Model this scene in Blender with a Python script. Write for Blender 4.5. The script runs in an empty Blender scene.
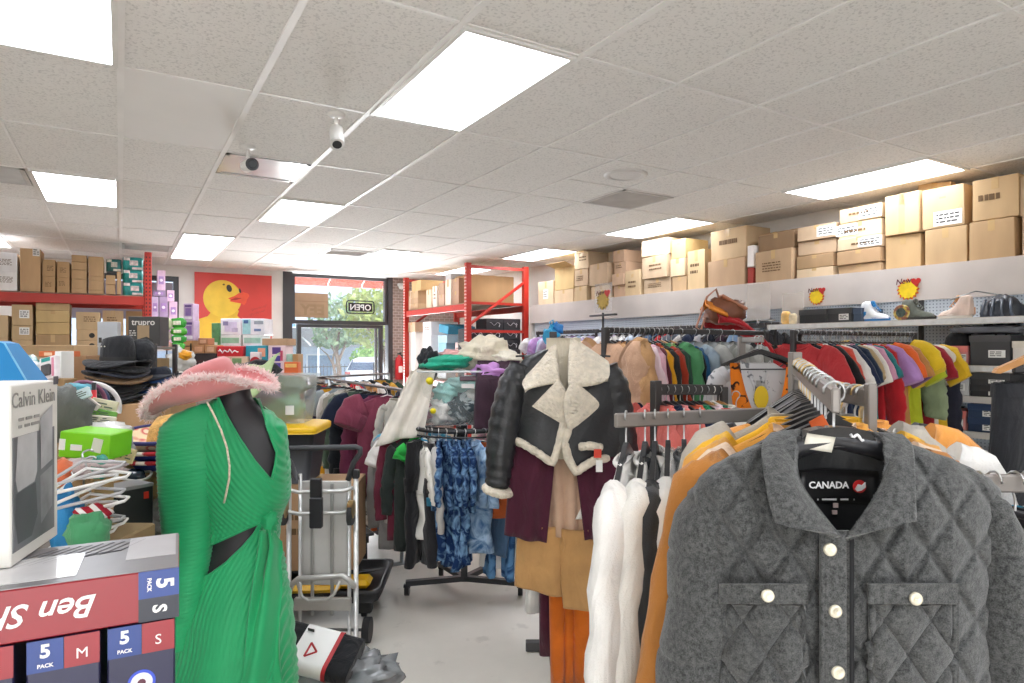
import bpy, math, random
from mathutils import Vector, Matrix
from math import sin, cos, pi, radians, sqrt, atan2, exp

scene = bpy.context.scene
COL = scene.collection

# ------------------------------------------------------------------ camera
TH = radians(30.9)                 # heading to the right of +Y
CH = 1.69                          # eye height
FPX, CX, HY = 654.0, 512.0, 348.0  # focal length in pixels, centre column, horizon row (1024 x 683)
cam_data = bpy.data.cameras.new('camera')
cam = bpy.data.objects.new('camera', cam_data)
COL.objects.link(cam)
cam.location = (0, 0, CH)
cam.rotation_euler = (pi / 2, 0, -TH)
cam_data.sensor_width = 36.0
cam_data.lens = 36.0 * FPX / 1024.0
cam_data.shift_y = (HY - 341.5) / 1024.0
cam_data.clip_start = 0.05
cam_data.clip_end = 200
scene.camera = cam

# ------------------------------------------------------------------ view
vs = scene.view_settings
scene.display_settings.display_device = 'sRGB'
vs.view_transform = 'Standard'
vs.look = 'None'
vs.gamma = 1.0
vs.use_curve_mapping = False
vs.exposure = 1.0
scene.cycles.max_bounces = 8
scene.cycles.diffuse_bounces = 5
scene.cycles.transparent_max_bounces = 12
scene.cycles.caustics_reflective = False
scene.cycles.caustics_refractive = False

# ------------------------------------------------------------------ sky and sun
PANEL_STRENGTH = 6.2
world = bpy.data.worlds.new('sky')
scene.world = world
world.use_nodes = True
wn = world.node_tree.nodes
wl = world.node_tree.links
wn.clear()
wo = wn.new('ShaderNodeOutputWorld')
wb = wn.new('ShaderNodeBackground')
ws = wn.new('ShaderNodeTexSky')
try:
 ws.sky_type = 'NISHITA'
 ws.sun_disc = False
 ws.sun_elevation = radians(52)
 ws.sun_rotation = radians(200)
except Exception:
 pass
wb.inputs['Strength'].default_value = 0.2
wl.new(ws.outputs[0], wb.inputs['Color'])
wl.new(wb.outputs[0], wo.inputs['Surface'])
sun_d = bpy.data.lights.new('sun', 'SUN')
sun_d.energy = 1.9
sun_d.angle = radians(1.0)
sun_d.color = (1.0, 0.95, 0.86)
sun = bpy.data.objects.new('sun', sun_d)
COL.objects.link(sun)
sun.rotation_euler = (radians(48), 0, radians(18))   # shines from behind the shop onto the far side of the street
sun.location = (2, 14, 12)
def area_light(name, loc, target, sx, sy, power, col=(1, 1, 1)):
 d = bpy.data.lights.new(name, 'AREA')
 d.shape = 'RECTANGLE'; d.size = sx; d.size_y = sy; d.energy = power; d.color = col
 o = bpy.data.objects.new(name, d)
 COL.objects.link(o)
 o.location = loc
 o.rotation_euler = (Vector(target) - Vector(loc)).to_track_quat('-Z', 'Y').to_euler()
# added lamps: stand-in for daylight off the pavement, and unseen fill behind the camera
area_light('pavement_fill_light', (3.7, 13.3, .15), (2.9, 6.0, 3.0), 3.4, 1.6, 720, (.96, .98, 1))
area_light('rear_fill_light', (-1.1, -2.7, .6), (-.5, 2.2, 4.2), 2.6, 1.6, 44, (.96, .98, 1))

# ------------------------------------------------------------------ coordinate helpers
RV = Vector((cos(TH), -sin(TH), 0))
FV = Vector((sin(TH), cos(TH), 0))

def rf(r, f, z=0.0):
 """point r metres to the right of and f metres ahead of the eye, z above the floor"""
 v = RV * r + FV * f
 return Vector((v.x, v.y, z))

def at(px, py, d):
 """the point seen at that picture column and row, d metres ahead"""
 return rf((px - CX) / FPX * d, d, CH - (py - HY) / FPX * d)

def x_on_y(px, Y):
 u = (px - CX) / FPX
 return Y * (u * cos(TH) + sin(TH)) / (cos(TH) - u * sin(TH))

def y_on_x(px, X):
 u = (px - CX) / FPX
 return X * (cos(TH) - u * sin(TH)) / (sin(TH) + u * cos(TH))

def z_at(py, X, Y):
 d = X * sin(TH) + Y * cos(TH)
 return CH - (py - HY) / FPX * d

# ------------------------------------------------------------------ mesh builder
class MB:
 def __init__(self):
  self.v, self.f, self.m, self.s = [], [], [], []
  self.cur = 0
  self.x = Matrix.Identity(4)
  self.smooth = False

 def add(self, verts, faces, smooth=None):
  b = len(self.v)
  x = self.x
  self.v.extend([x @ Vector(p) for p in verts])
  sm = self.smooth if smooth is None else smooth
  for f in faces:
   self.f.append([b + i for i in f])
   self.m.append(self.cur)
   self.s.append(sm)

 def box(self, c, s, bev=0.0, rz=0.0, rx=0.0, ry=0.0):
  hx, hy, hz = s[0] / 2, s[1] / 2, s[2] / 2
  R = Matrix.Translation(c) @ Matrix.Rotation(rz, 4, 'Z') @ Matrix.Rotation(ry, 4, 'Y') @ Matrix.Rotation(rx, 4, 'X')
  if bev <= 0:
   vs_ = [R @ Vector((sx * hx, sy * hy, sz * hz)) for sx in (-1, 1) for sy in (-1, 1) for sz in (-1, 1)]
   fs = [(0, 1, 3, 2), (4, 6, 7, 5), (0, 4, 5, 1), (2, 3, 7, 6), (0, 2, 6, 4), (1, 5, 7, 3)]
   self.add(vs_, fs, False)
   return
  b = min(bev, hx * .9, hy * .9, hz * .9)
  vs_, idx = [], {}
  for sx in (-1, 1):
   for sy in (-1, 1):
    for sz in (-1, 1):
     idx[sx, sy, sz] = len(vs_)
     vs_ += [R @ Vector((sx * hx, sy * (hy - b), sz * (hz - b))), R @ Vector((sx * (hx - b), sy * hy, sz * (hz - b))), R @ Vector((sx * (hx - b), sy * (hy - b), sz * hz))]
  fs = []
  q = [(-1, -1), (1, -1), (1, 1), (-1, 1)]
  for s_ in (-1, 1):
   fs.append([idx[s_, a, c_] for a, c_ in q])
   fs.append([idx[a, s_, c_] + 1 for a, c_ in q])
   fs.append([idx[a, c_, s_] + 2 for a, c_ in q])
  for a in (-1, 1):
   for c_ in (-1, 1):
    fs.append([idx[a, c_, -1], idx[a, c_, 1], idx[a, c_, 1] + 1, idx[a, c_, -1] + 1])
    fs.append([idx[a, -1, c_], idx[a, 1, c_], idx[a, 1, c_] + 2, idx[a, -1, c_] + 2])
    fs.append([idx[-1, a, c_] + 1, idx[1, a, c_] + 1, idx[1, a, c_] + 2, idx[-1, a, c_] + 2])
  for k in idx.values():
   fs.append([k, k + 1, k + 2])
  self.add(vs_, fs, False)

 def tube(self, pts, r, seg=8, closed=False, flat=1.0, smooth=True):
  pts = [Vector(p) for p in pts]
  n = len(pts)
  rs = r if isinstance(r, (list, tuple)) else [r] * n
  rings = []
  up = Vector((0, 0, 1))
  prev = None
  for i in range(n):
   if closed:
    t = pts[(i + 1) % n] - pts[i - 1]
   else:
    t = pts[min(i + 1, n - 1)] - pts[max(i - 1, 0)]
   if t.length < 1e-9:
    t = Vector((0, 0, 1))
   t.normalize()
   if prev is None:
    a = t.cross(up)
    if a.length < 1e-3:
     a = t.cross(Vector((0, 1, 0)))
   else:
    a = prev - t * prev.dot(t)
    if a.length < 1e-4:
     a = t.cross(up)
   a.normalize()
   prev = a
   b = t.cross(a)
   rings.append([pts[i] + (a * cos(2 * pi * k / seg) + b * sin(2 * pi * k / seg) * flat) * rs[i] for k in range(seg)])
  self.loft(rings, not closed, not closed, loop=closed, smooth=smooth)

 def cyl(self, p0, p1, r, r1=None, seg=12):
  self.tube([p0, p1], [r, r if r1 is None else r1], seg)

 def loft(self, rings, cap0=True, cap1=True, loop=False, smooth=True, skip=None):
  n, k = len(rings), len(rings[0])
  vs_ = [p for ring in rings for p in ring]
  fs = []
  for i in range(n if loop else n - 1):
   j = (i + 1) % n
   for a in range(k):
    if skip and skip(i, a):
     continue
    b = (a + 1) % k
    fs.append([i * k + a, i * k + b, j * k + b, j * k + a])
  b0 = len(self.v)
  self.add(vs_, fs, smooth)
  if not loop:
   for flag, i in ((cap0, 0), (cap1, n - 1)):
    if flag:
     self.f.append([b0 + i * k + a for a in range(k)])
     self.m.append(self.cur)
     self.s.append(False)

 def lathe(self, prof, c=(0, 0, 0), seg=24, sx=1.0, sy=1.0, smooth=True, cap0=True, cap1=True):
  rings = [[Vector((c[0] + r * cos(2 * pi * k / seg) * sx, c[1] + r * sin(2 * pi * k / seg) * sy, c[2] + z)) for k in range(seg)] for r, z in prof]
  self.loft(rings, cap0, cap1, smooth=smooth)

 def grid(self, fn, nu, nv, thick=0.0, smooth=True, keep=None):
  """sheet fn(u, v), u and v from 0 to 1; thick gives it a back face and rims"""
  P = [[Vector(fn(i / nu, j / nv)) for i in range(nu + 1)] for j in range(nv + 1)]
  vs_ = [p for row in P for p in row]
  w = nu + 1
  fs = [[j * w + i, j * w + i + 1, (j + 1) * w + i + 1, (j + 1) * w + i] for j in range(nv) for i in range(nu) if keep is None or keep((i + .5) / nu, (j + .5) / nv)]
  if thick > 0 and keep is None:
   N = []
   for j in range(nv + 1):
    for i in range(nu + 1):
     a = P[j][min(i + 1, nu)] - P[j][max(i - 1, 0)]
     b = P[min(j + 1, nv)][i] - P[max(j - 1, 0)][i]
     n_ = a.cross(b)
     if n_.length < 1e-12:
      n_ = Vector((0, 1, 0))
     N.append(n_.normalized())
   o = len(vs_)
   vs_ = vs_ + [p - n_ * thick for p, n_ in zip(vs_, N)]
   fs2 = [[q + o for q in reversed(f)] for f in fs]
   rim = [j * w for j in range(nv + 1)], [j * w + nu for j in range(nv + 1)], list(range(w)), [nv * w + i for i in range(w)]
   for r_ in rim:
    for a, b in zip(r_, r_[1:]):
     fs2.append([a, b, b + o, a + o])
   fs = fs + fs2
  self.add(vs_, fs, smooth)

 def prism(self, poly, y0, y1, smooth=False):
  """polygon of (x, z) pairs extruded from y0 to y1"""
  n = len(poly)
  vs_ = [(x, y0, z) for x, z in poly] + [(x, y1, z) for x, z in poly]
  fs = [list(range(n)), list(range(2 * n - 1, n - 1, -1))] + [[i, (i + 1) % n, n + (i + 1) % n, n + i] for i in range(n)]
  self.add(vs_, fs, smooth)

 def blob(self, c, s, seed=0, amp=.15, nu=20, nv=12, freq=2.5, pw=1.0):
  """lumpy closed form of cloth or film"""
  rng = random.Random(seed)
  ph = [rng.uniform(0, 6.28) for _ in range(9)]
  rings = []
  for j in range(nv + 1):
   t = -pi / 2 + pi * j / nv
   ring = []
   for i in range(nu):
    a = 2 * pi * i / nu
    d = Vector((cos(t) * cos(a), cos(t) * sin(a), sin(t)))
    k = 1 + amp * (sin(freq * 2 * d.x + ph[0]) * sin(freq * 1.7 * d.y + ph[1]) + .7 * sin(freq * 3.3 * d.z + ph[2] + d.x * 3) + .5 * sin(freq * 4.1 * (d.x - d.y) + ph[3]) + .4 * sin(freq * 6 * (d.y + d.z) + ph[4]))
    sg = lambda q: math.copysign(abs(q) ** pw, q)
    ring.append(Vector((c[0] + sg(d.x) * s[0] * k, c[1] + sg(d.y) * s[1] * k, c[2] + sg(d.z) * s[2] * k)))
   rings.append(ring)
  self.loft(rings, True, True)

 def build(self, name, mats, parent=None, loc=None, rz=0.0, rot=None):
  if not isinstance(mats, (list, tuple)):
   mats = [mats]
  me = bpy.data.meshes.new(name)
  me.from_pydata([tuple(p) for p in self.v], [], self.f)
  for m_ in mats:
   me.materials.append(m_)
  me.polygons.foreach_set('material_index', self.m)
  me.polygons.foreach_set('use_smooth', self.s)
  me.update()
  o = bpy.data.objects.new(name, me)
  COL.objects.link(o)
  if parent is not None:
   o.parent = parent
  if loc is not None:
   o.location = loc
  if rot is not None:
   o.rotation_euler = rot
  elif rz:
   o.rotation_euler = (0, 0, rz)
  return o

def tag(o, label, cat, group=None, kind=None):
 o['label'] = label
 o['category'] = cat
 if group:
  o['group'] = group
 if kind:
  o['kind'] = kind
 return o

def structure(o, label=None):
 o['kind'] = 'structure'
 if label:
  o['label'] = label
 return o

def thing(name, label, cat, loc=(0, 0, 0), rz=0.0, group=None):
 o = bpy.data.objects.new(name, None)
 o.empty_display_size = .05
 COL.objects.link(o)
 o.location = loc
 o.rotation_euler = (0, 0, rz)
 return tag(o, label, cat, group)

def instance(name, mesh, parent=None, loc=(0, 0, 0), rot=(0, 0, 0), scale=None):
 o = bpy.data.objects.new(name, mesh)
 COL.objects.link(o)
 o.parent = parent
 o.location = loc
 o.rotation_euler = rot
 if scale:
  o.scale = scale
 return o

def text(name, body, size, m, parent, loc, rot=(pi / 2, 0, 0), align='CENTER', extrude=.0004, shear=0.0, spacing=1.0, bold=0.0):
 c = bpy.data.curves.new(name, 'FONT')
 c.body = body
 c.size = size
 c.align_x = align
 c.align_y = 'CENTER'
 c.extrude = extrude
 c.shear = shear
 c.space_character = spacing
 c.offset = bold
 c.resolution_u = 3
 c.materials.append(m)
 tmp = bpy.data.objects.new(name, c)
 COL.objects.link(tmp)
 me = bpy.data.meshes.new_from_object(tmp.evaluated_get(bpy.context.evaluated_depsgraph_get()))
 bpy.data.objects.remove(tmp)
 bpy.data.curves.remove(c)
 return instance(name, me, parent, loc, rot)

# ------------------------------------------------------------------ materials
def lin(h):
 h = h.lstrip('#')
 out = []
 for i in (0, 2, 4):
  c = int(h[i:i + 2], 16) / 255
  out.append(c / 12.92 if c <= .04045 else ((c + .055) / 1.055) ** 2.4)
 return (*out, 1)

_mats = {}

def _new(name):
 m = bpy.data.materials.new(name)
 m.use_nodes = True
 nt = m.node_tree
 p = nt.nodes['Principled BSDF']
 return m, nt, p

def mat(h, rough=.6, metal=0.0, var=.06, vscale=6.0, bump=0.0, bscale=200.0, spec=.5, alpha=1.0, trans=0.0, coat=0.0, stretch=(1, 1, 1), sheen=0.0, wr=0.0):
 key = (wr, h, rough, metal, var, vscale, bump, bscale, spec, alpha, trans, coat, stretch, sheen)
 if key in _mats:
  return _mats[key]
 m, nt, p = _new('surface_' + h.strip('#'))
 c = lin(h)
 p.inputs['Roughness'].default_value = rough
 p.inputs['Metallic'].default_value = metal
 p.inputs['Specular IOR Level'].default_value = spec
 p.inputs['Alpha'].default_value = alpha
 p.inputs['Transmission Weight'].default_value = trans
 p.inputs['Coat Weight'].default_value = coat
 p.inputs['Sheen Weight'].default_value = sheen
 p.inputs['Base Color'].default_value = c
 N, L = nt.nodes, nt.links
 if var > 0 or bump > 0:
  tc = N.new('ShaderNodeTexCoord')
  mp = N.new('ShaderNodeMapping')
  mp.inputs['Scale'].default_value = stretch
  L.new(tc.outputs['Object'], mp.inputs['Vector'])
 if var > 0:
  t = N.new('ShaderNodeTexNoise')
  t.inputs['Scale'].default_value = vscale
  t.inputs['Detail'].default_value = 4
  L.new(mp.outputs[0], t.inputs['Vector'])
  r = N.new('ShaderNodeValToRGB')
  r.color_ramp.elements[0].position = .3
  r.color_ramp.elements[1].position = .7
  r.color_ramp.elements[0].color = (*[max(0, q * (1 - var * 1.6)) for q in c[:3]], 1)
  r.color_ramp.elements[1].color = (*[min(1, q * (1 + var)) for q in c[:3]], 1)
  L.new(t.outputs['Fac'], r.inputs[0])
  L.new(r.outputs[0], p.inputs['Base Color'])
 if bump > 0:
  t2 = N.new('ShaderNodeTexNoise')
  t2.inputs['Scale'].default_value = bscale
  t2.inputs['Detail'].default_value = 3
  L.new(mp.outputs[0], t2.inputs['Vector'])
  b = N.new('ShaderNodeBump')
  b.inputs['Strength'].default_value = bump
  b.inputs['Distance'].default_value = .01
  L.new(t2.outputs['Fac'], b.inputs['Height'])
  L.new(b.outputs[0], p.inputs['Normal'])
  if wr > 0:
   t3 = N.new('ShaderNodeTexNoise')
   t3.inputs['Scale'].default_value = 11
   t3.inputs['Detail'].default_value = 3
   t3.inputs['Distortion'].default_value = 1.2
   mp2 = N.new('ShaderNodeMapping')
   mp2.inputs['Scale'].default_value = (1, 1, .45)
   L.new(tc.outputs['Object'], mp2.inputs['Vector'])
   L.new(mp2.outputs[0], t3.inputs['Vector'])
   b2 = N.new('ShaderNodeBump')
   b2.inputs['Strength'].default_value = wr
   b2.inputs['Distance'].default_value = .03
   L.new(t3.outputs['Fac'], b2.inputs['Height'])
   L.new(b2.outputs[0], b.inputs['Normal'])
 _mats[key] = m
 return m

def cloth(h, var=.1, rough=.9, bump=.25, bscale=350.0, vscale=9.0):
 return mat(h, rough, 0, var, vscale, bump, bscale, .25, sheen=.15, wr=.6)

def card(h='#c09a68'):
 r, g, b = (int(h[i:i + 2], 16) for i in (1, 3, 5))
 m = (r + g + b) / 3
 h = '#%02x%02x%02x' % tuple(min(255, int((m + (q - m) * .70) * 1.05)) for q in (r, g, b))
 return mat(h, .85, 0, .08, 5.0, .08, 60.0, .2, stretch=(1, 1, .35))

def metal(h='#b9bbbd', rough=.3):
 return mat(h, rough, 1.0, .05, 8.0)

def plastic(h, rough=.35, var=.03):
 return mat(h, rough, 0, var, 10.0)

def paint(h, rough=.5, var=.05):
 return mat(h, rough, 0, var, 3.0, .03, 120.0)

def film(h='#dfe6ea', alpha=.35, rough=.12, bump=.5, bscale=14.0):
 return mat(h, rough, 0, .05, 12.0, bump, bscale, .8, alpha)

def emit(h, strength):
 key = ('emit', h, strength)
 if key in _mats:
  return _mats[key]
 m, nt, p = _new('lamp_' + h.strip('#'))
 p.inputs['Base Color'].default_value = lin(h)
 p.inputs['Emission Color'].default_value = lin(h)
 p.inputs['Emission Strength'].default_value = strength
 _mats[key] = m
 return m

def pattern(h0, h1, scale=14.0, kind='noise', thr=.5, soft=.08, rough=.9, h2=None, distortion=0.0, stretch=(1, 1, 1)):
 """printed or dyed cloth: two or three colours"""
 key = ('pat', h0, h1, scale, kind, thr, soft, rough, h2, distortion, stretch)
 if key in _mats:
  return _mats[key]
 m, nt, p = _new('print_' + h0.strip('#') + '_' + h1.strip('#'))
 N, L = nt.nodes, nt.links
 p.inputs['Roughness'].default_value = rough
 p.inputs['Specular IOR Level'].default_value = .25
 tc = N.new('ShaderNodeTexCoord')
 mp = N.new('ShaderNodeMapping')
 mp.inputs['Scale'].default_value = stretch
 L.new(tc.outputs['Object'], mp.inputs['Vector'])
 if kind == 'noise':
  t = N.new('ShaderNodeTexNoise')
  t.inputs['Scale'].default_value = scale
  t.inputs['Detail'].default_value = 3
  t.inputs['Distortion'].default_value = distortion
  fac = t.outputs['Fac']
 elif kind == 'cells':
  t = N.new('ShaderNodeTexVoronoi')
  t.inputs['Scale'].default_value = scale
  fac = t.outputs['Distance']
 else:
  t = N.new('ShaderNodeTexWave')
  t.inputs['Scale'].default_value = scale
  t.inputs['Distortion'].default_value = distortion
  t.bands_direction = {'wavex': 'X', 'wavey': 'Y', 'wavez': 'Z', 'waved': 'DIAGONAL'}[kind]
  fac = t.outputs['Fac']
 L.new(mp.outputs[0], t.inputs['Vector'])
 r = N.new('ShaderNodeValToRGB')
 e = r.color_ramp.elements
 e[0].position, e[0].color = max(0, thr - soft), lin(h0)
 e[1].position, e[1].color = min(1, thr + soft), lin(h1)
 if h2:
  x = e.new(min(.99, thr + soft + .12))
  x.color = lin(h2)
 L.new(fac, r.inputs[0])
 L.new(r.outputs[0], p.inputs['Base Color'])
 _mats[key] = m
 return m
# ================================================================== THE SETTING
CZ = 3.045
WX0, WX1, WY0, WY1 = -2.6, 5.95, -3.2, 12.0

def ceiling_tile_mat(base='#f0eeea', speck=.8):
 m, nt, p = _new('ceiling_tile_' + base.strip('#'))
 N, L = nt.nodes, nt.links
 p.inputs['Roughness'].default_value = .95
 p.inputs['Specular IOR Level'].default_value = .1
 tc = N.new('ShaderNodeTexCoord')
 t = N.new('ShaderNodeTexNoise'); t.inputs['Scale'].default_value = 75; t.inputs['Detail'].default_value = 2
 t3 = N.new('ShaderNodeTexNoise'); t3.inputs['Scale'].default_value = 1.1; t3.inputs['Detail'].default_value = 2
 r = N.new('ShaderNodeValToRGB')
 e = r.color_ramp.elements
 c = lin(base)
 e[0].position, e[0].color = .33, (*[q * speck for q in c[:3]], 1)
 e[1].position, e[1].color = .47, c
 x = N.new('ShaderNodeMixRGB'); x.blend_type = 'MULTIPLY'; x.inputs[0].default_value = .06
 L.new(tc.outputs['Object'], t.inputs['Vector']); L.new(tc.outputs['Object'], t3.inputs['Vector'])
 L.new(t.outputs['Fac'], r.inputs[0]); L.new(r.outputs[0], x.inputs[1]); L.new(t3.outputs['Fac'], x.inputs[2])
 L.new(x.outputs[0], p.inputs['Base Color'])
 b = N.new('ShaderNodeBump'); b.inputs['Strength'].default_value = .4; b.inputs['Distance'].default_value = .01
 L.new(t.outputs['Fac'], b.inputs['Height']); L.new(b.outputs[0], p.inputs['Normal'])
 return m

TILE = ceiling_tile_mat()
SMOOTH_TILE = mat('#eeece9', .8, var=.02, vscale=2)
GRID = paint('#f1efec', .5)
WALLP = paint('#e6e2dc', .7)
DARKFRAME = paint('#3b3a3c', .45)

def concrete():
 m, nt, p = _new('polished_concrete')
 N, L = nt.nodes, nt.links
 tc = N.new('ShaderNodeTexCoord')
 t = N.new('ShaderNodeTexNoise'); t.inputs['Scale'].default_value = .9; t.inputs['Detail'].default_value = 8; t.inputs['Roughness'].default_value = .65
 r = N.new('ShaderNodeValToRGB')
 e = r.color_ramp.elements
 e[0].position, e[0].color = .3, lin('#c8c3b9')
 e[1].position, e[1].color = .72, lin('#dcd7cd')
 t2 = N.new('ShaderNodeTexNoise'); t2.inputs['Scale'].default_value = 7; t2.inputs['Detail'].default_value = 6
 r2 = N.new('ShaderNodeValToRGB')
 r2.color_ramp.elements[0].position, r2.color_ramp.elements[0].color = .28, (.7, .69, .68, 1)
 r2.color_ramp.elements[1].position, r2.color_ramp.elements[1].color = .36, (1, 1, 1, 1)
 x = N.new('ShaderNodeMixRGB'); x.blend_type = 'MULTIPLY'; x.inputs[0].default_value = .6
 for q in (t, t2): L.new(tc.outputs['Object'], q.inputs['Vector'])
 L.new(t.outputs['Fac'], r.inputs[0]); L.new(t2.outputs['Fac'], r2.inputs[0])
 L.new(r.outputs[0], x.inputs[1]); L.new(r2.outputs[0], x.inputs[2]); L.new(x.outputs[0], p.inputs['Base Color'])
 p.inputs['Roughness'].default_value = .38
 return m

def brick_mat():
 m, nt, p = _new('painted_brick')
 N, L = nt.nodes, nt.links
 tc = N.new('ShaderNodeTexCoord')
 mp = N.new('ShaderNodeMapping'); mp.inputs['Rotation'].default_value = (pi / 2, 0, 0)
 t = N.new('ShaderNodeTexBrick'); t.inputs['Scale'].default_value = 4.6
 t.inputs['Color1'].default_value = lin('#a08f86'); t.inputs['Color2'].default_value = lin('#8d7d76'); t.inputs['Mortar'].default_value = lin('#b9aea6')
 t.inputs['Mortar Size'].default_value = .025
 L.new(tc.outputs['Object'], mp.inputs['Vector']); L.new(mp.outputs[0], t.inputs['Vector'])
 L.new(t.outputs['Color'], p.inputs['Base Color'])
 p.inputs['Roughness'].default_value = .85
 return m

def pegboard_mat():
 m, nt, p = _new('pegboard')
 N, L = nt.nodes, nt.links
 tc = N.new('ShaderNodeTexCoord')
 sep = N.new('ShaderNodeSeparateXYZ')
 L.new(tc.outputs['Object'], sep.inputs[0])
 outs = []
 for ax in ('Y', 'Z'):
  a = N.new('ShaderNodeMath'); a.operation = 'MULTIPLY'; a.inputs[1].default_value = 2 * pi / .0254
  s = N.new('ShaderNodeMath'); s.operation = 'COSINE'
  L.new(sep.outputs[ax], a.inputs[0]); L.new(a.outputs[0], s.inputs[0]); outs.append(s)
 ad = N.new('ShaderNodeMath'); ad.operation = 'ADD'
 L.new(outs[0].outputs[0], ad.inputs[0]); L.new(outs[1].outputs[0], ad.inputs[1])
 r = N.new('ShaderNodeValToRGB')
 r.color_ramp.elements[0].position, r.color_ramp.elements[0].color = .60, lin('#e6f0fa')
 r.color_ramp.elements[1].position, r.color_ramp.elements[1].color = .68, lin('#93a5b8')
 q = N.new('ShaderNodeMath'); q.operation = 'MULTIPLY'; q.inputs[1].default_value = .5
 L.new(ad.outputs[0], q.inputs[0]); L.new(q.outputs[0], r.inputs[0]); L.new(r.outputs[0], p.inputs['Base Color'])
 p.inputs['Roughness'].default_value = .5
 return m

b = MB(); b.box(((WX0 + WX1) / 2, (WY0 + WY1) / 2, -.05), (WX1 - WX0 + .4, WY1 - WY0 + .4, .1))
structure(b.build('floor', concrete()))
b = MB(); b.box(((WX0 + WX1) / 2, (WY0 + WY1) / 2, CZ + .05), (WX1 - WX0 + .4, WY1 - WY0 + .4, .1))
ceil = structure(b.build('ceiling', TILE))
# ceiling grid tees and the smooth replacement tiles
b = MB()
TX, TY = .61, 1.22
for k in range(-4, 10):
 w = .032 if k in (0, 1, 2, 3) else .014
 b.box((k * TX, (WY0 + WY1) / 2, CZ - .004), (w, WY1 - WY0, .008))
for k in range(-2, 10):
 b.box(((WX0 + WX1) / 2, k * TY, CZ - .003), (WX1 - WX0, .016, .006))
for (i, k) in ((1, 4.5), (6, 3.5), (5, 3.5), (4, 7.75), (0, 8.5), (-2, 5.5)):
 b.box(((i + .5) * TX, k * TY, CZ - .003), (TX, .016, .006))
structure(b.build('trim_1', GRID))
b = MB()
for (i, k) in ((0, 3), (0, 4), (-1, 3), (0, 6)):
 if (i, k) in ((0, 3),):
  b.box(((i + .5) * TX, (k + .5) * TY, CZ - .0015), (TX - .03, TY - .03, .003))
structure(b.build('ceiling_panel', SMOOTH_TILE))
b = MB(); b.box((WX0 - .1, (WY0 + WY1) / 2, CZ / 2), (.2, WY1 - WY0 + .4, CZ))
structure(b.build('wall_left', WALLP))
b = MB(); b.box((WX1 + .1, (WY0 + WY1) / 2, CZ / 2), (.2, WY1 - WY0 + .4, CZ))
structure(b.build('wall_right', WALLP))
b = MB(); b.box(((WX0 + WX1) / 2, WY0 - .1, CZ / 2), (WX1 - WX0, .2, CZ))
structure(b.build('wall_back', WALLP))

# front wall: side window, poster wall, storefront, brick end
FY = WY1 + .08
def wallseg(bb, x0, x1, z0, z1, t=.16):
 bb.box(((x0 + x1) / 2, FY, (z0 + z1) / 2), (x1 - x0, t, z1 - z0))
b = MB()
wallseg(b, WX0, -.9, 0, CZ); wallseg(b, -.9, .82, 0, .8); wallseg(b, -.9, .82, 2.86, CZ); wallseg(b, .82, 2.46, 0, CZ)
structure(b.build('wall_front', paint('#e4e0da', .7)))
b = MB(); wallseg(b, 4.5, WX1, 0, CZ)
structure(b.build('wall_front_brick', brick_mat()))
b = MB(); wallseg(b, 2.46, 2.62, 0, CZ, .2); wallseg(b, 4.41, 4.5, 0, CZ, .18)
structure(b.build('trim_2', DARKFRAME))
GLASS = mat('#eaf4f6', .03, 0, 0, alpha=.10, spec=.6)
b = MB()
for x in (-.86, .78):
 b.box((x, FY, 1.83), (.08, .12, 2.06))
for z in (.84, 2.82):
 b.box((-.04, FY, z), (1.56, .12, .08))
b.box((-.04, FY, 2.52), (1.56, .06, .06))
w1 = structure(b.build('window_1', DARKFRAME))
b = MB(); b.box((-.04, FY, 1.83), (1.6, .012, 1.95))
structure(b.build('window_pane', GLASS, w1))
b = MB(); b.box((-.04, FY - .07, 2.45), (1.54, .012, .6))
o = structure(b.build('window_blind', paint('#8f8690', .8), w1))

# storefront: transom window over a glazed double door
b = MB()
b.box((3.515, FY, 2.16), (1.79, .12, .07)); b.box((3.515, FY, 3.0), (1.79, .1, .06))
for x in (2.65, 4.38):
 b.box((x, FY, 2.58), (.05, .1, .8))
w2 = structure(b.build('window_2', DARKFRAME))
b = MB(); b.box((3.515, FY, 2.58), (1.7, .012, .8))
structure(b.build('window_pane', GLASS, w2))
b = MB()
for x in (2.75, 4.28):
 b.box((x, FY, 1.06), (.07, .1, 2.12))
b.box((3.515, FY, 2.09), (1.5, .09, .06)); b.box((3.515, FY, .12), (1.5, .09, .2))
b.box((4.2, FY + .03, 1.06), (.045, .05, 2.05))
d1 = structure(b.build('door_1', DARKFRAME))
b = MB(); b.box((3.515, FY, 1.1), (1.74, .012, 1.95))
structure(b.build('door_pane', GLASS, d1))
b = MB(); b.tube([(4.12, FY - .05, .85), (4.12, FY - .09, .9), (4.12, FY - .09, 1.35), (4.12, FY - .05, 1.4)], .012)
structure(b.build('door_handle', metal('#55565a'), d1))

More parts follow.
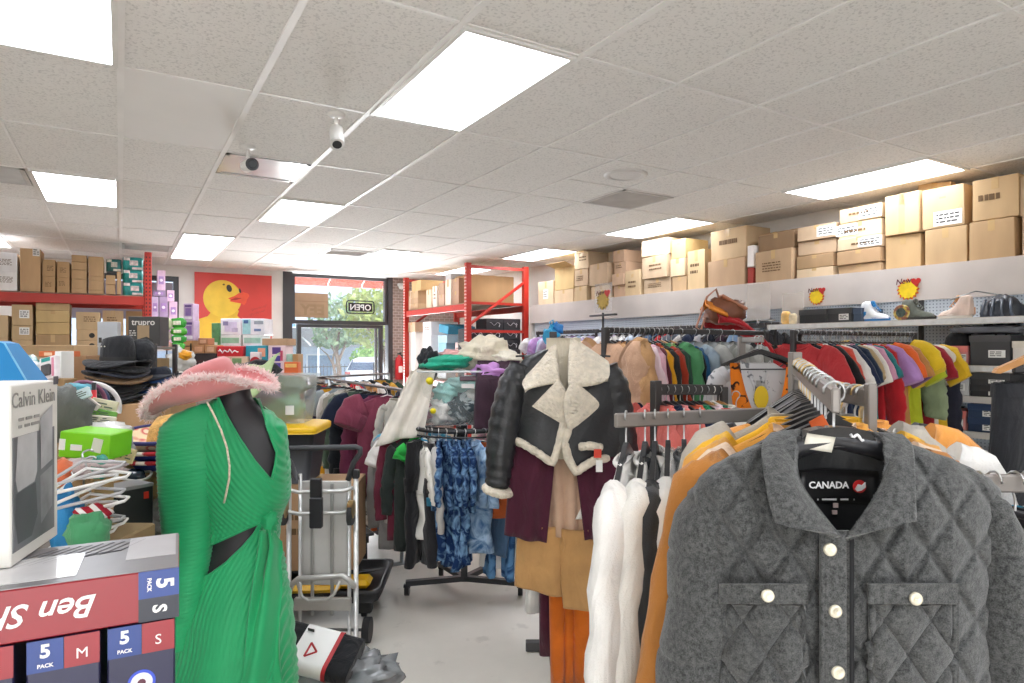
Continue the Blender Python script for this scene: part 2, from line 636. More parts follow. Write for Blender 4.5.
# ------------------------------------------------------------------ ceiling lights
DIFF = emit('#f3f7ff', PANEL_STRENGTH)
LFRAME = paint('#e9e8e4', .4)
def ceiling_light(i, j, label, n=1):
 x, y = (i + .5) * TX, (j + .5) * TY
 t = thing('ceiling_light', label, 'ceiling light', (x, y, CZ), 0, 'recessed fluorescent panels in the ceiling')
 m = MB()
 w, l = TX - .02, TY - .02
 for s in (-1, 1):
  m.box((s * (w / 2 - .012), 0, -.009), (.024, l, .016)); m.box((0, s * (l / 2 - .012), -.009), (w - .05, .024, .016))
 m.build('frame', LFRAME, t)
 m = MB(); m.box((0, 0, -.006), (w - .046, l - .046, .006))
 m.build('diffuser', DIFF, t)
LIGHTS = [(-1, 2, 'lit ceiling panel cut off by the top corner of the view above the clothing boxes'),
          (-1, 5, 'lit ceiling panel over the left display, behind the corner one'),
          (2, 2, 'large lit ceiling panel beside the white bullet camera'),
          (2, 5, 'lit ceiling panel beyond the silver air vent'),
          (1, 7, 'nearer of the two lit panels set end to end before the duck poster'),
          (1, 8, 'farther of the two lit panels set end to end before the duck poster'),
          (5, 7, 'lit ceiling panel in front of the shop entrance'),
          (8, 2, 'long lit panel above the big cartons, nearest along the right wall'),
          (8, 4, 'lit panel above the middle of the carton shelf on the right wall'),
          (8, 6, 'lit panel above the far end of the carton shelf on the right wall'),
          (8, 8, 'lit panel above the red pallet rack on the right'),
          (-3, 8, 'lit panel above the white boxes on the left red rack'),
          ]
for i, j, l in LIGHTS:
 ceiling_light(i, j, l)
for i, j in ((-2, -1), (2, -1), (0, -2), (-4, 2), (5, -3)):
 ceiling_light(i, j, 'lit ceiling panel behind the camera above the back of the shop')

# vents and speaker
def vent(x, y, w, l, m, label, slats=0):
 t = thing('ceiling_vent', label, 'vent', (x, y, CZ))
 a = MB()
 for s in (-1, 1):
  a.box((s * (w / 2 - .015), 0, -.006), (.03, l, .012)); a.box((0, s * (l / 2 - .015), -.006), (w, .03, .012))
 a.build('frame', m, t)
 a = MB(); a.box((0, 0, -.004), (w - .06, l - .06, .004))
 for k in range(slats):
  yy = -l / 2 + .05 + (l - .1) * k / max(1, slats - 1)
  a.box((0, yy, -.008), (w - .07, .012, .006), rx=.5)
 a.build('grille', m, t)
VG = mat('#cfccc9', .5, var=.06)
vent(1.5 * TX, 4.25 * TY, .58, .58, mat('#cfcfcf', .22, .35, .03), 'smooth silvery ceiling air vent beside the black-lensed camera')
vent(6.5 * TX, 3.75 * TY, .58, .58, VG, 'grey return air grille in the ceiling beside the round speaker', 26)
vent(4.5 * TX, 7.5 * TY, .58, .5, VG, 'small ceiling vent near the shop entrance', 12)
vent(.5 * TX, 8.25 * TY, .58, .55, VG, 'grey ceiling grille above the end of the left red rack', 16)
vent(-1.5 * TX, 5.25 * TY, .58, .58, VG, 'grey ceiling grille at the edge of the view above the left shelves', 20)
t = thing('ceiling_speaker', 'round white ceiling speaker beside the grey air grille', 'speaker', (5.55 * TX, 3.22 * TY, CZ))
b = MB(); b.lathe([(.17, 0), (.17, -.006), (.15, -.016), (.125, -.016), (.12, -.01)], seg=40, cap0=False, cap1=False); b.build('rim', paint('#e2e0dd', .4), t)
b = MB(); b.lathe([(.122, -.010), (.08, -.014), (.0001, -.016)], seg=32, cap0=False); b.build('grille', mat('#e2e0dd', .6, var=.06, vscale=90), t)

# the two bullet cameras
def bullet_camera(loc, yaw, pitch, label, lensdark):
 t = thing('security_camera', label, 'camera', loc, yaw)
 white = paint('#e6e4e0', .35)
 a = MB(); a.lathe([(.05, 0), (.05, -.012), (.035, -.02), (.014, -.024)], seg=20); a.build('mount', white, t)
 a = MB(); a.tube([(0, 0, -.02), (0, 0, -.075), (0, -.012, -.10)], [.012, .012, .014]); a.build('arm', white, t)
 h = MB()
 h.x = Matrix.Translation((0, -.02, -.135)) @ Matrix.Rotation(pitch, 4, 'X')
 h.tube([(0, .075, 0), (0, .06, 0), (0, -.07, 0)], [.03, .039, .042], 20)
 ho = h.build('housing', white, t)
 h2 = MB(); h2.x = h.x
 h2.tube([(0, -.0705, 0), (0, -.082, 0)], [.0415, .041], 20); h2.build('bezel', plastic('#2a2b2e' if lensdark else '#d8d6d2', .3), t)
 h3 = MB(); h3.x = h.x
 h3.tube([(0, -.083, 0), (0, -.0845, 0)], [.027, .025], 20); h3.build('lens', mat('#101114' if lensdark else '#333333', .25, 0, 0), t)
p = Vector((.79 * 1.355, 2.78 * 1.355, CZ)); bullet_camera(p, radians(-12), radians(52), 'white bullet camera on the ceiling beside the big lit panel', False)
p = Vector((.54 * 1.355, 3.45 * 1.355, CZ)); bullet_camera(p, radians(8), radians(6), 'bullet camera with a black lens ring beside the silvery vent', True)

# ================================================================== OUTSIDE
def ground_z(y):
 return -.06 - max(0, (y - 15)) * .026
b = MB()
b.grid(lambda u, v: (-14 + 46 * u, 12.16 + 50 * v, ground_z(12.16 + 50 * v)), 2, 20, 0, False)
structure(b.build('street', mat('#8b8a88', .9, var=.15, vscale=2)))
b = MB(); b.box((4, 13.6, -.03), (24, 2.8, .06)); structure(b.build('sidewalk', mat('#b6b2ab', .9, var=.1)))
# pale building across the street
t = thing('apartment_building', 'pale blue grey building across the street seen through the shop front', 'building', (12, 44, -.8))
BL = paint('#c2d2e4', .8)
b = MB(); b.box((0, 3, 6), (36, 6, 12.5)); b.build('wall', BL, t)
for k, (x, z, w, h) in enumerate([(-6.2, 4.2, 1.8, 1.2), (-3.0, 4.2, 1.6, 1.2), (-6.2, 1.4, 1.4, 1.3), (-3.2, 1.0, 1.0, 1.7), (-.6, 1.3, 1.6, 1.4), (1.8, 4.3, 1.6, 1.2), (-9.5, 4.2, 1.6, 1.2), (2.4, 1.2, 1.2, 1.5)]):
 a = MB(); a.box((x, -.03, z), (w + .2, .1, h + .2)); fo = a.build('window', paint('#dfe6ea', .5), t)
 a = MB(); a.box((x, -.09, z), (w, .04, h)); a.build('pane', mat('#6f93b5', .1, 0, .1), fo)
a = MB(); a.x = Matrix.Translation((-3.6, -2.2, 3.15)) @ Matrix.Rotation(radians(-14), 4, 'X'); a.box((0, 0, 0), (13, 4.6, .06)); a.build('canopy', paint('#e8eaee', .8), t)
for k in range(6):
 a = MB(); a.tube([(-9.5 + 2.4 * k, .1, 3.75), (-9.5 + 2.4 * k, -4.4, 2.66)], .05); a.build('canopy_rib', paint('#ffffff', .6), t)
for k in range(4):
 a = MB(); a.cyl((-9 + 3.6 * k, -4.3, 0), (-9 + 3.6 * k, -4.3, 2.66), .06); a.build('canopy_post', paint('#d5d8dc', .5), t)
# iron fence before it
t = thing('iron_fence', 'dark iron fence in front of the pale building across the street', 'fence', (10, 37, -.62))
b = MB()
for z in (.2, 1.25):
 b.box((0, 0, z), (14, .04, .05))
b.build('rail', DARKFRAME, t)
b = MB()
for k in range(-34, 35):
 b.box((k * .2, 0, .7), (.025, .025, 1.4))
b.build('picket_panel', DARKFRAME, t)

def leafy(name, loc, h, crown, label, cat, leafcol, seed, n=900, trunk_r=.09, group=None, leaf=.16, trunk=True):
 rng = random.Random(seed)
 t = thing(name, label, cat, loc, 0, group)
 if trunk:
  a = MB(); a.tube([(0, 0, 0), (.05, 0, h * .35), (-.06, .03, h * .6), (.05, 0, h * .85)], [trunk_r * 1.2, trunk_r, trunk_r * .8, trunk_r * .4])
  a.tube([(0, 0, h * .45), (.35, .1, h * .7), (.6, .1, h * .85)], [trunk_r * .7, trunk_r * .5, trunk_r * .2])
  a.tube([(0, 0, h * .5), (-.35, -.1, h * .72), (-.7, 0, h * .85)], [trunk_r * .6, trunk_r * .5, trunk_r * .2])
  a.build('trunk', mat('#7c6654', .9, var=.2), t)
 a = MB()
 for k in range(n):
  while True:
   q = Vector((rng.uniform(-1, 1), rng.uniform(-1, 1), rng.uniform(-1, 1)))
   if .25 < q.length < 1 and sin(q.x * 5 + seed) * sin(q.y * 4) * sin(q.z * 5 + 1) > -.25:
    break
  c = Vector((q.x * crown[0], q.y * crown[1], h + q.z * crown[2]))
  A = Vector((rng.gauss(0, 1), rng.gauss(0, 1), rng.gauss(0, 1))).normalized()
  B = A.cross(Vector((rng.gauss(0, 1), rng.gauss(0, 1), rng.gauss(0, 1)))).normalized()
  s = leaf * rng.uniform(.6, 1.3)
  a.cur = rng.randrange(2)
  a.add([c - A * s, c + B * s * .5, c + A * s, c - B * s * .5], [(0, 1, 2, 3)])
 a.build('crown', [mat(leafcol[0], .7, var=.1), mat(leafcol[1], .7, var=.1)], t)

p = at(334, 352, 33); leafy('street_tree', (p.x, p.y, ground_z(p.y)), 2.6, (1.05, .9, .38), 'small flat-topped tree with a bare trunk beyond the glass door', 'tree', ('#5f8a4e', '#7ba05e'), 3, 1000, .08)
p = at(366, 305, 22); leafy('street_tree', (p.x + .7, p.y, ground_z(p.y)), 3.1, (1.6, 1.3, 1.3), 'tall light green tree behind the reversed window sign', 'tree', ('#a9bd62', '#c3cf7e'), 8, 1500, .1, leaf=.14)
p = at(338, 312, 27); leafy('street_tree', (p.x, p.y, ground_z(p.y)), 3.2, (1.3, 1.0, 1.1), 'grey green tree beside the brown paper sign, across the street', 'tree', ('#8fae86', '#a5bf92'), 12, 900, .1)
for k, px in enumerate((366, 377)):
 p = at(px, 360, 38 + 2.5 * k); leafy('shrub', (p.x, p.y, ground_z(p.y)), 1.7, (.9, .7, .8), ('bright green shrub behind the roof of the white car', 'bright green shrub beside the door edge behind the white car')[k], 'shrub', ('#7fb24e', '#a5cc6a'), 20 + k, 500, trunk=False)

# white car seen from behind
CARW = paint('#f0f1f2', .2)
p = at(363, 385, 31)
t = thing('car', 'white car parked outside, its rear window showing through the glass door', 'car', (p.x, p.y, ground_z(p.y)), -TH)
b = MB()
def cring(y, w, z0, z1, w2):
 return [Vector((x, y, z)) for x, z in ((-w, z0), (-w, z0 + (z1 - z0) * .55), (-w2, z1 - .05), (-w2 * .8, z1), (w2 * .8, z1), (w2, z1 - .05), (w, z0 + (z1 - z0) * .55), (w, z0))]
b.loft([cring(0, .82, .35, 1.05, .8), cring(.1, .88, .3, 1.12, .85), cring(.5, .9, .3, 1.62, .66), cring(1.6, .9, .3, 1.7, .68), cring(2.6, .9, .3, 1.55, .68), cring(3.2, .88, .3, 1.05, .82), cring(4.3, .8, .35, .9, .7)])
b.build('body', CARW, t)
b = MB(); b.grid(lambda u, v: ((u - .5) * (1.5 - .25 * v), .07 + .42 * v - .02, 1.1 + .47 * v), 8, 4, .01); b.build('rear_window', mat('#39506b', .08, 0, .1), t)
for s in (-1, 1):
 b = MB(); b.box((s * .72, .03, .95), (.28, .1, .14), .03); b.build('tail_light', mat('#b02a2a', .2), t)
 for y in (.75, 3.4):
  b = MB(); b.tube([(s * .72, y, .33), (s * .9, y, .33)], .33, 20); b.build('wheel', mat('#222222', .7), t)
b = MB(); b.box((0, -.03, .5), (1.6, .12, .22), .04); b.build('bumper', mat('#c9cacc', .4), t)

# red awning over the entrance
t = thing('awning', 'red fabric awning outside above the entrance glass', 'awning', (3.5, 12.15, 3.0))
b = MB(); b.grid(lambda u, v: (-1.5 + 3 * u, .02 + 1.1 * v, .42 - .38 * v), 6, 2, .01); b.grid(lambda u, v: (-1.5 + 3 * u, 1.12, .04 - .10 * v), 6, 1, .01)
b.build('fabric', mat('#a32a10', .8), t)
for x in (-.9, .05, .75):
 b = MB(); b.tube([(x, .04, .40), (x + .05, 1.1, .0), (x + .05, 1.1, -.06)], .014); b.build('rib', paint('#f3d9d2', .5), t)

# signs in the transom glass
GY = FY - .03
x0, x1 = x_on_y(291.5, GY), x_on_y(328, GY)
zt, zb = z_at(293, (x0 + x1) / 2, GY), z_at(317.5, (x0 + x1) / 2, GY)
t = thing('paper_sign', 'brown paper sign taped inside the entrance transom, its letters showing through reversed', 'sign', ((x0 + x1) / 2, GY, (zt + zb) / 2))
b = MB(); b.box((0, 0, 0), (x1 - x0, .006, zt - zb)); b.build('sheet', mat('#a98d72', .8, var=.06), t)
b = MB(); b.box((0, -.0035, (zt - zb) * .16), (x1 - x0, .002, .012)); b.build('fold', mat('#96795f', .8), t)
text('lettering', 'EEY', .26, mat('#9c8366', .8), t, (0.05, -.0045, -.09), (pi / 2, 0, pi), extrude=.0005, bold=.012)
x0, x1 = x_on_y(346.5, GY), x_on_y(374, GY)
zt, zb = z_at(301, (x0 + x1) / 2, GY), z_at(313.5, (x0 + x1) / 2, GY)
w, h = x1 - x0, zt - zb
t = thing('open_sign', 'black framed OPEN sign seen reversed from inside in the entrance transom', 'sign', ((x0 + x1) / 2, GY, (zt + zb) / 2))
def rrect(w, h, r, n=5):
 pts = []
 for cx_, cz_, a0 in ((w / 2 - r, h / 2 - r, 0), (-w / 2 + r, h / 2 - r, pi / 2), (-w / 2 + r, -h / 2 + r, pi), (w / 2 - r, -h / 2 + r, 3 * pi / 2)):
  for k in range(n + 1):
   a = a0 + pi / 2 * k / n
   pts.append((cx_ + r * cos(a), cz_ + r * sin(a)))
 return pts
BLK = plastic('#17171b', .4)
b = MB(); b.tube([(x, 0, z) for x, z in rrect(w, h, .05)], .012, 6, True); b.build('frame', BLK, t)
b = MB(); b.prism(rrect(w * .86, h * .68, .02), -.006, .006); b.build('backing', BLK, t)
text('lettering', 'OPEN', h * .66, paint('#e6e8e8', .5), t, (0, -.008, -.01), (pi / 2, 0, pi), spacing=1.02, extrude=.001, bold=.003)

# duck poster
DY = WY1 - .02
x0, x1 = x_on_y(194.5, DY), x_on_y(271.5, DY)
zt = z_at(274, (x0 + x1) / 2, DY); zb = zt - 1.75
W_, H_ = x1 - x0, zt - zb
t = thing('duck_poster', 'red framed poster of a yellow rubber duck on the front wall', 'poster', (x0, DY, zb))
b = MB(); b.box((W_ / 2, 0, H_ / 2), (W_, .03, H_)); b.build('panel', mat('#d5443c', .45, var=.06, vscale=2), t)
def flat(name, poly, off, m):
 a = MB(); a.prism([(x * W_, H_ - y * W_) for x, y in poly], -.0155 - off, -.012); return a.build(name, m, t)
YEL = mat('#eec03c', .5, var=.1, vscale=3)
def ell(cx_, cy_, rx, ry, n=36, tilt=0.0):
 return [(cx_ + rx * cos(a) * cos(tilt) - ry * sin(a) * sin(tilt), cy_ + rx * cos(a) * sin(tilt) + ry * sin(a) * cos(tilt)) for a in [2 * pi * k / n for k in range(n)]]
flat('duck_body', [(0, .66), (.08, .63), (.16, .60), (.2, .55), (.18, .5), (.5, .42), (.56, .52), (.54, .58), (.62, .68), (.66, .85), (.66, 1.44), (0, 1.44)], .001, YEL)
flat('duck_head', ell(.35, .35, .245, .255), .002, mat('#f2cb45', .5, var=.08, vscale=4))
flat('beak', [(.42, .345), (.5, .31), (.56, .265), (.62, .25), (.68, .265), (.70, .30), (.67, .345), (.655, .40), (.63, .43), (.59, .41), (.52, .40), (.44, .385), (.46, .365)], .003, mat('#ee5a3a', .45, var=.08))
flat('mouth', [(.44, .37), (.52, .33), (.60, .335), (.52, .365)], .0036, mat('#b23324', .5))
flat('duck_eye', ell(.435, .205, .034, .052, 20, -.3), .003, mat('#3a3230', .3))
flat('duck_eye', ell(.575, .232, .014, .035, 16, -.2), .003, mat('#3a3230', .3))
flat('brow', ell(.365, .155, .015, .012, 12), .003, mat('#6b4f2a', .4))
for k, (ox, oz) in enumerate(((.72, .50), (.70, .57))):
 a = MB()
 a.tube([(W_ * ox + .012 * j, -.0165, H_ - oz * W_ + .004 * j + .02 * sin(j * 1.9 + k) * (1 + .5 * sin(j * .7))) for j in range(22)], .0022, 5)
 a.build('signature', mat('#8e3a38', .6), t)
# ================================================================== CARTONS, SHELVES AND PALLET RACKS
TAPE = mat('#c8a878', .25, 0, .05)
PAPER = mat('#efefec', .7, var=.02)
INK = mat('#3a3733', .8)
def printing(mb, w, h, rng, rows=4, y=-.0008):
 for r in range(rows):
  x = -w / 2
  while x < w / 2 - .01:
   l = rng.uniform(.01, .04)
   l = min(l, w / 2 - x)
   mb.box((x + l / 2, y, h / 2 - h * (r + .5) / rows), (l, .0012, h / rows * .42))
   x += l + rng.uniform(.005, .012)

def carton(loc, size, yaw, label, group=None, col='#c9a677', tape=True, sticker=None, prints=0, seed=0, name='cardboard_box', cat='box', flaps=False, roll=0.0, vtape=False):
 """box standing on loc (middle of its base); its printed face looks along local -Y"""
 w, d, h = size
 rng = random.Random(seed * 7 + int(w * 1000) + int(h * 977))
 b = MB()
 b.box((0, 0, h / 2), (w, d, h), .004)
 b.v = [v + Vector((rng.uniform(-1, 1), rng.uniform(-1, 1), 0)) * .003 for v in b.v]
 o = b.build(name, card(col), None, loc)
 o.rotation_euler = (0, roll, yaw)
 tag(o, label, cat, group)
 if tape:
  a = MB()
  a.box((0, 0, h + .0006), (.045 if w > .2 else .03, d * .999, .0012)); a.box((0, -d / 2 - .001, h * .86), (.045 if w > .2 else .03, .0012, h * .28))
  if vtape:
   a.box((0, -d / 2 - .001, h * .5), (.05, .0012, h * .98))
  a.build('tape', TAPE, o)
 if sticker:
  sx, sz, sw, sh = sticker
  a = MB(); a.box((sx * w, -d / 2 - .0022, h * sz), (sw, .0016, sh)); st = a.build('shipping_label', PAPER, o)
  a = MB(); a.x = Matrix.Translation((sx * w, -d / 2 - .0032, h * sz)); printing(a, sw * .8, sh * .75, rng, 3); a.build('label_print', INK, st)
 if prints:
  a = MB()
  a.x = Matrix.Translation((rng.uniform(-.12, .12) * w, -d / 2 - .0022, h * rng.uniform(.45, .62)))
  printing(a, w * .5, h * .34, rng, prints); a.build('box_print', mat('#6d5335', .8), o)
 if flaps:
  a = MB()
  a.grid(lambda u, v: (-w / 2 + u * w, -d / 2 - .16 * v, h + .05 * v + .002), 2, 2, .004, False)
  a.grid(lambda u, v: (-w / 2 - .10 * v, -d / 2 + d * u, h + .09 * v + .002), 2, 2, .004, False)
  a.build('open_flap', card(col), o)
 return o

# ------------------------------------------------------------------ long shelf on the right wall
SHX, SHZ = 5.40, 2.335
SH0, SH1 = .3, 8.46
t = thing('carton_shelf', 'long grey shelf with a deep plain front board, loaded with cartons along the right wall', 'shelf', (0, 0, 0))
GREYP = paint('#cfc6bf', .6)
b = MB(); b.box(((SHX + WX1) / 2, (SH0 + SH1) / 2, SHZ - .02), (WX1 - SHX, SH1 - SH0, .04)); b.build('shelf_board', GREYP, t)
b = MB(); b.box((SHX - .01, (SH0 + SH1) / 2, SHZ - .135), (.02, SH1 - SH0, .27)); b.build('fascia', GREYP, t)
b = MB(); b.box(((SHX + WX1) / 2, SH1 - .02, (SHZ - .04) / 2), (WX1 - SHX - .01, .04, SHZ - .04)); b.build('end_panel', paint('#d9d4cd', .6), t)
b = MB(); b.box((5.46, 4.9, 1.05), (.03, 7.1, 2.05)); structure(b.build('wall_pegboard', pegboard_mat()))

RIGHT = [
 # left px, right px, bottom row, [(top row, label, extras)]
 (536.5, 551.7, [(281, 'narrow upright carton with a white sticker at the far end of the right shelf', dict(sticker=(.0, .45, .12, .14)))]),
 (552.5, 572, [(289.5, 'low carton under the open flapped carton at the far end of the right shelf', {}), (267, 'carton with its flaps standing open at the far end of the right shelf', dict(flaps=True, col='#d0a865'))]),
 (573, 587, [(286, 'bottom small carton of the three-high pile next to the open carton', {}), (269, 'middle small carton of the three-high pile next to the open carton', dict(prints=3)), (252, 'top small carton of the three-high pile next to the open carton', dict(prints=2))]),
 (588.5, 608, [(285, 'carton behind the gold starburst sign, under a plain carton', {}), (263, 'plain carton above the gold starburst sign', {})]),
 (611, 623.5, [(285, 'lowest of the four pinkish cartons piled beside the gold starburst sign', dict(col='#c79d78')), (273.5, 'second lowest pinkish carton in the pile beside the gold starburst sign', dict(col='#c79d78')), (261.6, 'third pinkish carton up in the pile beside the gold starburst sign', dict(col='#c79d78', prints=2)), (249.5, 'topmost pinkish carton of the pile beside the gold starburst sign', dict(col='#c79d78'))]),
 (624.6, 641, [(269.7, 'tall plain carton standing between the pinkish pile and the labelled pile', dict(col='#cba878', prints=2))]),
 (642, 669, [(278, 'creased carton at the bottom of the pile with the red stickered box on top', dict(prints=3, col='#b99a74')), (255.5, 'large carton in the middle of the pile with the red stickered box on top', dict(prints=2)), (239, 'small carton with a red sticker on top of its pile', dict(sticker=(.25, .6, .11, .10)))]),
 (670, 685.5, [(276, 'lower of two narrow cartons left of the tall taped carton', {}), (258, 'upper of two narrow cartons left of the tall taped carton', {}), (238.5, 'yellowish wide carton on two narrow ones below the lit panel', dict(col='#d2ac66'))]),
 (686.5, 706, [(249.5, 'tall carton with a flap edge standing next to the wide sagging one', dict(col='#cfab74', prints=2))]),
 (707, 745, [(259, 'wide sagging carton below the big overhanging carton', dict(col='#c49a70')), (228, 'big carton stacked on the wide sagging carton in the middle of the shelf', dict(col='#c8a374', prints=1))]),
 (746, 754, [(267, 'thin red box squeezed between cartons beside the overhanging one', dict(col='#b8382f', tape=False)), (245, 'white and red box on the thin red box between cartons', dict(col='#e6ddd6', tape=False))]),
 (755, 793.5, [(249.5, 'wide carton with printed lettering beside the four flat cartons', dict(col='#bf976c', prints=4)), (232.5, 'dark brown carton lying on the wide printed carton', dict(col='#9a7450'))]),
 (795, 834, [(267.5, 'bottom flat carton of the darker pile of five beside the printed carton', {}), (254, 'second flat carton up in the darker pile of five', dict(col='#b88f5f')), (239.5, 'third flat carton up in the darker pile of five', {}), (224.5, 'fourth flat carton with a white label near the top of the darker pile', dict(sticker=(.25, .5, .17, .09))), ]),
 (836, 881, [(263.5, 'bottom flat carton of the tidy five-high pile', {}), (249, 'second flat carton up in the tidy five-high pile', dict(col='#bd9262')), (236.5, 'third flat carton with a label in the tidy five-high pile', dict(sticker=(.25, .5, .2, .08), prints=1)), (220.5, 'fourth flat carton with a label at its left in the tidy pile', dict(sticker=(-.3, .55, .2, .09), prints=1)), (205.5, 'topmost flat carton with a big label on the tidy five-high pile', dict(sticker=(.25, .5, .2, .10), prints=1))]),
 (882.5, 920, [(234, 'nearly square carton with tape stubs under the vertically taped one', dict(col='#c99f66')), (193, 'carton with two vertical tape strips beside the leaning one', dict(vtape=True, col='#cda56d'))]),
 (921.5, 966, [(227, 'plain square carton under the one with a slanted white label', dict(col='#c79e69')), (186, 'large square carton with a slanted white label', dict(col='#d0a872', sticker=(.12, .22, .2, .11)))]),
 (967.5, 1016.5, [(219, 'big square carton with arrow marks, below the one with a printed square code panel', dict(col='#c39965')), (176.5, 'big square carton with worn white tape, nearest on the top row', dict(col='#cba26b', prints=1))]),
 (1018.5, 1075, [(212, 'carton cut off by the picture edge on the bottom row of the shelf', {}), (170, 'carton cut off by the picture edge on the top row of the shelf', {})]),
]
for k, (a0, a1, levels) in enumerate(RIGHT):
 ya, yb = y_on_x(a1, SHX + .02), y_on_x(a0, SHX + .02)
 yc, w = (ya + yb) / 2, yb - ya
 z = SHZ
 for q, (top, lab, kw) in enumerate(levels):
  zt = min(z_at(top, SHX + .02, yc), CZ - .03)
  dpt = .40 if q == 0 else .36
  carton((SHX + .03 + dpt / 2 + random.Random(k * 5 + q).uniform(-.018, .03), yc + random.Random(k * 3 + q).uniform(-.012, .012), z + .001), (w - .02, dpt, zt - z - .006), -pi / 2 + random.Random(k * 9 + q).uniform(-.05, .05), lab, 'cartons on the right wall shelf', seed=k * 10 + q, **{**dict(col=random.Random(k + 31 * q).choice(['#c9a677', '#d2b083', '#bf9868', '#d6b78b', '#c7a47c'])), **kw})
  z = zt
# carton lying behind the darker pile, and the leaning one
yc = y_on_x(800, 5.65)
carton((5.74, yc + .28, SHZ + .001), (.55, .2, .52), -pi / 2, 'carton with a white label peeping over behind the darker pile of flat cartons', 'cartons on the right wall shelf', '#b88f62', seed=5, sticker=(.2, .85, .2, .1))
yc = y_on_x(925, SHX + .25)
o = carton((SHX + .34, yc, z_at(234, SHX, yc)), (.26, .07, .44), -pi / 2, 'flat carton leaning at a tilt behind the one with two tape strips', 'cartons on the right wall shelf', '#cfa974', seed=6, prints=3)
o.rotation_euler = (radians(0), radians(6), -pi / 2)

# starburst price signs
def starburst(px, py, wpx, X, label, gold=False):
 Y = y_on_x(px, X)
 d = X * sin(TH) + Y * cos(TH)
 R = wpx / 2 * d / FPX
 t = thing('sale_sign', label, 'sign', (X, Y, z_at(py, X, Y)), -pi / 2, 'burst shaped sale signs')
 def star(n, r0, r1, ph=0):
  return [((r1 if k % 2 else r0) * cos(pi * k / n + ph), (r1 if k % 2 else r0) * sin(pi * k / n + ph)) for k in range(2 * n)]
 a = MB(); a.prism(star(16, R * 1.18, R * .95), -.002, .002); a.build('burst_edge', mat('#e2622c' if not gold else '#8d7526', .5), t)
 a = MB(); a.prism(star(16, R * 1.05, R * .82, .1) if not gold else star(11, R * 1.25, R * .72), -.006, -.002); a.build('burst', mat('#f4d321' if not gold else '#b99a3a', .4, var=.1, vscale=20), t)
 a = MB()
 H = R * .5
 hp = []
 for k in range(28):
  q = 2 * pi * k / 28
  hp.append((R * .85 + H * .062 * 16 * sin(q) ** 3, R * .75 + H * .062 * (13 * cos(q) - 5 * cos(2 * q) - 2 * cos(3 * q) - cos(4 * q))))
 a.prism(hp, -.009, -.005); a.build('heart', mat('#c52a26', .4), t)
 text('lettering', 'New', R * .8, mat('#5a2a30', .5), t, (-R * .45, -.0095, R * .88), (pi / 2, -.1, 0), shear=.3, bold=.001)
 return t
starburst(816.5, 296.5, 15, SHX - .028, 'small yellow starburst sign with a red heart, above the black shoe boxes')
starburst(908, 289.5, 19, SHX - .028, 'larger yellow starburst sign with a red heart on the shelf front, above the grey boot')

# ------------------------------------------------------------------ red pallet racks
RED = mat('#b32c1e', .4, 0, .06, 4)
def upright(parent, x, y, h, name='upright', holes_x=0, holes_y=0):
 a = MB(); a.box((x, y, h / 2), (.085, .075, h), .006)
 a.cur = 1
 z = .08
 while z < h - .03:
  if holes_x: a.box((x + holes_x * .0425, y - .018, z), (.002, .016, .022)); a.box((x + holes_x * .0425, y + .018, z), (.002, .016, .022))
  if holes_y: a.box((x - .02, y + holes_y * .0375, z), (.016, .002, .024)); a.box((x + .02, y + holes_y * .0375, z), (.016, .002, .024))
  z += .05
 a.build(name, [RED, mat('#e8d9d2' if holes_x else '#4a1c18', .6)], parent)
def beam(parent, p0, p1, h=.10, t=.045):
 p0, p1 = Vector(p0), Vector(p1)
 c = (p0 + p1) / 2; d = p1 - p0
 a = MB(); a.box((c.x, c.y, c.z), (abs(d.x) + t if abs(d.x) > abs(d.y) else t, abs(d.y) + t if abs(d.y) > abs(d.x) else t, h), .006); a.build('beam', RED, parent)
DECK = paint('#9b8a77', .7)
# right rack
PX0, PX1, PY0, PY1 = 4.40, 5.40, 8.62, 11.05
t = thing('pallet_rack', 'red steel pallet rack with an open braced end, right of the shop entrance', 'rack', (0, 0, 0))
for x in (PX0, PX1):
 for y in (PY0, PY1):
  upright(t, x, y, 2.95, holes_x=-1 if x == PX0 else 0)
for z in (1.12, 2.30):
 for x in (PX0, PX1):
  beam(t, (x, PY0 + .05, z), (x, PY1 - .05, z))
 b = MB(); b.box(((PX0 + PX1) / 2, (PY0 + PY1) / 2, z + .058), (PX1 - PX0 - .05, PY1 - PY0 - .1, .016)); b.build('deck', DECK, t)
for y in (PY0, PY1):
 for z in (2.9, 1.94, 2.36, .9):
  b = MB(); b.box(((PX0 + PX1) / 2, y, z), (PX1 - PX0 - .08, .03, .04)); b.build('cross_brace', RED, t)
 b = MB(); b.tube([(PX0, y, 2.02), (PX1, y, 2.72)], .024, 8); b.build('diagonal_brace', RED, t)
 b = MB(); b.tube([(PX1, y, 1.05), (PX0, y, 1.85)], .024, 8); b.build('diagonal_brace', RED, t)
RZ = 2.366
RB = '#c69d70'
def rackbox(px, X, wy, dx, z0, h, lab, **kw):
 """px: column of the near lower edge on the aisle side"""
 Y = y_on_x(px, X)
 return carton((X + dx / 2, Y + wy / 2, z0 + .001), (wy, dx, h), -pi / 2, lab, 'boxes on the right pallet rack', **kw)
G = dict()
rackbox(468.5, 4.52, .62, .8, RZ, .44, 'big plain carton behind the diagonal brace on the top deck of the right red rack', col='#b98d55', prints=1)
rackbox(459, 4.44, .24, .45, RZ, .20, 'lower tan carton beside the rack post, top deck of the right red rack', col='#b88a6a')
rackbox(459, 4.44, .24, .45, RZ + .20, .2, 'upper tan carton beside the rack post, top deck of the right red rack', col='#b88a6a')
rackbox(451, 4.43, .22, .3, RZ, .40, 'tall whitish carton on the aisle edge of the right red rack', col='#e3ccb2')
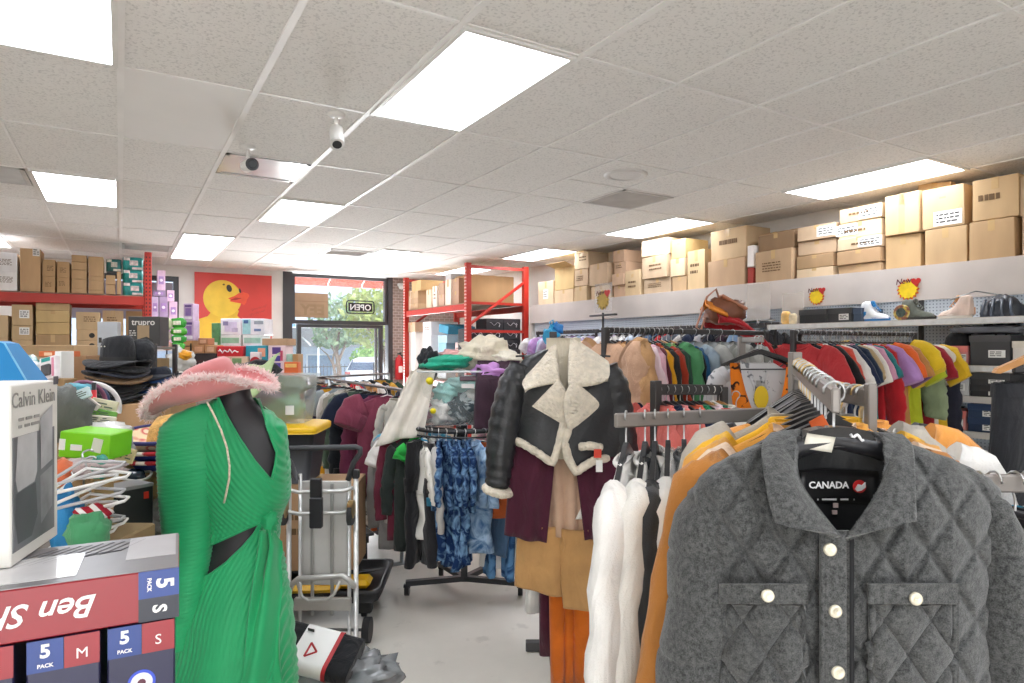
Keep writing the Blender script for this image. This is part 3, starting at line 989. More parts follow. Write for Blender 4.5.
rackbox(451, 4.44, .2, .28, RZ + .4, .1, 'crumpled grey parcel on the tall whitish carton of the right red rack', col='#b9b6b6', tape=False)
rackbox(444, 4.43, .2, .42, RZ, .18, 'lower brown carton halfway along the top deck of the right red rack', col='#c49a7c')
rackbox(444, 4.43, .2, .42, RZ + .18, .19, 'upper brown carton halfway along the top deck of the right red rack', col='#b98e6e')
rackbox(436.5, 4.43, .16, .3, RZ, .34, 'narrow white carton standing upright on the right red rack', col='#eadbc9', prints=2)
rackbox(431, 4.43, .2, .3, RZ, .30, 'cream carton below the overhanging tan carton on the right red rack', col='#dcc0a0')
rackbox(418, 4.43, .34, .4, RZ, .10, 'lowest carton of the flat pile near the far end of the right red rack', col=RB)
rackbox(418, 4.43, .34, .4, RZ + .1, .10, 'second carton of the flat pile near the far end of the right red rack', col='#bf946a')
rackbox(418, 4.43, .34, .4, RZ + .2, .12, 'third carton of the flat pile near the far end of the right red rack', col=RB)
rackbox(421, 4.43, .42, .42, RZ + .32, .18, 'yellowish carton topping the flat pile on the right red rack', col='#d0a463')
rackbox(411.5, 4.43, .2, .32, RZ, .34, 'light carton at the far end of the top deck of the right red rack', col='#dfc5a6')
# middle level
MZ = 1.194
rackbox(415, 4.44, .3, .45, MZ, .78, 'tall white carton under the tan box at the far end of the right red rack', col='#e9e2da', tape=False)
rackbox(415, 4.42, .32, .5, MZ + .78, .17, 'tan carton on the tall white carton under the top deck of the right red rack', col='#caa07a')
for k in range(4):
 rackbox(431, 4.45, .34, .5, MZ + .235 * k, .233, ['lowest', 'second', 'third', 'topmost'][k] + ' of the white boxes piled on the middle deck of the right red rack', col='#e6e3e4', tape=False, prints=2 if k % 2 else 0)
rackbox(446, 4.48, .3, .5, MZ, .3, 'white storage box at the base of the blue boxes on the right red rack', col='#d8dde2', tape=False)
rackbox(446, 4.48, .3, .5, MZ + .3, .28, 'light blue box in the middle of the blue pile on the right red rack', col='#7fb7d6', tape=False)
rackbox(447, 4.46, .34, .5, MZ + .58, .12, 'dusty blue flat box below the bright blue lid box on the right red rack', col='#9cc5dc', tape=False)
o = rackbox(448, 4.47, .36, .48, MZ + .735, .13, 'bright blue box tipped on top of its pile on the right red rack', col='#2f93bd', tape=False); o.rotation_euler = (0, radians(8), -pi / 2)
rackbox(461, 4.48, .2, .4, MZ, .38, 'brown box beside the rack post, under the bright blue box', col='#a06a4a', tape=False)
rackbox(461, 4.48, .2, .4, MZ + .38, .2, 'pink and white box on the brown box beside the rack post', col='#e0b7b4', tape=False, prints=2)
# dark shoe boxes facing the camera inside the end frame
SHOEB = plastic('#3b3b3f', .5)
cols = 3
for i in range(cols):
 for j in range(6):
  if (i, j) in ((0, 5),): continue
  bw = .30
  x = 4.62 + i * (bw + .012) - (0 if i < 2 else .005)
  z = MZ + j * .158
  nm_c = ['first', 'middle', 'last'][i]; nm_r = ['bottom', 'second', 'third', 'fourth', 'fifth', 'top'][j]
  o = carton((x, PY0 + .30, z + .001), (bw, .34, .155), 0, f'black shoe box, {nm_r} row, {nm_c} column of the stack behind the rack brace', 'black shoe boxes in the right red rack', '#3d3d41', False, seed=i * 7 + j, name='shoe_box', cat='shoe box')
  a = MB(); a.box((0, -.1705, .125), (.298, .006, .05)); a.box((0, 0, .1555), (.30, .35, .003)); a.build('lid', SHOEB, o)
  a = MB(); a.tube([(-.09 + .018 * q, -.175, .075 + .022 * sin(q * .9 + i)) for q in range(10)], .0035, 5); a.tube([(.07, -.175, .03), (.085, -.175, .075), (.07, -.175, .09)], .006, 5); a.build('printed_mark', mat('#c9c9cc', .5), o)

# left rack
LY = 9.86
LX1 = .31
t = thing('pallet_rack', 'red steel pallet rack along the left, its punched post beside the purple packs', 'rack', (0, 0, 0))
for x in (LX1, -2.2):
 for y in (LY, LY + 1.0):
  upright(t, x, y, 2.95, holes_y=-1)
for z in (2.305, 1.06):
 for y in (LY, LY + 1.0):
  beam(t, (-2.16, y, z), (LX1 - .04, y, z), .115)
 b = MB(); b.box(((LX1 - 2.2) / 2, LY + .5, z + .066), (2.4, .95, .016)); b.build('deck', DECK, t)
for x in (LX1, -2.2):
 b = MB(); b.tube([(x, LY, 1.3), (x, LY + 1, 2.2)], .02, 8); b.build('diagonal_brace', RED, t)
LZ = 2.305 + .075
LEFT = [
 (-12, 17.5, [(271.5, 'lower white printed box at the left end of the left red rack', dict(col='#e6e4e2', tape=False, prints=5)), (252, 'upper white printed box at the left end of the left red rack', dict(col='#e2e0e0', tape=False, prints=5))]),
 (19.5, 41, [(248.5, 'tall upright carton with a small white sticker on the left red rack', dict(col='#cd9f6a', sticker=(.28, .93, .07, .1)))]),
 (42, 55.5, [(276.5, 'bottom of the two printed cartons beside the tall upright one', dict(col='#c49660', prints=4)), (259.5, 'top of the two printed cartons beside the tall upright one', dict(col='#c49660', prints=4))]),
 (56.5, 70, [(277.5, 'bottom of the second pair of printed cartons on the left red rack', dict(col='#c49660', prints=4)), (261.5, 'top of the second pair of printed cartons on the left red rack', dict(col='#c49660', prints=4))]),
 (71, 87, [(289, 'bottom thin carton in the taller pile of flat cartons, left red rack', {}), (279, 'second thin carton in the taller pile of flat cartons, left red rack', {}), (270, 'third thin carton in the taller pile of flat cartons, left red rack', {}), (262, 'fourth thin carton in the taller pile of flat cartons, left red rack', {}), (255, 'top thin carton in the taller pile of flat cartons, left red rack', {})]),
 (88, 104, [(290, 'bottom thin carton in the pile with a deep box on top, left red rack', {}), (281, 'second thin carton in the pile with a deep box on top, left red rack', {}), (276, 'third thin carton in the pile with a deep box on top, left red rack', {}), (256.5, 'deep box topping the pile of thin cartons on the left red rack', {})]),
 (105.5, 115.5, [(284.5, 'lower small carton under the small teal pack on the left red rack', {}), (275, 'upper small carton under the small teal pack on the left red rack', {})]),
 (116.5, 121.5, [(271.5, 'slim carton standing on end beside the teal packs', {})]),
]
for k, (a0, a1, levels) in enumerate(LEFT):
 xa, xb = x_on_y(a0, LY + .0), x_on_y(a1, LY + .0)
 z = LZ
 for q, (top, lab, kw) in enumerate(levels):
  zt = z_at(top, (xa + xb) / 2, LY)
  carton(((xa + xb) / 2, LY + .22, z + .001), (xb - xa - .008, .42, zt - z - .002), 0, lab, 'cartons on the left pallet rack', seed=50 + k * 10 + q, **{**dict(col='#c79b66', tape=False), **kw})
  z = zt
# teal wrapped packs
def soft_pack(loc, size, yaw, label, c0, c1, group, name='wrapped_pack', cat='pack'):
 w, d, h = size
 t = thing(name, label, cat, loc, yaw, group)
 rng = random.Random(int(w * 3331 + loc[0] * 171 + loc[2] * 97))
 a = MB()
 n = 28
 rings = []
 for z, k in ((0, .93), (.04, .985), (.5, 1.0), (.96, .985), (1.0, .93)):
  rings.append([Vector((math.copysign(abs(cos(2 * pi * i / n)) ** .35, cos(2 * pi * i / n)) * w / 2 * k * (1 + .012 * sin(i * 2.2 + z * 5)), math.copysign(abs(sin(2 * pi * i / n)) ** .35, sin(2 * pi * i / n)) * d / 2 * k, z * h)) for i in range(n)])
 a.loft(rings)
 a.build('wrapper', mat(c0, .3, 0, .3, 14, .3, 20), t)
 a = MB(); a.box((rng.uniform(-.1, .1) * w, -d / 2 - .003, h * .55), (w * .4, .005, h * .4), .002); a.box((-w * .3, -d / 2 - .003, h * .85), (w * .3, .005, h * .22), .002); a.box((w * .2, -d / 2 - .003, h * .12), (w * .5, .005, h * .18), .002)
 a.build('printed_panel', mat(c1, .4, var=.25, vscale=25), t)
 return t
TEAL, TEALD = '#2a9c97', '#e4d6d2'
xa, xb = x_on_y(105, LY), x_on_y(121, LY)
zq = z_at(275, (xa + xb) / 2, LY)
soft_pack(((xa + xb) / 2 + .01, LY + .22, max(zq, z_at(271.5, xb, LY)) + .003), (xb - xa, .3, .16), 0, 'small teal wrapped pack on the small cartons, left red rack', '#256f6b', '#cfc8b8', 'teal packs')
xa, xb = x_on_y(123, LY), x_on_y(144, LY)
for k in range(3):
 h = (z_at(257.5, xb, LY) - LZ) / 3
 soft_pack(((xa + xb) / 2 - .005, LY + .2, LZ + .001 + k * h), (xb - xa, .32, h - .003), 0, ['bottom', 'middle', 'top'][k] + ' teal wrapped pack of the three piled beside the red punched post', TEAL, TEALD, 'teal packs')
# lower level of the left rack
LZ2 = 1.06 + .075
LOW = [
 (-14, 8.5, 0, [(337, 'carton at the left edge on the lower deck of the left red rack', {}), (315, 'upper carton at the left edge on the lower deck of the left red rack', dict(col='#cba777'))]),
 (11, 33, 0, [(362, 'carton hidden low in the pile with two white stickered cartons', {}), (340, 'lower white stickered carton on the lower deck of the left red rack', {}), (325.5, 'middle white stickered carton on the lower deck of the left red rack', dict(sticker=(.1, .62, .1, .09))), (304.5, 'upper white stickered carton on the lower deck of the left red rack', dict(sticker=(.1, .55, .1, .10)))]),
 (35, 70, .02, [(362, 'carton at the base of the creased yellowish pair, left red rack', {}), (334.5, 'carton under the creased yellowish pair, left red rack', dict(col='#b48a58')), (322.5, 'lower creased yellowish carton with split edges, left red rack', dict(col='#cca563')), (310.5, 'upper creased yellowish carton with split edges, left red rack', dict(col='#d0ab68')), (303, 'thin carton lying on the creased yellowish pair, left red rack', dict(col='#cda86e'))]),
 (75.5, 100.5, 0, [(364, 'bottom carton of the pile marked with black dots', {}), (350.5, 'carton with no dot in the pile marked with black dots', {}), (341, 'lower black dotted carton behind the black hats', dict(col='#cfa772', dot=1)), (330, 'upper black dotted carton behind the black hats', dict(col='#cfa772', dot=1)), (312, 'printed carton topping the pile marked with black dots', dict(prints=3))]),
 (102, 124, .1, [(345, 'carton behind the grey panel on the lower deck of the left red rack', {}), (331, 'carton mid pile beside the red punched post', {}), (310.5, 'wide printed carton below the red beam beside the punched post', dict(prints=3))]),
 (125.5, 143, .1, [(331, 'carton behind the black product box beside the punched post', dict(col='#a9804f')), (311, 'upper carton behind the black product box beside the punched post', dict(col='#a9804f'))]),
]
for k, (a0, a1, dy, levels) in enumerate(LOW):
 xa, xb = x_on_y(a0, LY + dy), x_on_y(a1, LY + dy)
 z = LZ2
 for q, (top, lab, kw) in enumerate(levels):
  kw = dict(kw); dot = kw.pop('dot', 0)
  zt = z_at(top, (xa + xb) / 2, LY + dy)
  o = carton(((xa + xb) / 2, LY + dy + .23, z + .001), (xb - xa - .012, .42, zt - z - .002), 0, lab, 'cartons on the left pallet rack', seed=150 + k * 10 + q, **{**dict(col='#cba571', tape=k % 2 == 0), **kw})
  if dot:
   a = MB(); a.x = Matrix.Translation((.04, -.2125, (zt - z) / 2)) @ Matrix.Rotation(pi / 2, 4, 'X'); a.lathe([(.032, 0), (.032, .002)], seg=16); a.build('dot_mark', INK, o)
  z = zt
# big lettered carton leaning in front, on a table of its own
# ================================================================== HANGERS AND GARMENTS
STEEL = metal('#b4b5b6', .28)
GOLDM = metal('#c2a878', .35)
BLKP = plastic('#232326', .35)
_hm = {}
def hanger_meshes(style, W):
 key = (style, round(W, 2))
 if key in _hm:
  return _hm[key]
 hk = MB()
 pts = [(0, 0, -.075), (0, 0, -.045), (.004, 0, -.034)]
 for k in range(9):
  a = -pi / 3 + (pi * 1.38) * k / 8
  pts.append((.0165 * cos(a), 0, -.0125 + .0165 * sin(a)))
 hk.tube(pts, .0022, 6)
 hm_ = GOLDM if style == 'gold' else STEEL
 if style == 'white': hm_ = plastic('#eceae6', .35)
 h = hk.build('hook', hm_)
 b = MB()
 w = .2 * W
 if style in ('black', 'gold', 'wood', 'grey'):
  th = .011 if style != 'wood' else .014
  b.prism([(-w, -.150), (-w * .97, -.138), (-w * .5, -.098), (-.02, -.072), (0, -.066), (.02, -.072), (w * .5, -.098), (w * .97, -.138), (w, -.150), (w * .93, -.152), (w * .5, -.118), (.02, -.094), (-.02, -.094), (-w * .5, -.118), (-w * .93, -.152)], -th / 2, th / 2)
  if style != 'wood':
   b.tube([(-w * .8, 0, -.145), (-w * .6, 0, -.168), (w * .6, 0, -.168), (w * .8, 0, -.145)], .004, 6)
  m = {'black': BLKP, 'gold': BLKP, 'wood': mat('#c08a54', .4, var=.15, stretch=(1, 6, 6)), 'grey': plastic('#8b8b8d')}[style]
 elif style == 'clip':
  b.tube([(-w, 0, -.09), (-.03, 0, -.082), (.03, 0, -.082), (w, 0, -.09)], .005, 6)
  for s in (-1, 1):
   b.box((s * w * .75, 0, -.108), (.03, .022, .05), .003)
  m = plastic('#4a4b4e', .25)
 else:
  b.tube([(0, 0, -.07), (w * .5, 0, -.098), (w, 0, -.143), (w * .9, 0, -.158), (-w * .9, 0, -.158), (-w, 0, -.143), (-w * .5, 0, -.098)], .0045, 6, True)
  m = plastic('#eceae6', .35)
 o = b.build('shoulders', m)
 r = (h.data, o.data)
 for q in (h, o):
  bpy.data.objects.remove(q)
 _hm[key] = r
 return r

def hanger(style, loc, yaw, label, group=None, W=1.0, name='clothes_hanger'):
 hm_, sm = hanger_meshes(style, W)
 t = thing(name, label, 'hanger', loc, yaw, group)
 instance('hook', hm_, t)
 instance('shoulders', sm, t)
 return t

def lerp(a, b, t): return a + (b - a) * t
def prof(tab, s):
 if s <= tab[0][0]: return tab[0][1]
 for (a, va), (b, vb) in zip(tab, tab[1:]):
  if s <= b:
   t = (s - a) / (b - a)
   t = t * t * (3 - 2 * t) * .5 + t * .5
   return lerp(va, vb, t)
 return tab[-1][1]

def dense(P, R, rng, n=5, amp=.045):
 pts, rs = [], []
 a, b = rng.uniform(0, 6), rng.uniform(18, 30)
 for i in range(len(P) - 1):
  for k in range(n):
   f = k / n
   pts.append(Vector(P[i]).lerp(Vector(P[i + 1]), f)); rs.append(lerp(R[i], R[i + 1], f))
 pts.append(Vector(P[-1])); rs.append(R[-1])
 for k in range(2, len(pts) - 1):
  w = sin(a + b * .02 * k * k) + .6 * sin(a * 2 + 2.1 * k)
  rs[k] *= 1 + amp * w
  pts[k] += Vector((.004 * w, .005 * sin(1.7 * k + a), 0))
 return pts, rs

def ring_at(w, d, z, n, fold, x0=0.0, pwx=.75, pwy=.9):
 out = []
 for k in range(n):
  a = 2 * pi * k / n
  c, s = cos(a), sin(a)
  x = math.copysign(abs(c) ** pwx, c) * w
  y = math.copysign(abs(s) ** pwy, s) * d
  out.append(Vector((x0 + x, y + fold(x, z), z)))
 return out

def garment(kind, m, loc, yaw, label, name, cat, group=None, seed=0, L=None, W=1.0, drop=.07, depth=.034, spread=.05, sleeve_m=None, cuff_m=None, n=26, cover=None, sl=1.0, hem_m=None, lean=0.0):
 rng = random.Random(seed + 1000)
 t = thing(name, label, cat, loc, yaw, group)
 ph = [rng.uniform(0, 6.28) for _ in range(6)]
 kf = rng.uniform(18, 30)
 z0 = -drop - (.016 if kind not in ('skirt', 'folded', 'pants') else 0)
 DEF = dict(tee=.66, long=.66, shirt=.72, jacket=.70, coat=1.02, dress=1.0, gown=1.15, tank=.62, skirt=.55, pants=1.0, folded=.58, pajama=.42, vest=.6)
 L = L or DEF[kind]
 amp = .022
 def fold(x, z):
  s = max(0, (z0 - z) / L)
  return amp * s * (sin(kf * x + ph[0]) + .5 * sin(kf * 1.9 * x + ph[1] + 2 * s)) + .008 * sin(7 * s + ph[2]) * s + lean * s + .005 * min(1, 5 * s) * (sin(47 * x + 6 * s * L * 3 + ph[3]) + sin(26 * z + 19 * x + ph[4]))
 sh = .20 * W
 tabs = {
  'tee': [(0, .088 * W), (.008, .105 * W), (.055, sh), (.09, sh * 1.06), (.17, sh * 1.05), (L, sh * 1.12)],
  'dress': [(0, .088 * W), (.008, .10 * W), (.055, sh * .95), (.18, sh * .95), (.38, sh * .8), (L, sh * 1.35)],
  'tank': [(.14, sh * .9), (.2, sh * .95), (L, sh * 1.05)],
  'skirt': [(.03, sh * .85), (.12, sh * .95), (L, sh * 1.15)],
  'folded': [(.085, sh * .72), (.1, sh * .8), (L, sh * .8)],
 }
 tb = tabs['dress' if kind in ('dress', 'gown') else kind if kind in tabs else 'tee']
 if kind != 'pants':
  s0 = tb[0][0]
  ss = [s0, s0 + .008, s0 + .02, s0 + .04, s0 + .06, s0 + .08, s0 + .11]
  nrow = max(6, int(L / .06))
  ss += [s0 + .11 + (L - s0 - .11) * (k + 1) / nrow for k in range(nrow)]
  rings = []
  for s in ss:
   dd = depth * (.35 + .65 * min(1, (s - s0) / .16)) * (1 + .25 * (s / L))
   if kind == 'folded': dd = depth * .75
   rings.append(ring_at(prof(tb, s), dd, z0 - s, n, fold, pwx=.62 if kind in ('folded', 'skirt') else .75))
  b = MB()
  b.loft(rings, True, True)
  b.build({'skirt': 'skirt_panel', 'folded': 'folded_legs'}.get(kind, 'body'), m, t)
 long_ = kind in ('long', 'shirt', 'jacket', 'coat', 'pajama', 'gown')
 if long_ or kind in ('tee', 'dress'):
  sm = sleeve_m or m
  for s in (-1, 1):
   b = MB()
   sp = spread * rng.uniform(.6, 1.3)
   yb = rng.uniform(-.02, .02)
   if long_:
    ln = (.56 if kind != 'pajama' else .36) * W ** .5 * sl
    P = [(s * sh * .80, 0, z0 - .062), (s * (sh + .015), 0, z0 - .092), (s * (sh + .035 + sp * .3), yb * .5, z0 - .12 - ln * .3), (s * (sh + .04 + sp * .7), yb, z0 - .12 - ln * .62), (s * (sh + .03 + sp), yb * 1.3, z0 - .1 - ln)]
    r0 = (.03, .034, .033, .030, .025) if kind not in ('jacket', 'coat') else (.036, .042, .04, .037, .034)
    b.tube(*dense(P, [q * W ** .5 * depth / .034 for q in r0], rng, 5, .045 if W > .75 else .02), 14, False, 1.9)
   else:
    k_ = rng.uniform(.8, 1.15) * min(1, W)
    P = [(s * sh * .82, 0, z0 - .062), (s * (sh + .02), 0, z0 - .088), (s * (sh + .06 * k_ + sp * .4), yb, z0 - .10 - .07 * k_), (s * (sh + .085 * k_ + sp * .6), yb * 1.4, z0 - .10 - .14 * k_)]
    b.tube(*dense(P, [q * W ** .5 * depth / .034 for q in (.03, .036, .036, .033)], rng, 3, .012), 14, False, 2.2)
   so = b.build('sleeve', sm, t)
   if long_ and (cuff_m or kind in ('shirt', 'jacket')):
    b = MB()
    e, d0 = Vector(P[-1]), (Vector(P[-1]) - Vector(P[-2])).normalized()
    b.tube([e - d0 * .045, e + d0 * .004], r0[-1] * W ** .5 * depth / .034 * 1.1, 14, False, 1.9)
    b.build('cuff', cuff_m or sm, so)
 if kind in ('tee', 'long', 'pajama', 'dress'):
  b = MB()
  b.tube([(.094 * W * cos(a), .020 * sin(a), z0 - .002 - (.035 if sin(a) < 0 else 0) * max(0, -sin(a))) for a in [2 * pi * k / 18 for k in range(18)]], .006, 6, True)
  b.build('neckband', cuff_m or m, t)
 if kind in ('shirt', 'jacket', 'coat'):
  b = MB()
  for s in (-1, 1):
   b.grid(lambda u, v, s=s: (s * (.085 - .055 * u) * W, .024 - .06 * u - .012 * v, z0 + .012 - .10 * u * u - v * (.04 + .03 * u)), 6, 3, .004)
  b.build('collar', m, t)
  b = MB()
  dd = depth * 1.12
  b.grid(lambda u, v: ((u - .5) * .03, -dd * (.6 + .4 * min(1, v * 4)) + fold(0, z0 - .1 - v * (L - .12)) - .006, z0 - .09 - v * (L - .10)), 1, 14, .003)
  b.build('placket', m, t)
  b = MB()
  for k in range(5):
   zz = z0 - .14 - k * (L - .2) / 5
   b.box((0, -dd + fold(0, zz) - .010, zz), (.011, .004, .011), .003)
  b.build('button_strip', mat('#d8d0c2', .3), t)
 if kind == 'tank':
  for s in (-1, 1):
   b = MB(); b.tube([(s * sh * .62, -.03, z0 - .16), (s * sh * .5, -.012, z0 - .08), (s * sh * .42, 0, z0 - .045), (s * sh * .5, .012, z0 - .08), (s * sh * .62, .03, z0 - .16)], .016, 8, False, .4)
   b.build('strap', m, t)
 if kind in ('skirt', ):
  b = MB(); b.loft([ring_at(sh * .86, depth * .7, z0 - .028 - q, n, fold, pwx=.62) for q in (0, .035)], False, False); b.build('waistband', hem_m or m, t)
 if kind in ('pants', 'pajama'):
  zt = z0 - (.03 if kind == 'pants' else L - .03)
  ll = L if kind == 'pants' else L * .95
  wz = .165 * W
  if kind == 'pants':
   b = MB(); b.loft([ring_at(wz * k, depth * (.8 + .4 * q), zt - q * .30, n, fold, pwx=.65) for k, q in ((.97, 0), (1, .1), (1.08, .5), (1.12, 1.0))], True, True); b.build('hips', m, t)
   b = MB(); b.loft([ring_at(wz * 1.0, depth * .95, zt + .004 - q, n, fold, pwx=.65) for q in (0, .036)], False, False); b.build('waistband', hem_m or m, t)
  for s in (-1, 1):
   b = MB()
   za = zt - (.22 if kind == 'pants' else .0)
   b.loft([ring_at(wz * (.58 - .08 * q), depth * 1.05, za - q * (ll - (.25 if kind == 'pants' else .05)), 16, fold, s * wz * (.53 + .06 * q), pwx=.7) for q in (0, .15, .3, .45, .6, .75, .9, 1)], True, True)
   lo = b.build('trouser_leg', sleeve_m or m, t)
 if cover:
  b = MB()
  b.loft([ring_at(prof([(0, .05), (.08, sh * 1.2), (.2, sh * 1.5), (L + .12, sh * 1.5)], s), depth * (.5 + 1.1 * min(1, s / .2)), z0 + .012 - s, n, lambda x, z: 1.3 * fold(x * 1.4, z), pwx=.7) for s in [0, .03, .06, .09, .14, .2] + [.2 + (L - .06) * k / 10 for k in range(1, 11)]], True, False)
  b.build('plastic_cover', cover, t)
 return t

KINDNAME = dict(tee=('tee_shirt', 'shirt'), long=('long_sleeve_top', 'top'), shirt=('button_shirt', 'shirt'), jacket=('jacket', 'jacket'), coat=('coat', 'coat'), dress=('dress', 'dress'), gown=('long_dress', 'dress'), tank=('sleeveless_top', 'top'), skirt=('skirt', 'skirt'), pants=('trousers', 'trousers'), folded=('folded_trousers', 'trousers'), pajama=('pajama_set', 'pajamas'), vest=('vest', 'vest'))

def hang(kind, m, pos, yaw, desc, where, style='black', group=None, seed=0, hgroup=None, **kw):
 nm, ct = KINDNAME[kind]
 W = kw.get('W', 1.0)
 hanger(style, pos, yaw, f'{dict(black="black", gold="black and brass", wood="wooden", white="white", wire="white", clip="clip", grey="grey")[style]} hanger holding the {desc} {where}', hgroup, min(W, 1.1) * (.9 if kind not in ('skirt', 'pants') else .8))
 return garment(kind, m, pos, yaw, f'{desc} {where}', nm, ct, group, seed, **kw)

def row(p0, p1, items, where, group, hgroup, style='black', flip=False, jitter=.06, seed=0, ts=None):
 p0, p1 = Vector(p0), Vector(p1)
 d = p1 - p0
 phi = atan2(d.y, d.x)
 rng = random.Random(seed)
 for k, it in enumerate(items):
  kind, m, desc = it[:3]
  kw = dict(it[3]) if len(it) > 3 else {}
  t = ts[k] if ts else (k + .5) / len(items)
  st = kw.pop('style', style)
  yw = kw.pop('turn', 0)
  hang(kind, m, p0 + d * t, phi + pi / 2 + (pi if flip else 0) + rng.uniform(-jitter, jitter) + yw, desc, where, st, group, seed * 100 + k, hgroup, **kw)

RACKG = mat('#8d8782', .45, .3, .04)
RACKD = mat('#4b4a4b', .4, .5, .05)
def bar_between(mb, p0, p1, h, t, bev=.003):
 p0, p1 = Vector(p0), Vector(p1)
 d = p1 - p0
 c = (p0 + p1) / 2
 mb.box(c, (Vector((d.x, d.y, 0)).length, t, h), bev, rz=atan2(d.y, d.x), ry=-atan2(d.z, Vector((d.x, d.y, 0)).length))

# ---- colours
WHITE = cloth('#e9e7e3'); OFFW = cloth('#dcd6cb'); CREAM = cloth('#e0d5bf'); CHAR = cloth('#38393b'); BLACKC = cloth('#1f1f22', bump=.15)
GREYC = cloth('#9b9a99'); LGREY = cloth('#bdbab6'); NAVY = cloth('#232d47'); MAROON = cloth('#6d2a3c'); RUST = cloth('#b4582a'); CAMEL = cloth('#c39a6f')
TAN = cloth('#b7793a'); MUST = cloth('#d99a1e'); YELL = cloth('#e5c22c'); REDC = cloth('#b8242c'); GREENC = cloth('#4d8a5b'); DGREEN = cloth('#2f4a3c'); PINK = cloth('#e7b6c6')
LPINK = cloth('#ecd2da'); CORAL = cloth('#e0736a'); LAV = cloth('#c4b5dc'); LBLUE = cloth('#8fbad6'); SKY = cloth('#4fa9c9'); BLUEC = cloth('#2f639b'); PURP = cloth('#7d5788'); ORANGE = cloth('#e4672b'); SAGE = cloth('#8b9a79'); DENIM = cloth('#46617f'); TEALC = cloth('#2f7f84'); BROWNC = cloth('#5f4032'); PLUM = cloth('#3e2a36')
FLORAL = pattern('#2a2b2d', '#d8c1b4', 26, 'cells', .32, .08, h2='#7a9a5a'); FLORALP = pattern('#dcd6d0', '#a85d8c', 20, 'cells', .4, .1); STRIPE = pattern('#efece6', '#3c4a6a', 9, 'wavez', .5, .03); REDSTRIPE = pattern('#c22b33', '#f0ece8', 7, 'wavez', .5, .03)
TIEDYE = pattern('#16315c', '#7ea6cc', 13, 'noise', .56, .12, distortion=1.6); CATP = pattern('#e8e5dd', '#46484a', 15, 'noise', .66, .012, distortion=.4); LEOP = pattern('#d9761f', '#36211a', 22, 'noise', .62, .02, distortion=.8); GREYP_ = pattern('#c9c8ca', '#77797e', 26, 'noise', .6, .03)
FILM = film('#dfe3e6', .32)
FILMG = film('#b9bdbf', .55, .15, .7)
# ================================================================== CLOTHES RACKS
# ---- four-way rack in the right foreground
P0 = (.701, 1.62)
t = thing('clothes_rack', 'grey four-way clothes rack carrying the quilted jacket and the white shirts', 'rack', rf(P0[0], P0[1], 0), -TH)
def loc_(r, f, z): return Vector((r - P0[0], f - P0[1], z))
b = MB(); b.box((0, 0, .86), (.024, .03, 1.64), .002); b.build('post', RACKG, t)
b = MB(); bar_between(b, loc_(.228, 1.45, 1.529), loc_(.701, 1.62, 1.529), .032, .013); b.build('rail', RACKG, t)
b = MB(); bar_between(b, loc_(.701, 1.62, 1.643), loc_(.478, .965, 1.612), .038, .013); b.build('rail', RACKG, t)
b = MB(); bar_between(b, loc_(.701, 1.62, 1.598), loc_(.655, 1.2, 1.598), .034, .013); b.build('rail', RACKG, t)
b = MB(); b.box(loc_(.658, 1.2, 1.52), (.017, .017, .21), .002); b.build('end_stop', RACKG, t)
b = MB()
for a_ in (.4, 2.0, 3.5, 5.1):
 bar_between(b, (0, 0, .06), (.42 * cos(a_), .42 * sin(a_), .06), .03, .04)
b.build('base', RACKG, t)
for a_ in (.4, 2.0, 3.5, 5.1):
 b = MB(); b.tube([(.4 * cos(a_) - .01, .4 * sin(a_), .026), (.4 * cos(a_) + .012, .4 * sin(a_), .026)], .024, 14); b.build('caster', BLKP, t)

# left rail of that rack: shirts and bagged tops, edges towards the viewer
def on_rail(px):
 u = (px - CX) / FPX
 # rail from (.228,1.45) to (.701,1.62)
 t_ = (u * 1.45 - .228) / ((.701 - .228) - u * (1.62 - 1.45))
 return rf(.228 + .473 * t_, 1.45 + .17 * t_, 1.546)
W1 = 'on the grey rack bar'
G1 = 'tops on the grey bar beside the quilted jacket'
ang = -TH + pi / 2
for k, (px, kind, m, desc, kw) in enumerate([
 (626, 'long', WHITE, 'outermost white long-sleeved top', dict(turn=-.30, L=.8)),
 (645, 'long', cloth('#e4e2dc'), 'second white long-sleeved top', dict(turn=-.28, L=.8)),
 (655, 'jacket', CHAR, 'charcoal jacket', dict(turn=-.26, depth=.026)),
 (684, 'long', cloth('#55585b'), 'dark top in a clear plastic bag', dict(turn=-.25, cover=FILM)),
 (668, 'shirt', WHITE, 'white shirt in a clear plastic bag', dict(turn=-.25, cover=FILM, L=.8)),
 (700, 'tee', pattern('#e9e6e2', '#4a4d55', 9, 'noise', .62, .02), 'white tee with a dark print', dict(turn=-.25)),
]):
 tn = kw.pop('turn')
 hang(kind, m, on_rail(px), ang + tn, desc, W1, 'black', G1, 300 + k, 'hangers on the grey bar beside the quilted jacket', spread=.07, drop=.085, **kw)

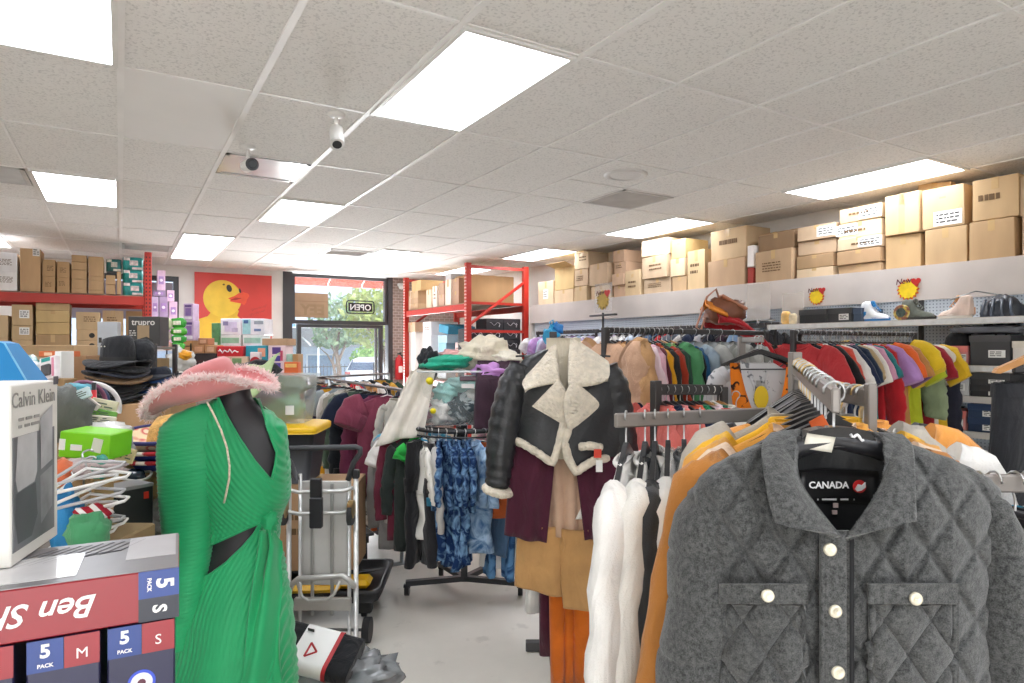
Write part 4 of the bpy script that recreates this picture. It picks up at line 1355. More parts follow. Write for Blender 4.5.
# garments on the arm behind the quilted jacket, facing the viewer
def on_arm(f): 
 q = (f - .965) / (1.62 - .965)
 return rf(.478 + .223 * q, f, 1.632 + .03 * q + .003)
W2 = 'behind the quilted jacket'
G2 = 'tops on the arm behind the quilted jacket'
for k, (f, kind, m, desc, kw) in enumerate([
 (1.075, 'coat', TAN, 'ochre brown coat', dict(spread=.08, drop=.085, L=.95, W=.88, depth=.03)),
 (1.125, 'shirt', cloth('#e8cdb4'), 'pale peach shirt', dict(drop=.080, W=.86)),
 (1.17, 'long', cloth('#e0a24c'), 'golden orange knit top', dict(drop=.076, W=.88, depth=.03)),
 (1.215, 'long', cloth('#edb62f'), 'bright yellow knit top', dict(drop=.072, W=.88, depth=.03)),
 (1.265, 'jacket', cloth('#b5aea3'), 'beige grey jacket', dict(drop=.070, W=.90, depth=.03, spread=.03)),
 (1.33, 'shirt', WHITE, 'white shirt under clear plastic', dict(drop=.075, W=1.0, cover=FILM)),
 (1.40, 'tee', cloth('#e9a050'), 'soft orange tee', dict(drop=.06, W=1.0)),
 (1.47, 'jacket', mat('#26262a', .35, var=.1), 'black leather look jacket', dict(drop=.07, W=1.05)),
]):
 hang(kind, m, on_arm(f) if k < 5 else rf(.664 + .01 * (k - 5), 1.25 + .09 * (k - 5), 1.615), -TH + .03 * sin(k * 2.3), desc, W2, 'gold' if k > 4 else 'black', G2, 330 + k, 'hangers on the arm behind the quilted jacket', **kw)
for k in range(9):
 hanger(('gold', 'black')[k % 2], on_arm(1.30 + .026 * k) + Vector((0, 0, .002)), -TH + .15 * sin(k * 1.7), f'empty {("black and brass", "black")[k % 2]} hanger, number {k + 1} back along the arm behind the quilted jacket', 'empty hangers on the arm behind the quilted jacket', .6)
for k in range(7):
 q = k / 6
 hanger('black', rf(.701 - .046 * (.35 + .6 * q), 1.62 - .42 * (.35 + .6 * q), 1.6155), -TH + .25 * sin(k * 2.1), f'empty black hanger, number {k + 1} along the short arm with the upright stop', 'empty hangers on the short rack arm', .6)
tg = thing('price_tag', 'orange price tag clipped on a hanger behind the quilted jacket', 'tag', at(819, 424, 1.05), -TH)
b = MB(); b.box((0, 0, 0), (.026, .002, .022), .004, ry=-.5); b.build('tag_card', mat('#e8692f', .5), tg)
b = MB(); b.tube([(.008, 0, .01), (.016, 0, .02)], .001, 5); b.build('tag_loop', STEEL, tg)

# ---- bar at the right edge
t = thing('clothes_rack', 'grey rack bar at the right edge, behind the quilted jacket sleeve', 'rack', rf(1.1, 1.17, 0), -TH)
b = MB(); b.box((.05, 0, 1.448), (.72, .013, .032), .003); b.build('rail', RACKG, t)
b = MB(); b.box((.42, 0, .74), (.03, .03, 1.46), .002); b.build('post', RACKG, t)
b = MB(); b.box((.42, .0, .05), (.06, .8, .04), .004); b.box((.42, 0, .05), (.5, .05, .04), .004); b.build('base', RACKG, t)
W3 = 'on the bar at the right edge'
for k, (r, kind, m, desc) in enumerate([(.90, 'tee', BLACKC, 'small black top'), (.935, 'tee', pattern('#2d9fc6', '#15171c', 12, 'cells', .3, .05), 'turquoise and black top'), (.985, 'long', WHITE, 'white knit top'), (1.06, 'tee', GREYC, 'grey tee'), (1.13, 'long', NAVY, 'navy top')]):
 hang(kind, m, rf(r, 1.17, 1.465), -TH + pi / 2 + .22, desc, W3, 'white' if k == 2 else 'black', 'tops on the bar at the right edge', 360 + k, 'hangers on the bar at the right edge', drop=.05, W=.62)
for k, r in enumerate((.835, .862, .925)):
 hanger('black', rf(r, 1.17, 1.4655), -TH + pi / 2 + .1 * k, f'empty {("first", "second", "third")[k]} hanger along the bar at the right edge', 'empty hangers on the right edge bar')
# black trousers on a clip hanger at the right edge
p = at(1040, 362, 1.75)
t = thing('clothes_rack', 'dark rack post at the right edge carrying the black trousers', 'rack', (p.x, p.y, 0), -TH)
b = MB(); b.box((.13, .03, p.z - .016), (.36, .013, .03), .003); b.build('rail', RACKD, t)
b = MB(); b.box((.24, .03, p.z / 2), (.03, .03, p.z), .003); b.build('post', RACKD, t)
b = MB(); b.box((.24, .03, .04), (.05, .7, .04), .003); b.box((.24, .03, .04), (.5, .05, .04), .003); b.build('base', RACKD, t)
BLACKT = cloth('#28292d', bump=.15)
for k, (dx, desc) in enumerate(((-.01, 'pair of black trousers, front pair,'), (.05, 'pair of black trousers, back pair,'))):
 q = p + RV * dx + FV * (.03 + .05 * k)
 hang('pants', BLACKT, q, -TH + .5, desc, 'clipped up at the right edge', 'clip', 'black trousers at the right edge', 380 + k, 'clip hangers at the right edge', drop=.03, W=.92, depth=.045)
hanger('wood', p + RV * .09 + FV * .03 + Vector((0, 0, .12)), -TH + .05, 'empty wooden hanger above the black trousers at the right edge', None, 1.0)

# ---- middle rail with pink, mustard, green and plastic covered garments
M0, M1 = rf(.50, 3.5, 1.80), rf(1.61, 4.165, 1.80)
t = thing('clothes_rack', 'dark high rail with pink, mustard and plastic covered clothes behind the shearling jacket', 'rack', (M0.x, M0.y, 0), 0)
b = MB(); bar_between(b, (0, 0, 1.785), (M1.x - M0.x, M1.y - M0.y, 1.785), .03, .015); b.build('rail', RACKD, t)
for q in (M0, M1):
 b = MB(); b.box((q.x - M0.x, q.y - M0.y, .9), (.035, .035, 1.8), .003); b.build('post', RACKD, t)
 b = MB(); b.box((q.x - M0.x, q.y - M0.y, .03), (.05, .6, .05), .004); b.build('foot', RACKD, t)
W4 = 'on the high middle rail'
row(M0, M1, [
 ('coat', cloth('#c9a184'), 'pinkish beige coat', dict(L=.9, depth=.045, spread=.02)),
 ('coat', cloth('#c5996b'), 'camel wool coat', dict(L=.95, depth=.055, spread=.02)),
 ('gown', DENIM, 'denim blue long dress', dict(depth=.03)),
 ('long', LPINK, 'pale pink sweatshirt', dict(depth=.04)),
 ('long', PINK, 'rose pink sweatshirt', dict(depth=.04)),
 ('long', cloth('#5c2430'), 'dark maroon top', {}),
 ('long', MUST, 'mustard yellow top', dict(depth=.03)),
 ('long', cloth('#2a2a2a'), 'black top', {}),
 ('long', cloth('#a43a25'), 'brick red top', dict(depth=.034)),
 ('long', DGREEN, 'dark green top', {}),
 ('long', GREENC, 'leaf green blouse', dict(depth=.05)),
 ('long', FLORAL, 'flowered dark blouse', dict(style='wood')),
 ('long', BLACKC, 'plain black blouse', {}),
 ('gown', cloth('#275a86'), 'strong blue dress', dict(style='wood')),
 ('jacket', cloth('#8b9aa6'), 'blue grey jacket in clear plastic', dict(cover=FILMG, L=.8)),
 ('jacket', cloth('#a4a4a0'), 'first grey jacket in clear plastic', dict(cover=FILMG, L=.8)),
 ('jacket', cloth('#989994'), 'second grey jacket in clear plastic', dict(cover=FILMG, L=.8)),
 ('jacket', cloth('#aeada8'), 'third grey jacket in clear plastic', dict(cover=FILMG, L=.8)),
 ('jacket', cloth('#8f918d'), 'last grey jacket in clear plastic', dict(cover=FILMG, L=.8)),
], W4, 'clothes on the high middle rail', 'hangers on the high middle rail', seed=41, flip=True, jitter=.04, ts=[.01 + .028 * k for k in range(11)] + [.315, .342, .372] + [.43 + .085 * k for k in range(5)])

# ---- lower rail in front of it
Q0, Q1 = rf(.66, 3.0, 1.515), rf(1.03, 3.2, 1.50)
t = thing('clothes_rack', 'dark lower rail between the camel coats and the orange print top', 'rack', (Q0.x, Q0.y, 0), 0)
b = MB(); bar_between(b, (0, 0, 1.50), (Q1.x - Q0.x, Q1.y - Q0.y, 1.485), .05, .015); b.build('rail', RACKD, t)
b = MB(); b.box((0, 0, .76), (.04, .04, 1.56), .003); b.build('post', RACKD, t)
b = MB(); b.box((Q1.x - Q0.x, Q1.y - Q0.y, .75), (.04, .04, 1.5), .003); b.build('post', RACKD, t)
b = MB(); b.box((0, 0, .03), (.05, .6, .05), .004); b.box((Q1.x - Q0.x, Q1.y - Q0.y, .03), (.05, .6, .05), .004); b.build('foot', RACKD, t)
row(Q0, Q1, [
 ('tee', CORAL, 'coral tee', {}), ('tee', NAVY, 'navy tee', {}), ('tee', cloth('#e58b8b'), 'salmon tee', {}), ('tank', NAVY, 'navy sleeveless top', {}),
 ('tee', cloth('#d9644a'), 'orange red tee', {}), ('tee', cloth('#1f7a4f'), 'emerald green tee', {}), ('tank', cloth('#3b5aa0'), 'royal blue sleeveless top', {}), ('tee', LPINK, 'blush tee', dict(style='wood')), ('tee', cloth('#2d6b56'), 'pine green tee', dict(style='white')), ('tee', OFFW, 'ivory tee', dict(style='wood')),
], 'on the lower rail', 'tops on the lower rail', 'hangers on the lower rail', seed=43, flip=True, jitter=.08)
# white knit with a red patch at the end of it
hang('long', pattern('#e9e6e0', '#c23436', 5, 'noise', .66, .01), at(736, 392, 2.85), -TH - .15, 'white knit with red patches', 'hung face-out below the orange print top', 'grey', None, 47, None, drop=.06, W=.8)

# ---- face-out shirt and orange print top
p = at(761, 336, 3.3)
hang('shirt', GREYP_, p + FV * .05, -TH, 'grey printed shirt', 'hung face-out under the orange print top', 'black', None, 51, None, drop=.12, W=.92, L=.62)
b = MB(); b.x = Matrix.Translation((.0, -.052, -.31)) @ Matrix.Rotation(pi / 2, 4, 'X'); b.lathe([(.045, 0), (.045, .004)], seg=24, sx=.8, sy=1.3); b.build('printed_patch', mat('#e3c02a', .8), bpy.data.objects['button_shirt.002'] if 0 else [o for o in COL.objects if o.get('label', '').startswith('grey printed shirt')][0])
tk = thing('sleeveless_top', 'orange and black animal print vest hung open over the grey printed shirt', 'vest', p, -TH)
for s in (-1, 1):
 b = MB()
 b.grid(lambda u, v, s=s: (s * (.142 - .012 * v + (u - .5) * (.05 + .05 * v) - .10 * v * v * (1 - u * .5)), -.03 - .035 * v - .012 * sin(u * 3), -.135 - .40 * v), 4, 12, .006)
 b.build('front_panel', LEOP, tk)
b = MB(); b.grid(lambda u, v: ((u - .5) * (.24 - .1 * v) , -.04, -.40 - .25 * v - .06 * (1 - (2 * u - 1) ** 2) * (1 - v)), 10, 6, .006); b.build('lower_panel', LEOP, tk)
hanger('black', p + Vector((0, 0, .0)), -TH + .1, 'black hanger holding the orange and black animal print vest', None, 1.05)
b = MB(); o = b
b.box((0, 0, 0), (.30, .013, .03), .003, rz=-TH + pi / 2)
r_ = b.build('rail', RACKG)
t = thing('clothes_rack', 'grey face-out arm and post holding the orange print vest', 'rack', (p.x, p.y, 0), -TH)
r_.parent = t; r_.location = (0, .12, p.z - .018); r_.rotation_euler = (0, 0, TH)
b = MB(); b.box((0, .28, p.z / 2), (.035, .035, p.z), .003); b.build('post', RACKG, t)
b = MB(); b.box((0, .28, .03), (.6, .05, .05), .004); b.box((0, .28, .03), (.05, .6, .05), .004); b.build('foot', RACKG, t)

# ---- rail of coloured tees before the shoe wall
S0, S1 = rf(1.72, 4.0, 1.80), rf(2.9, 4.72, 1.80)
t = thing('clothes_rack', 'dark rail of bright tees in front of the shoe boxes', 'rack', (S0.x, S0.y, 0), 0)
b = MB(); bar_between(b, (0, 0, 1.786), (S1.x - S0.x, S1.y - S0.y, 1.786), .026, .015); b.build('rail', RACKD, t)
for q in (S0, S1):
 b = MB(); b.box((q.x - S0.x, q.y - S0.y, .9), (.03, .03, 1.8), .003); b.build('post', RACKD, t)
 b = MB(); b.box((q.x - S0.x, q.y - S0.y, .03), (.05, .6, .05), .004); b.build('foot', RACKD, t)
row(S0, S1, [
 ('tee', cloth('#b9373a'), 'dull red tee', {}), ('tee', BLACKC, 'black tee', {}), ('tee', cloth('#d75340'), 'tomato tee', {}), ('tee', cloth('#e5e3df'), 'white tee', {}), ('tee', NAVY, 'navy tee', {}), ('tee', cloth('#243249'), 'ink blue tee', {}),
 ('tee', cloth('#b9a27c'), 'khaki tee', {}), ('tee', cloth('#e9e4dc'), 'ivory tee', dict(L=.8)), ('tee', cloth('#d39ab5'), 'dusty pink tee', {}), ('tee', TEALC, 'teal tee', {}), ('long', REDC, 'scarlet top', dict(W=1.1, sl=.75, depth=.04)), ('tee', cloth('#b086c0'), 'lilac tee', dict(W=1.1)),
 ('tee', ORANGE, 'bright orange tee', dict(W=1.15, depth=.04)), ('dress', cloth('#e6a3b0'), 'pink dress', dict(L=.85)), ('tee', cloth('#c08a50'), 'caramel tee', dict(W=1.15)), ('tee', PURP, 'purple tee', {}), ('dress', YELL, 'lemon yellow dress', dict(L=.95, W=1.15, depth=.05)), ('tee', cloth('#b4c02e'), 'lime tee', dict(W=1.1)),
 ('dress', cloth('#55543e'), 'dark olive dress', dict(L=.95)), ('gown', SAGE, 'sage green dress', dict(L=1.0, sl=.7, depth=.045)), ('tee', cloth('#9c2632'), 'crimson tee', dict(W=1.1)), ('tee', cloth('#e3ddd0'), 'cream tee', dict(W=1.1)), ('tee', cloth('#dfb62a'), 'golden tee', dict(W=1.2)), ('gown', cloth('#2a2c3a'), 'dark navy dress', {}),
], 'on the rail before the shoe boxes', 'clothes on the rail before the shoe boxes', 'hangers on the rail before the shoe boxes', seed=61, flip=True, jitter=.05)
for k in range(14):
 q = (k + .5) / 14
 hanger('black', S0.lerp(S1, q * .7) + Vector((0, 0, .001)), atan2((S1 - S0).y, (S1 - S0).x) + pi / 2 + .2 * sin(k * 1.3), f'empty black hanger, number {k + 1} along the rail before the shoe boxes', 'empty hangers on the rail before the shoe boxes')

# ---- wall rail along the pegboard
V0, V1 = Vector((5.2, 8.0, 1.93)), Vector((5.2, 3.9, 1.93))
t = thing('garment_rail', 'dark rail of pastel tops and hangers running along the pegboard wall', 'rail', (5.2, 0, 0))
for k, (ya, yb) in enumerate(((6.55, 8.0), (3.9, 6.4))):
 b = MB(); b.box((0, (ya + yb) / 2, 1.905), (.015, yb - ya, .05), .003); b.build('rail', RACKD, t)
 for yy in (ya + .05, yb - .05):
  b = MB(); b.box((.12, yy, 1.905), (.24, .02, .03), .003); b.build('bracket', RACKD, t)
  b = MB(); b.box((0, yy, .95), (.03, .03, 1.9), .003); b.build('post', RACKD, t)
PASTEL = [('white', WHITE), ('lavender', LAV), ('orchid', cloth('#b98fc4')), ('ice blue', cloth('#c9d8ea')), ('pale lilac', cloth('#d6cbe6')), ('white floral', FLORALP), ('charcoal', CHAR), ('pearl', cloth('#dcd9e0')), ('mauve', cloth('#a88ab8')), ('powder blue', cloth('#b7cbe3')), ('snow white', cloth('#efefee')), ('thistle', cloth('#cdbfdd')),
          ('black', BLACKC), ('denim', DENIM), ('cherry', REDC), ('slate', cloth('#68707c')), ('stone', LGREY), ('deep navy', NAVY), ('silver', cloth('#bcbcc2')), ('inky', cloth('#1f2430')), ('plum', PLUM), ('faded denim', cloth('#7089a5')), ('ash', GREYC), ('coal', cloth('#2a2a2d'))]
row(V0, Vector((5.2, 6.6, 1.93)), [(('tee', 'long')[k % 2], m, f'{c} top', dict(L=.6, W=.9)) for k, (c, m) in enumerate(PASTEL[:12])], 'on the far wall rail', 'tops on the far wall rail', 'hangers on the far wall rail', seed=71)
row(Vector((5.2, 6.38, 1.93)), V1, [(('tee', 'long')[k % 2], m, f'{c} top', dict(L=.6, W=.9)) for k, (c, m) in enumerate([('milky white', WHITE), ('soft lilac', LAV), ('pale grey', LGREY), ('chalk', cloth('#e3e3e6')), ('misty blue', cloth('#c2cfe0'))] + PASTEL[12:])], 'on the nearer wall rail', 'tops on the nearer wall rail', 'hangers on the nearer wall rail', seed=72)
for k in range(26):
 hanger('black', Vector((5.2, 6.3 - .09 * k, 1.9315)), pi + .25 * sin(k * 1.9), f'empty black hanger, number {k + 1} along the nearer wall rail', 'empty hangers on the nearer wall rail')

# bright turquoise bundle at the far end of it, red dress thrown over the rail, gold sign
p = at(551, 335, 8.6)
t = thing('hanging_bag', 'bright turquoise blue bundled bag hanging at the far end of the wall rail', 'bag', p)
b = MB(); b.blob((0, 0, -.02), (.11, .09, .13), 5, .16); b.build('body', mat('#2aa0d2', .5, bump=.5, bscale=20), t)
b = MB(); b.blob((.09, 0, .08), (.08, .07, .09), 6, .2); b.build('knot', mat('#2f7fc4', .5), t)
b = MB(); b.tube([(0, 0, .1), (-.02, 0, .17), (.03, 0, .2), (.04, 0, .12)], .008); b.build('handle', mat('#2aa0d2', .5), t)
t = starburst(603, 300, 17, 5.18, 'gold starburst sign with a heart standing above the far wall rail', True)
Y = y_on_x(603, 5.18)
b = MB(); b.box((0, .004, .03), (.34, .003, .36)); b.build('clear_panel', film('#eef2f4', .18, .05, 0), t)
b = MB(); b.box((0, 0, -.19), (.5, .05, .022), .004); b.box((0, 0, -.26), (.02, .02, .2)); b.build('stand', RACKD, t)

# red garment and brown bags slung over the high middle rail's far end
t = thing('dress', 'red dress thrown over the rail beside the plastic covered jackets', 'dress', at(735, 318, 4.25), -TH)
b = MB()
b.grid(lambda u, v: (-.15 + .50 * v + .03 * sin(u * 6 + v * 4), -.12 + .24 * u + .03 * sin(v * 7), .05 - .42 * v * v - .18 * abs(u - .5) + .02 * sin(u * 17 + v * 5)), 14, 20, .012)
b.build('fabric', REDC, t)
b = MB(); b.grid(lambda u, v: (-.2 + .12 * v, -.1 + .2 * u, .10 - .05 * v - .1 * abs(u - .5) + .01 * sin(u * 15)), 8, 6, .012); b.build('trim', mat('#e88d2c', .7), t)
t = thing('shoulder_bag', 'brown leather bag with a flap slung over the red dress on the rail', 'bag', at(716, 312, 4.3), -TH)
BRN = mat('#7a4a33', .45, var=.2)
b = MB(); b.blob((.05, 0, 0), (.13, .08, .085), 9, .10, pw=.7); b.build('body', BRN, t)
b = MB(); b.box((.10, -.03, .06), (.19, .09, .02), .006, ry=.5); b.build('flap', mat('#b87a5a', .45), t)
b = MB(); b.tube([(-.05, 0, .02), (-.10, 0, -.12), (-.13, 0, -.1), (-.06, 0, .10), (.0, 0, .15), (.03, 0, .06)], .014, 8, False, .5); b.build('strap', mat('#c08a72', .5), t)
# ================================================================== ROUND RACK, BACK RACK, TOTES, CART
# ---- round rack
RC = (-.33, 4.52); RR = .37; RZ_ = 1.17
t = thing('round_clothes_rack', 'black round clothes rack on a caster base with a clear tote on top', 'rack', rf(RC[0], RC[1], 0), -TH)
DKM = mat('#2f3033', .4, .3)
b = MB(); b.tube([(RR * cos(2 * pi * k / 40), RR * sin(2 * pi * k / 40), RZ_ - .012) for k in range(40)], .0145, 10, True); b.build('ring', DKM, t)
b = MB(); b.tube([(RR * 1.02 * cos(2 * pi * k / 40), RR * 1.02 * sin(2 * pi * k / 40), RZ_ - .05) for k in range(40)], .006, 6, True); b.build('lower_ring', DKM, t)
b = MB(); b.box((0, 0, .62), (.045, .045, 1.08), .004); b.build('post', DKM, t)
for k in range(4):
 a_ = .06 + k * pi / 2; ba = radians((-8, 188, 60, 120)[k])
 b = MB(); b.tube([(0, 0, RZ_ - .05), (RR * cos(a_), RR * sin(a_), RZ_ - .02)], .01, 8); b.build('spoke', DKM, t)
 b = MB(); bar_between(b, (0, 0, .10), (.40 * cos(ba), .40 * sin(ba), .085), .035, .045); b.build('base_arm', DKM, t)
 cx_, cy_ = .39 * cos(ba), .39 * sin(ba)
 b = MB(); b.tube([(cx_ - .016, cy_, .036), (cx_ + .016, cy_, .036)], .035, 16); w_ = b.build('caster', BLKP, t)
 b = MB(); b.box((cx_, cy_, .066), (.045, .03, .02)); b.build('caster_fork', DKM, w_)
W5 = 'on the round rack'
def on_ring(al): return rf(RC[0] + RR * cos(radians(al)), RC[1] + RR * sin(radians(al)), RZ_ + .003)
for k, (al, kind, m, desc, kw) in enumerate([
 (168, 'long', SKY, 'sky blue top with orange cuffs', dict(W=1.15, L=.55, cuff_m=ORANGE)),
 (178, 'long', GREYC, 'long grey top', dict(W=1.0, L=.8)),
 (186, 'tee', WHITE, 'white tee over grey', dict(W=.78, L=.6)),
 (195, 'long', MAROON, 'maroon top', dict(W=.7, L=.7)),
 (203, 'long', cloth('#2b322f'), 'dark green black top', dict(W=.55, L=.75)),
 (213, 'tee', cloth('#35b84f'), 'bright green kids tee', dict(W=.34, L=.36, turn=.2)),
 (222, 'pants', BLACKC, 'black trousers', dict(W=.95, L=.82, style='clip', turn=.5)),
 (235, 'pants', cloth('#26262a'), 'charcoal black trousers', dict(W=.9, L=.8, style='clip', turn=.9)),
 (231, 'pajama', CATP, 'white animal print sleepwear with blue cuffs', dict(W=.62, L=.36, cuff_m=cloth('#2c95bd'), sleeve_m=CATP, style='white', turn=.95)),
 (240, 'long', LGREY, 'grey kids top', dict(W=.65, L=.45, style='white', turn=.8)),
 (248, 'pajama', TIEDYE, 'first blue tie-dye pajama set', dict(W=.60, L=.42, style='white', turn=.5, depth=.032)),
 (256, 'pajama', TIEDYE, 'second blue tie-dye pajama set', dict(W=.62, L=.44, style='white', turn=.75, depth=.036)),
 (266, 'pajama', TIEDYE, 'third blue tie-dye pajama set', dict(W=.60, L=.45, style='white', turn=.55, depth=.032)),
 (275, 'pajama', TIEDYE, 'fourth blue tie-dye pajama set', dict(W=.58, L=.43, style='white', turn=.3, depth=.032)),
 (284, 'pajama', pattern('#39608c', '#a9c4de', 7, 'noise', .5, .14, distortion=2.0), 'paler blue tie-dye pajama set', dict(W=.68, L=.4, style='white', turn=.4)),
 (294, 'skirt', RUST, 'rust orange skirt', dict(W=.75, L=.5, style='clip', turn=.7)),
 (303, 'folded', DENIM, 'folded jeans', dict(W=.8, L=.75, style='white', turn=.5)),
 (311, 'pajama', pattern('#22446f', '#5f8dba', 8, 'noise', .5, .1, distortion=1.5), 'deep blue tie-dye set', dict(W=.7, L=.5, style='white', turn=.4)),
 (320, 'long', WHITE, 'long white knit top', dict(W=.8, L=.85, style='white', turn=.3)),
 (332, 'tee', TEALC, 'teal kids tee', dict(W=.6, L=.45, style='white')),
 (350, 'long', GREYC, 'grey hooded kids top', dict(W=.7, L=.6)),
 (20, 'long', NAVY, 'navy kids top', dict(W=.7, L=.6)),
 (60, 'tee', PINK, 'pink kids tee', dict(W=.65, L=.5)),
 (100, 'long', BLACKC, 'black kids top', dict(W=.7, L=.6)),
 (135, 'tee', LBLUE, 'pale blue kids tee', dict(W=.7, L=.55)),
]):
 kw = dict(kw); st = kw.pop('style', 'black'); tn = kw.pop('turn', 0)
 hang(kind, m, on_ring(al), radians(al) - TH + (pi if al < 240 and al > 100 else 0) + (tn if al <= 275 or True else 0) * (1 if al >= 240 else -.4 if al < 222 else 1), desc, W5, st, 'clothes on the round rack', 500 + k, 'hangers on the round rack', drop=.055, spread=.03, **kw)

# clear tote on the ring and what spills out of it
TB = rf(-.36, 4.50, RZ_ + .004)
t = thing('storage_tote', 'clear plastic tote full of clothes on top of the round rack', 'tote', TB, -TH + .05)
CLEAR = film('#e3e8e8', .18, .12, .35, 10)
b = MB()
b.loft([[Vector((x, y, z)) for x, y in rrect(w, d_, .05)] for w, d_, z in ((.42, .29, 0), (.43, .30, .01), (.52, .37, .34), (.54, .39, .345), (.545, .395, .36))], True, False)
b.build('shell', CLEAR, t)
b = MB(); b.tube([(x, y, .36) for x, y in rrect(.545, .395, .05)], .008, 6, True); b.build('rim', film('#e9eeee', .6), t)
b = MB(); b.box((.06, -.192, .315), (.11, .02, .03), .004); b.build('handle', plastic('#4a2336', .3), t)
b = MB(); b.box((.06, -.19, .265), (.085, .004, .028)); b.build('brand_plate', plastic('#d9d4d2', .3), t)
b = MB(); b.lathe([(.0001, 0), (.026, 0), (.026, .004), (.0001, .004)], seg=9); yl = b.build('price_dot', mat('#f1dd1f', .5), t, (-.19, -.192, .30)); yl.rotation_euler = (pi / 2 + .12, 0, 0)
b = MB(); b.lathe([(.0001, 0), (.02, 0), (.02, .004), (.0001, .004)], seg=9); yl = b.build('price_dot', mat('#f1dd1f', .5), t, (-.17, -.165, .10)); yl.rotation_euler = (pi / 2 + .12, 0, 0)
def cloth_heap(name, r, f, z, s, m, label, cat='garment', seed=0, amp=.18, yaw=0.0, freq=2.5):
 b = MB(); b.blob((0, 0, 0), s, seed, amp, 26, 16, freq)
 o = b.build(name, m, None, rf(r, f, z)); o.rotation_euler = (0, 0, -TH + yaw)
 return tag(o, label, cat)
def drape(name, pts_fn, m, label, cat, loc, yaw=-TH, nu=16, nv=20, thick=.008):
 b = MB(); b.grid(pts_fn, nu, nv, thick)
 o = b.build(name, m, None, loc); o.rotation_euler = (0, 0, yaw)
 return tag(o, label, cat)
tr, tf, tz = -.36, 4.50, RZ_
cloth_heap('folded_garment', tr - .11, tf - .06, tz + .10, (.09, .10, .09), WHITE, 'white clothes seen through the clear tote, under the yellow dot', seed=1)
cloth_heap('folded_garment', tr + .02, tf - .03, tz + .13, (.19, .13, .13), pattern('#3c484d', '#aeb7b8', 12, 'noise', .52, .04, distortion=1.2), 'grey leaf print garment inside the clear tote', seed=2, amp=.1)
cloth_heap('folded_garment', tr - .07, tf - .09, tz + .22, (.10, .07, .06), cloth('#9fd3cd'), 'pale aqua garment inside the clear tote', seed=3)
cloth_heap('folded_garment', tr + .13, tf - .07, tz + .20, (.08, .09, .10), WHITE, 'white garment inside the clear tote near its handle', seed=4)
cloth_heap('folded_garment', tr + .06, tf - .09, tz + .28, (.14, .09, .05), cloth('#a8cfcb'), 'mint garment piled at the rim of the clear tote', seed=15, amp=.14)
b = MB(); b.blob((0, 0, 0), (.175, .13, .055), 7, .16, 30, 16, 2.2); o = b.build('folded_garment', cloth('#2fa888'), None, rf(tr - .08, tf - .02, tz + .42)); o.rotation_euler = (0, -.12, -TH); tag(o, 'jade green garment heaped on top of the clear tote', 'garment')
cloth_heap('garment', tr - .22, tf + .02, tz + .40, (.07, .09, .10), cloth('#26282c'), 'black sleeve bunched on the corner of the clear tote', seed=8, amp=.22)
cloth_heap('garment', tr - .06, tf + .06, tz + .47, (.10, .08, .035), cloth('#d9a6a2'), 'dusty pink garment behind the jade green one', seed=9)
cloth_heap('fleece_garment', tr + .17, tf + .06, tz + .47, (.19, .15, .12), CREAM, 'cream fleece garment heaped on the back of the clear tote', seed=10, amp=.14, freq=3.2)
cloth_heap('fleece_garment', tr + .30, tf - .0, tz + .44, (.12, .10, .06), cloth('#e6dfce'), 'cream hood drooping off the right of the clear tote', seed=11, amp=.16)
cloth_heap('satin_garment', tr + .21, tf - .13, tz + .36, (.10, .08, .055), mat('#c58fd0', .35, var=.12, bump=.4, bscale=16), 'lilac satin garment hanging over the rim of the clear tote', seed=12, amp=.22)
drape('trousers', lambda u, v: (-.14 + .28 * u - .02 * v, -.05 - .06 * min(1, v * 3) - .02 * sin(u * 9) + (.10 * (1 - v * 5) if v < .2 else 0), .0 - .43 * v + (.03 * (1 - v * 5) if v < .2 else 0)), PLUM, 'dark plum trousers draped over the right of the clear tote', 'trousers', rf(tr + .27, tf - .14, tz + .40))
drape('cardigan', lambda u, v: (lerp(-.02 - .22 * v, .15 - .08 * v, u), -.04 - .10 * v + .025 * sin(u * 11 + v * 2), .02 - .50 * v * (1 - .15 * u) - .03 * abs(u - .5)), cloth('#ddd6ca'), 'off white cardigan draped down the left of the clear tote', 'cardigan', rf(tr - .30, tf - .06, tz + .36))

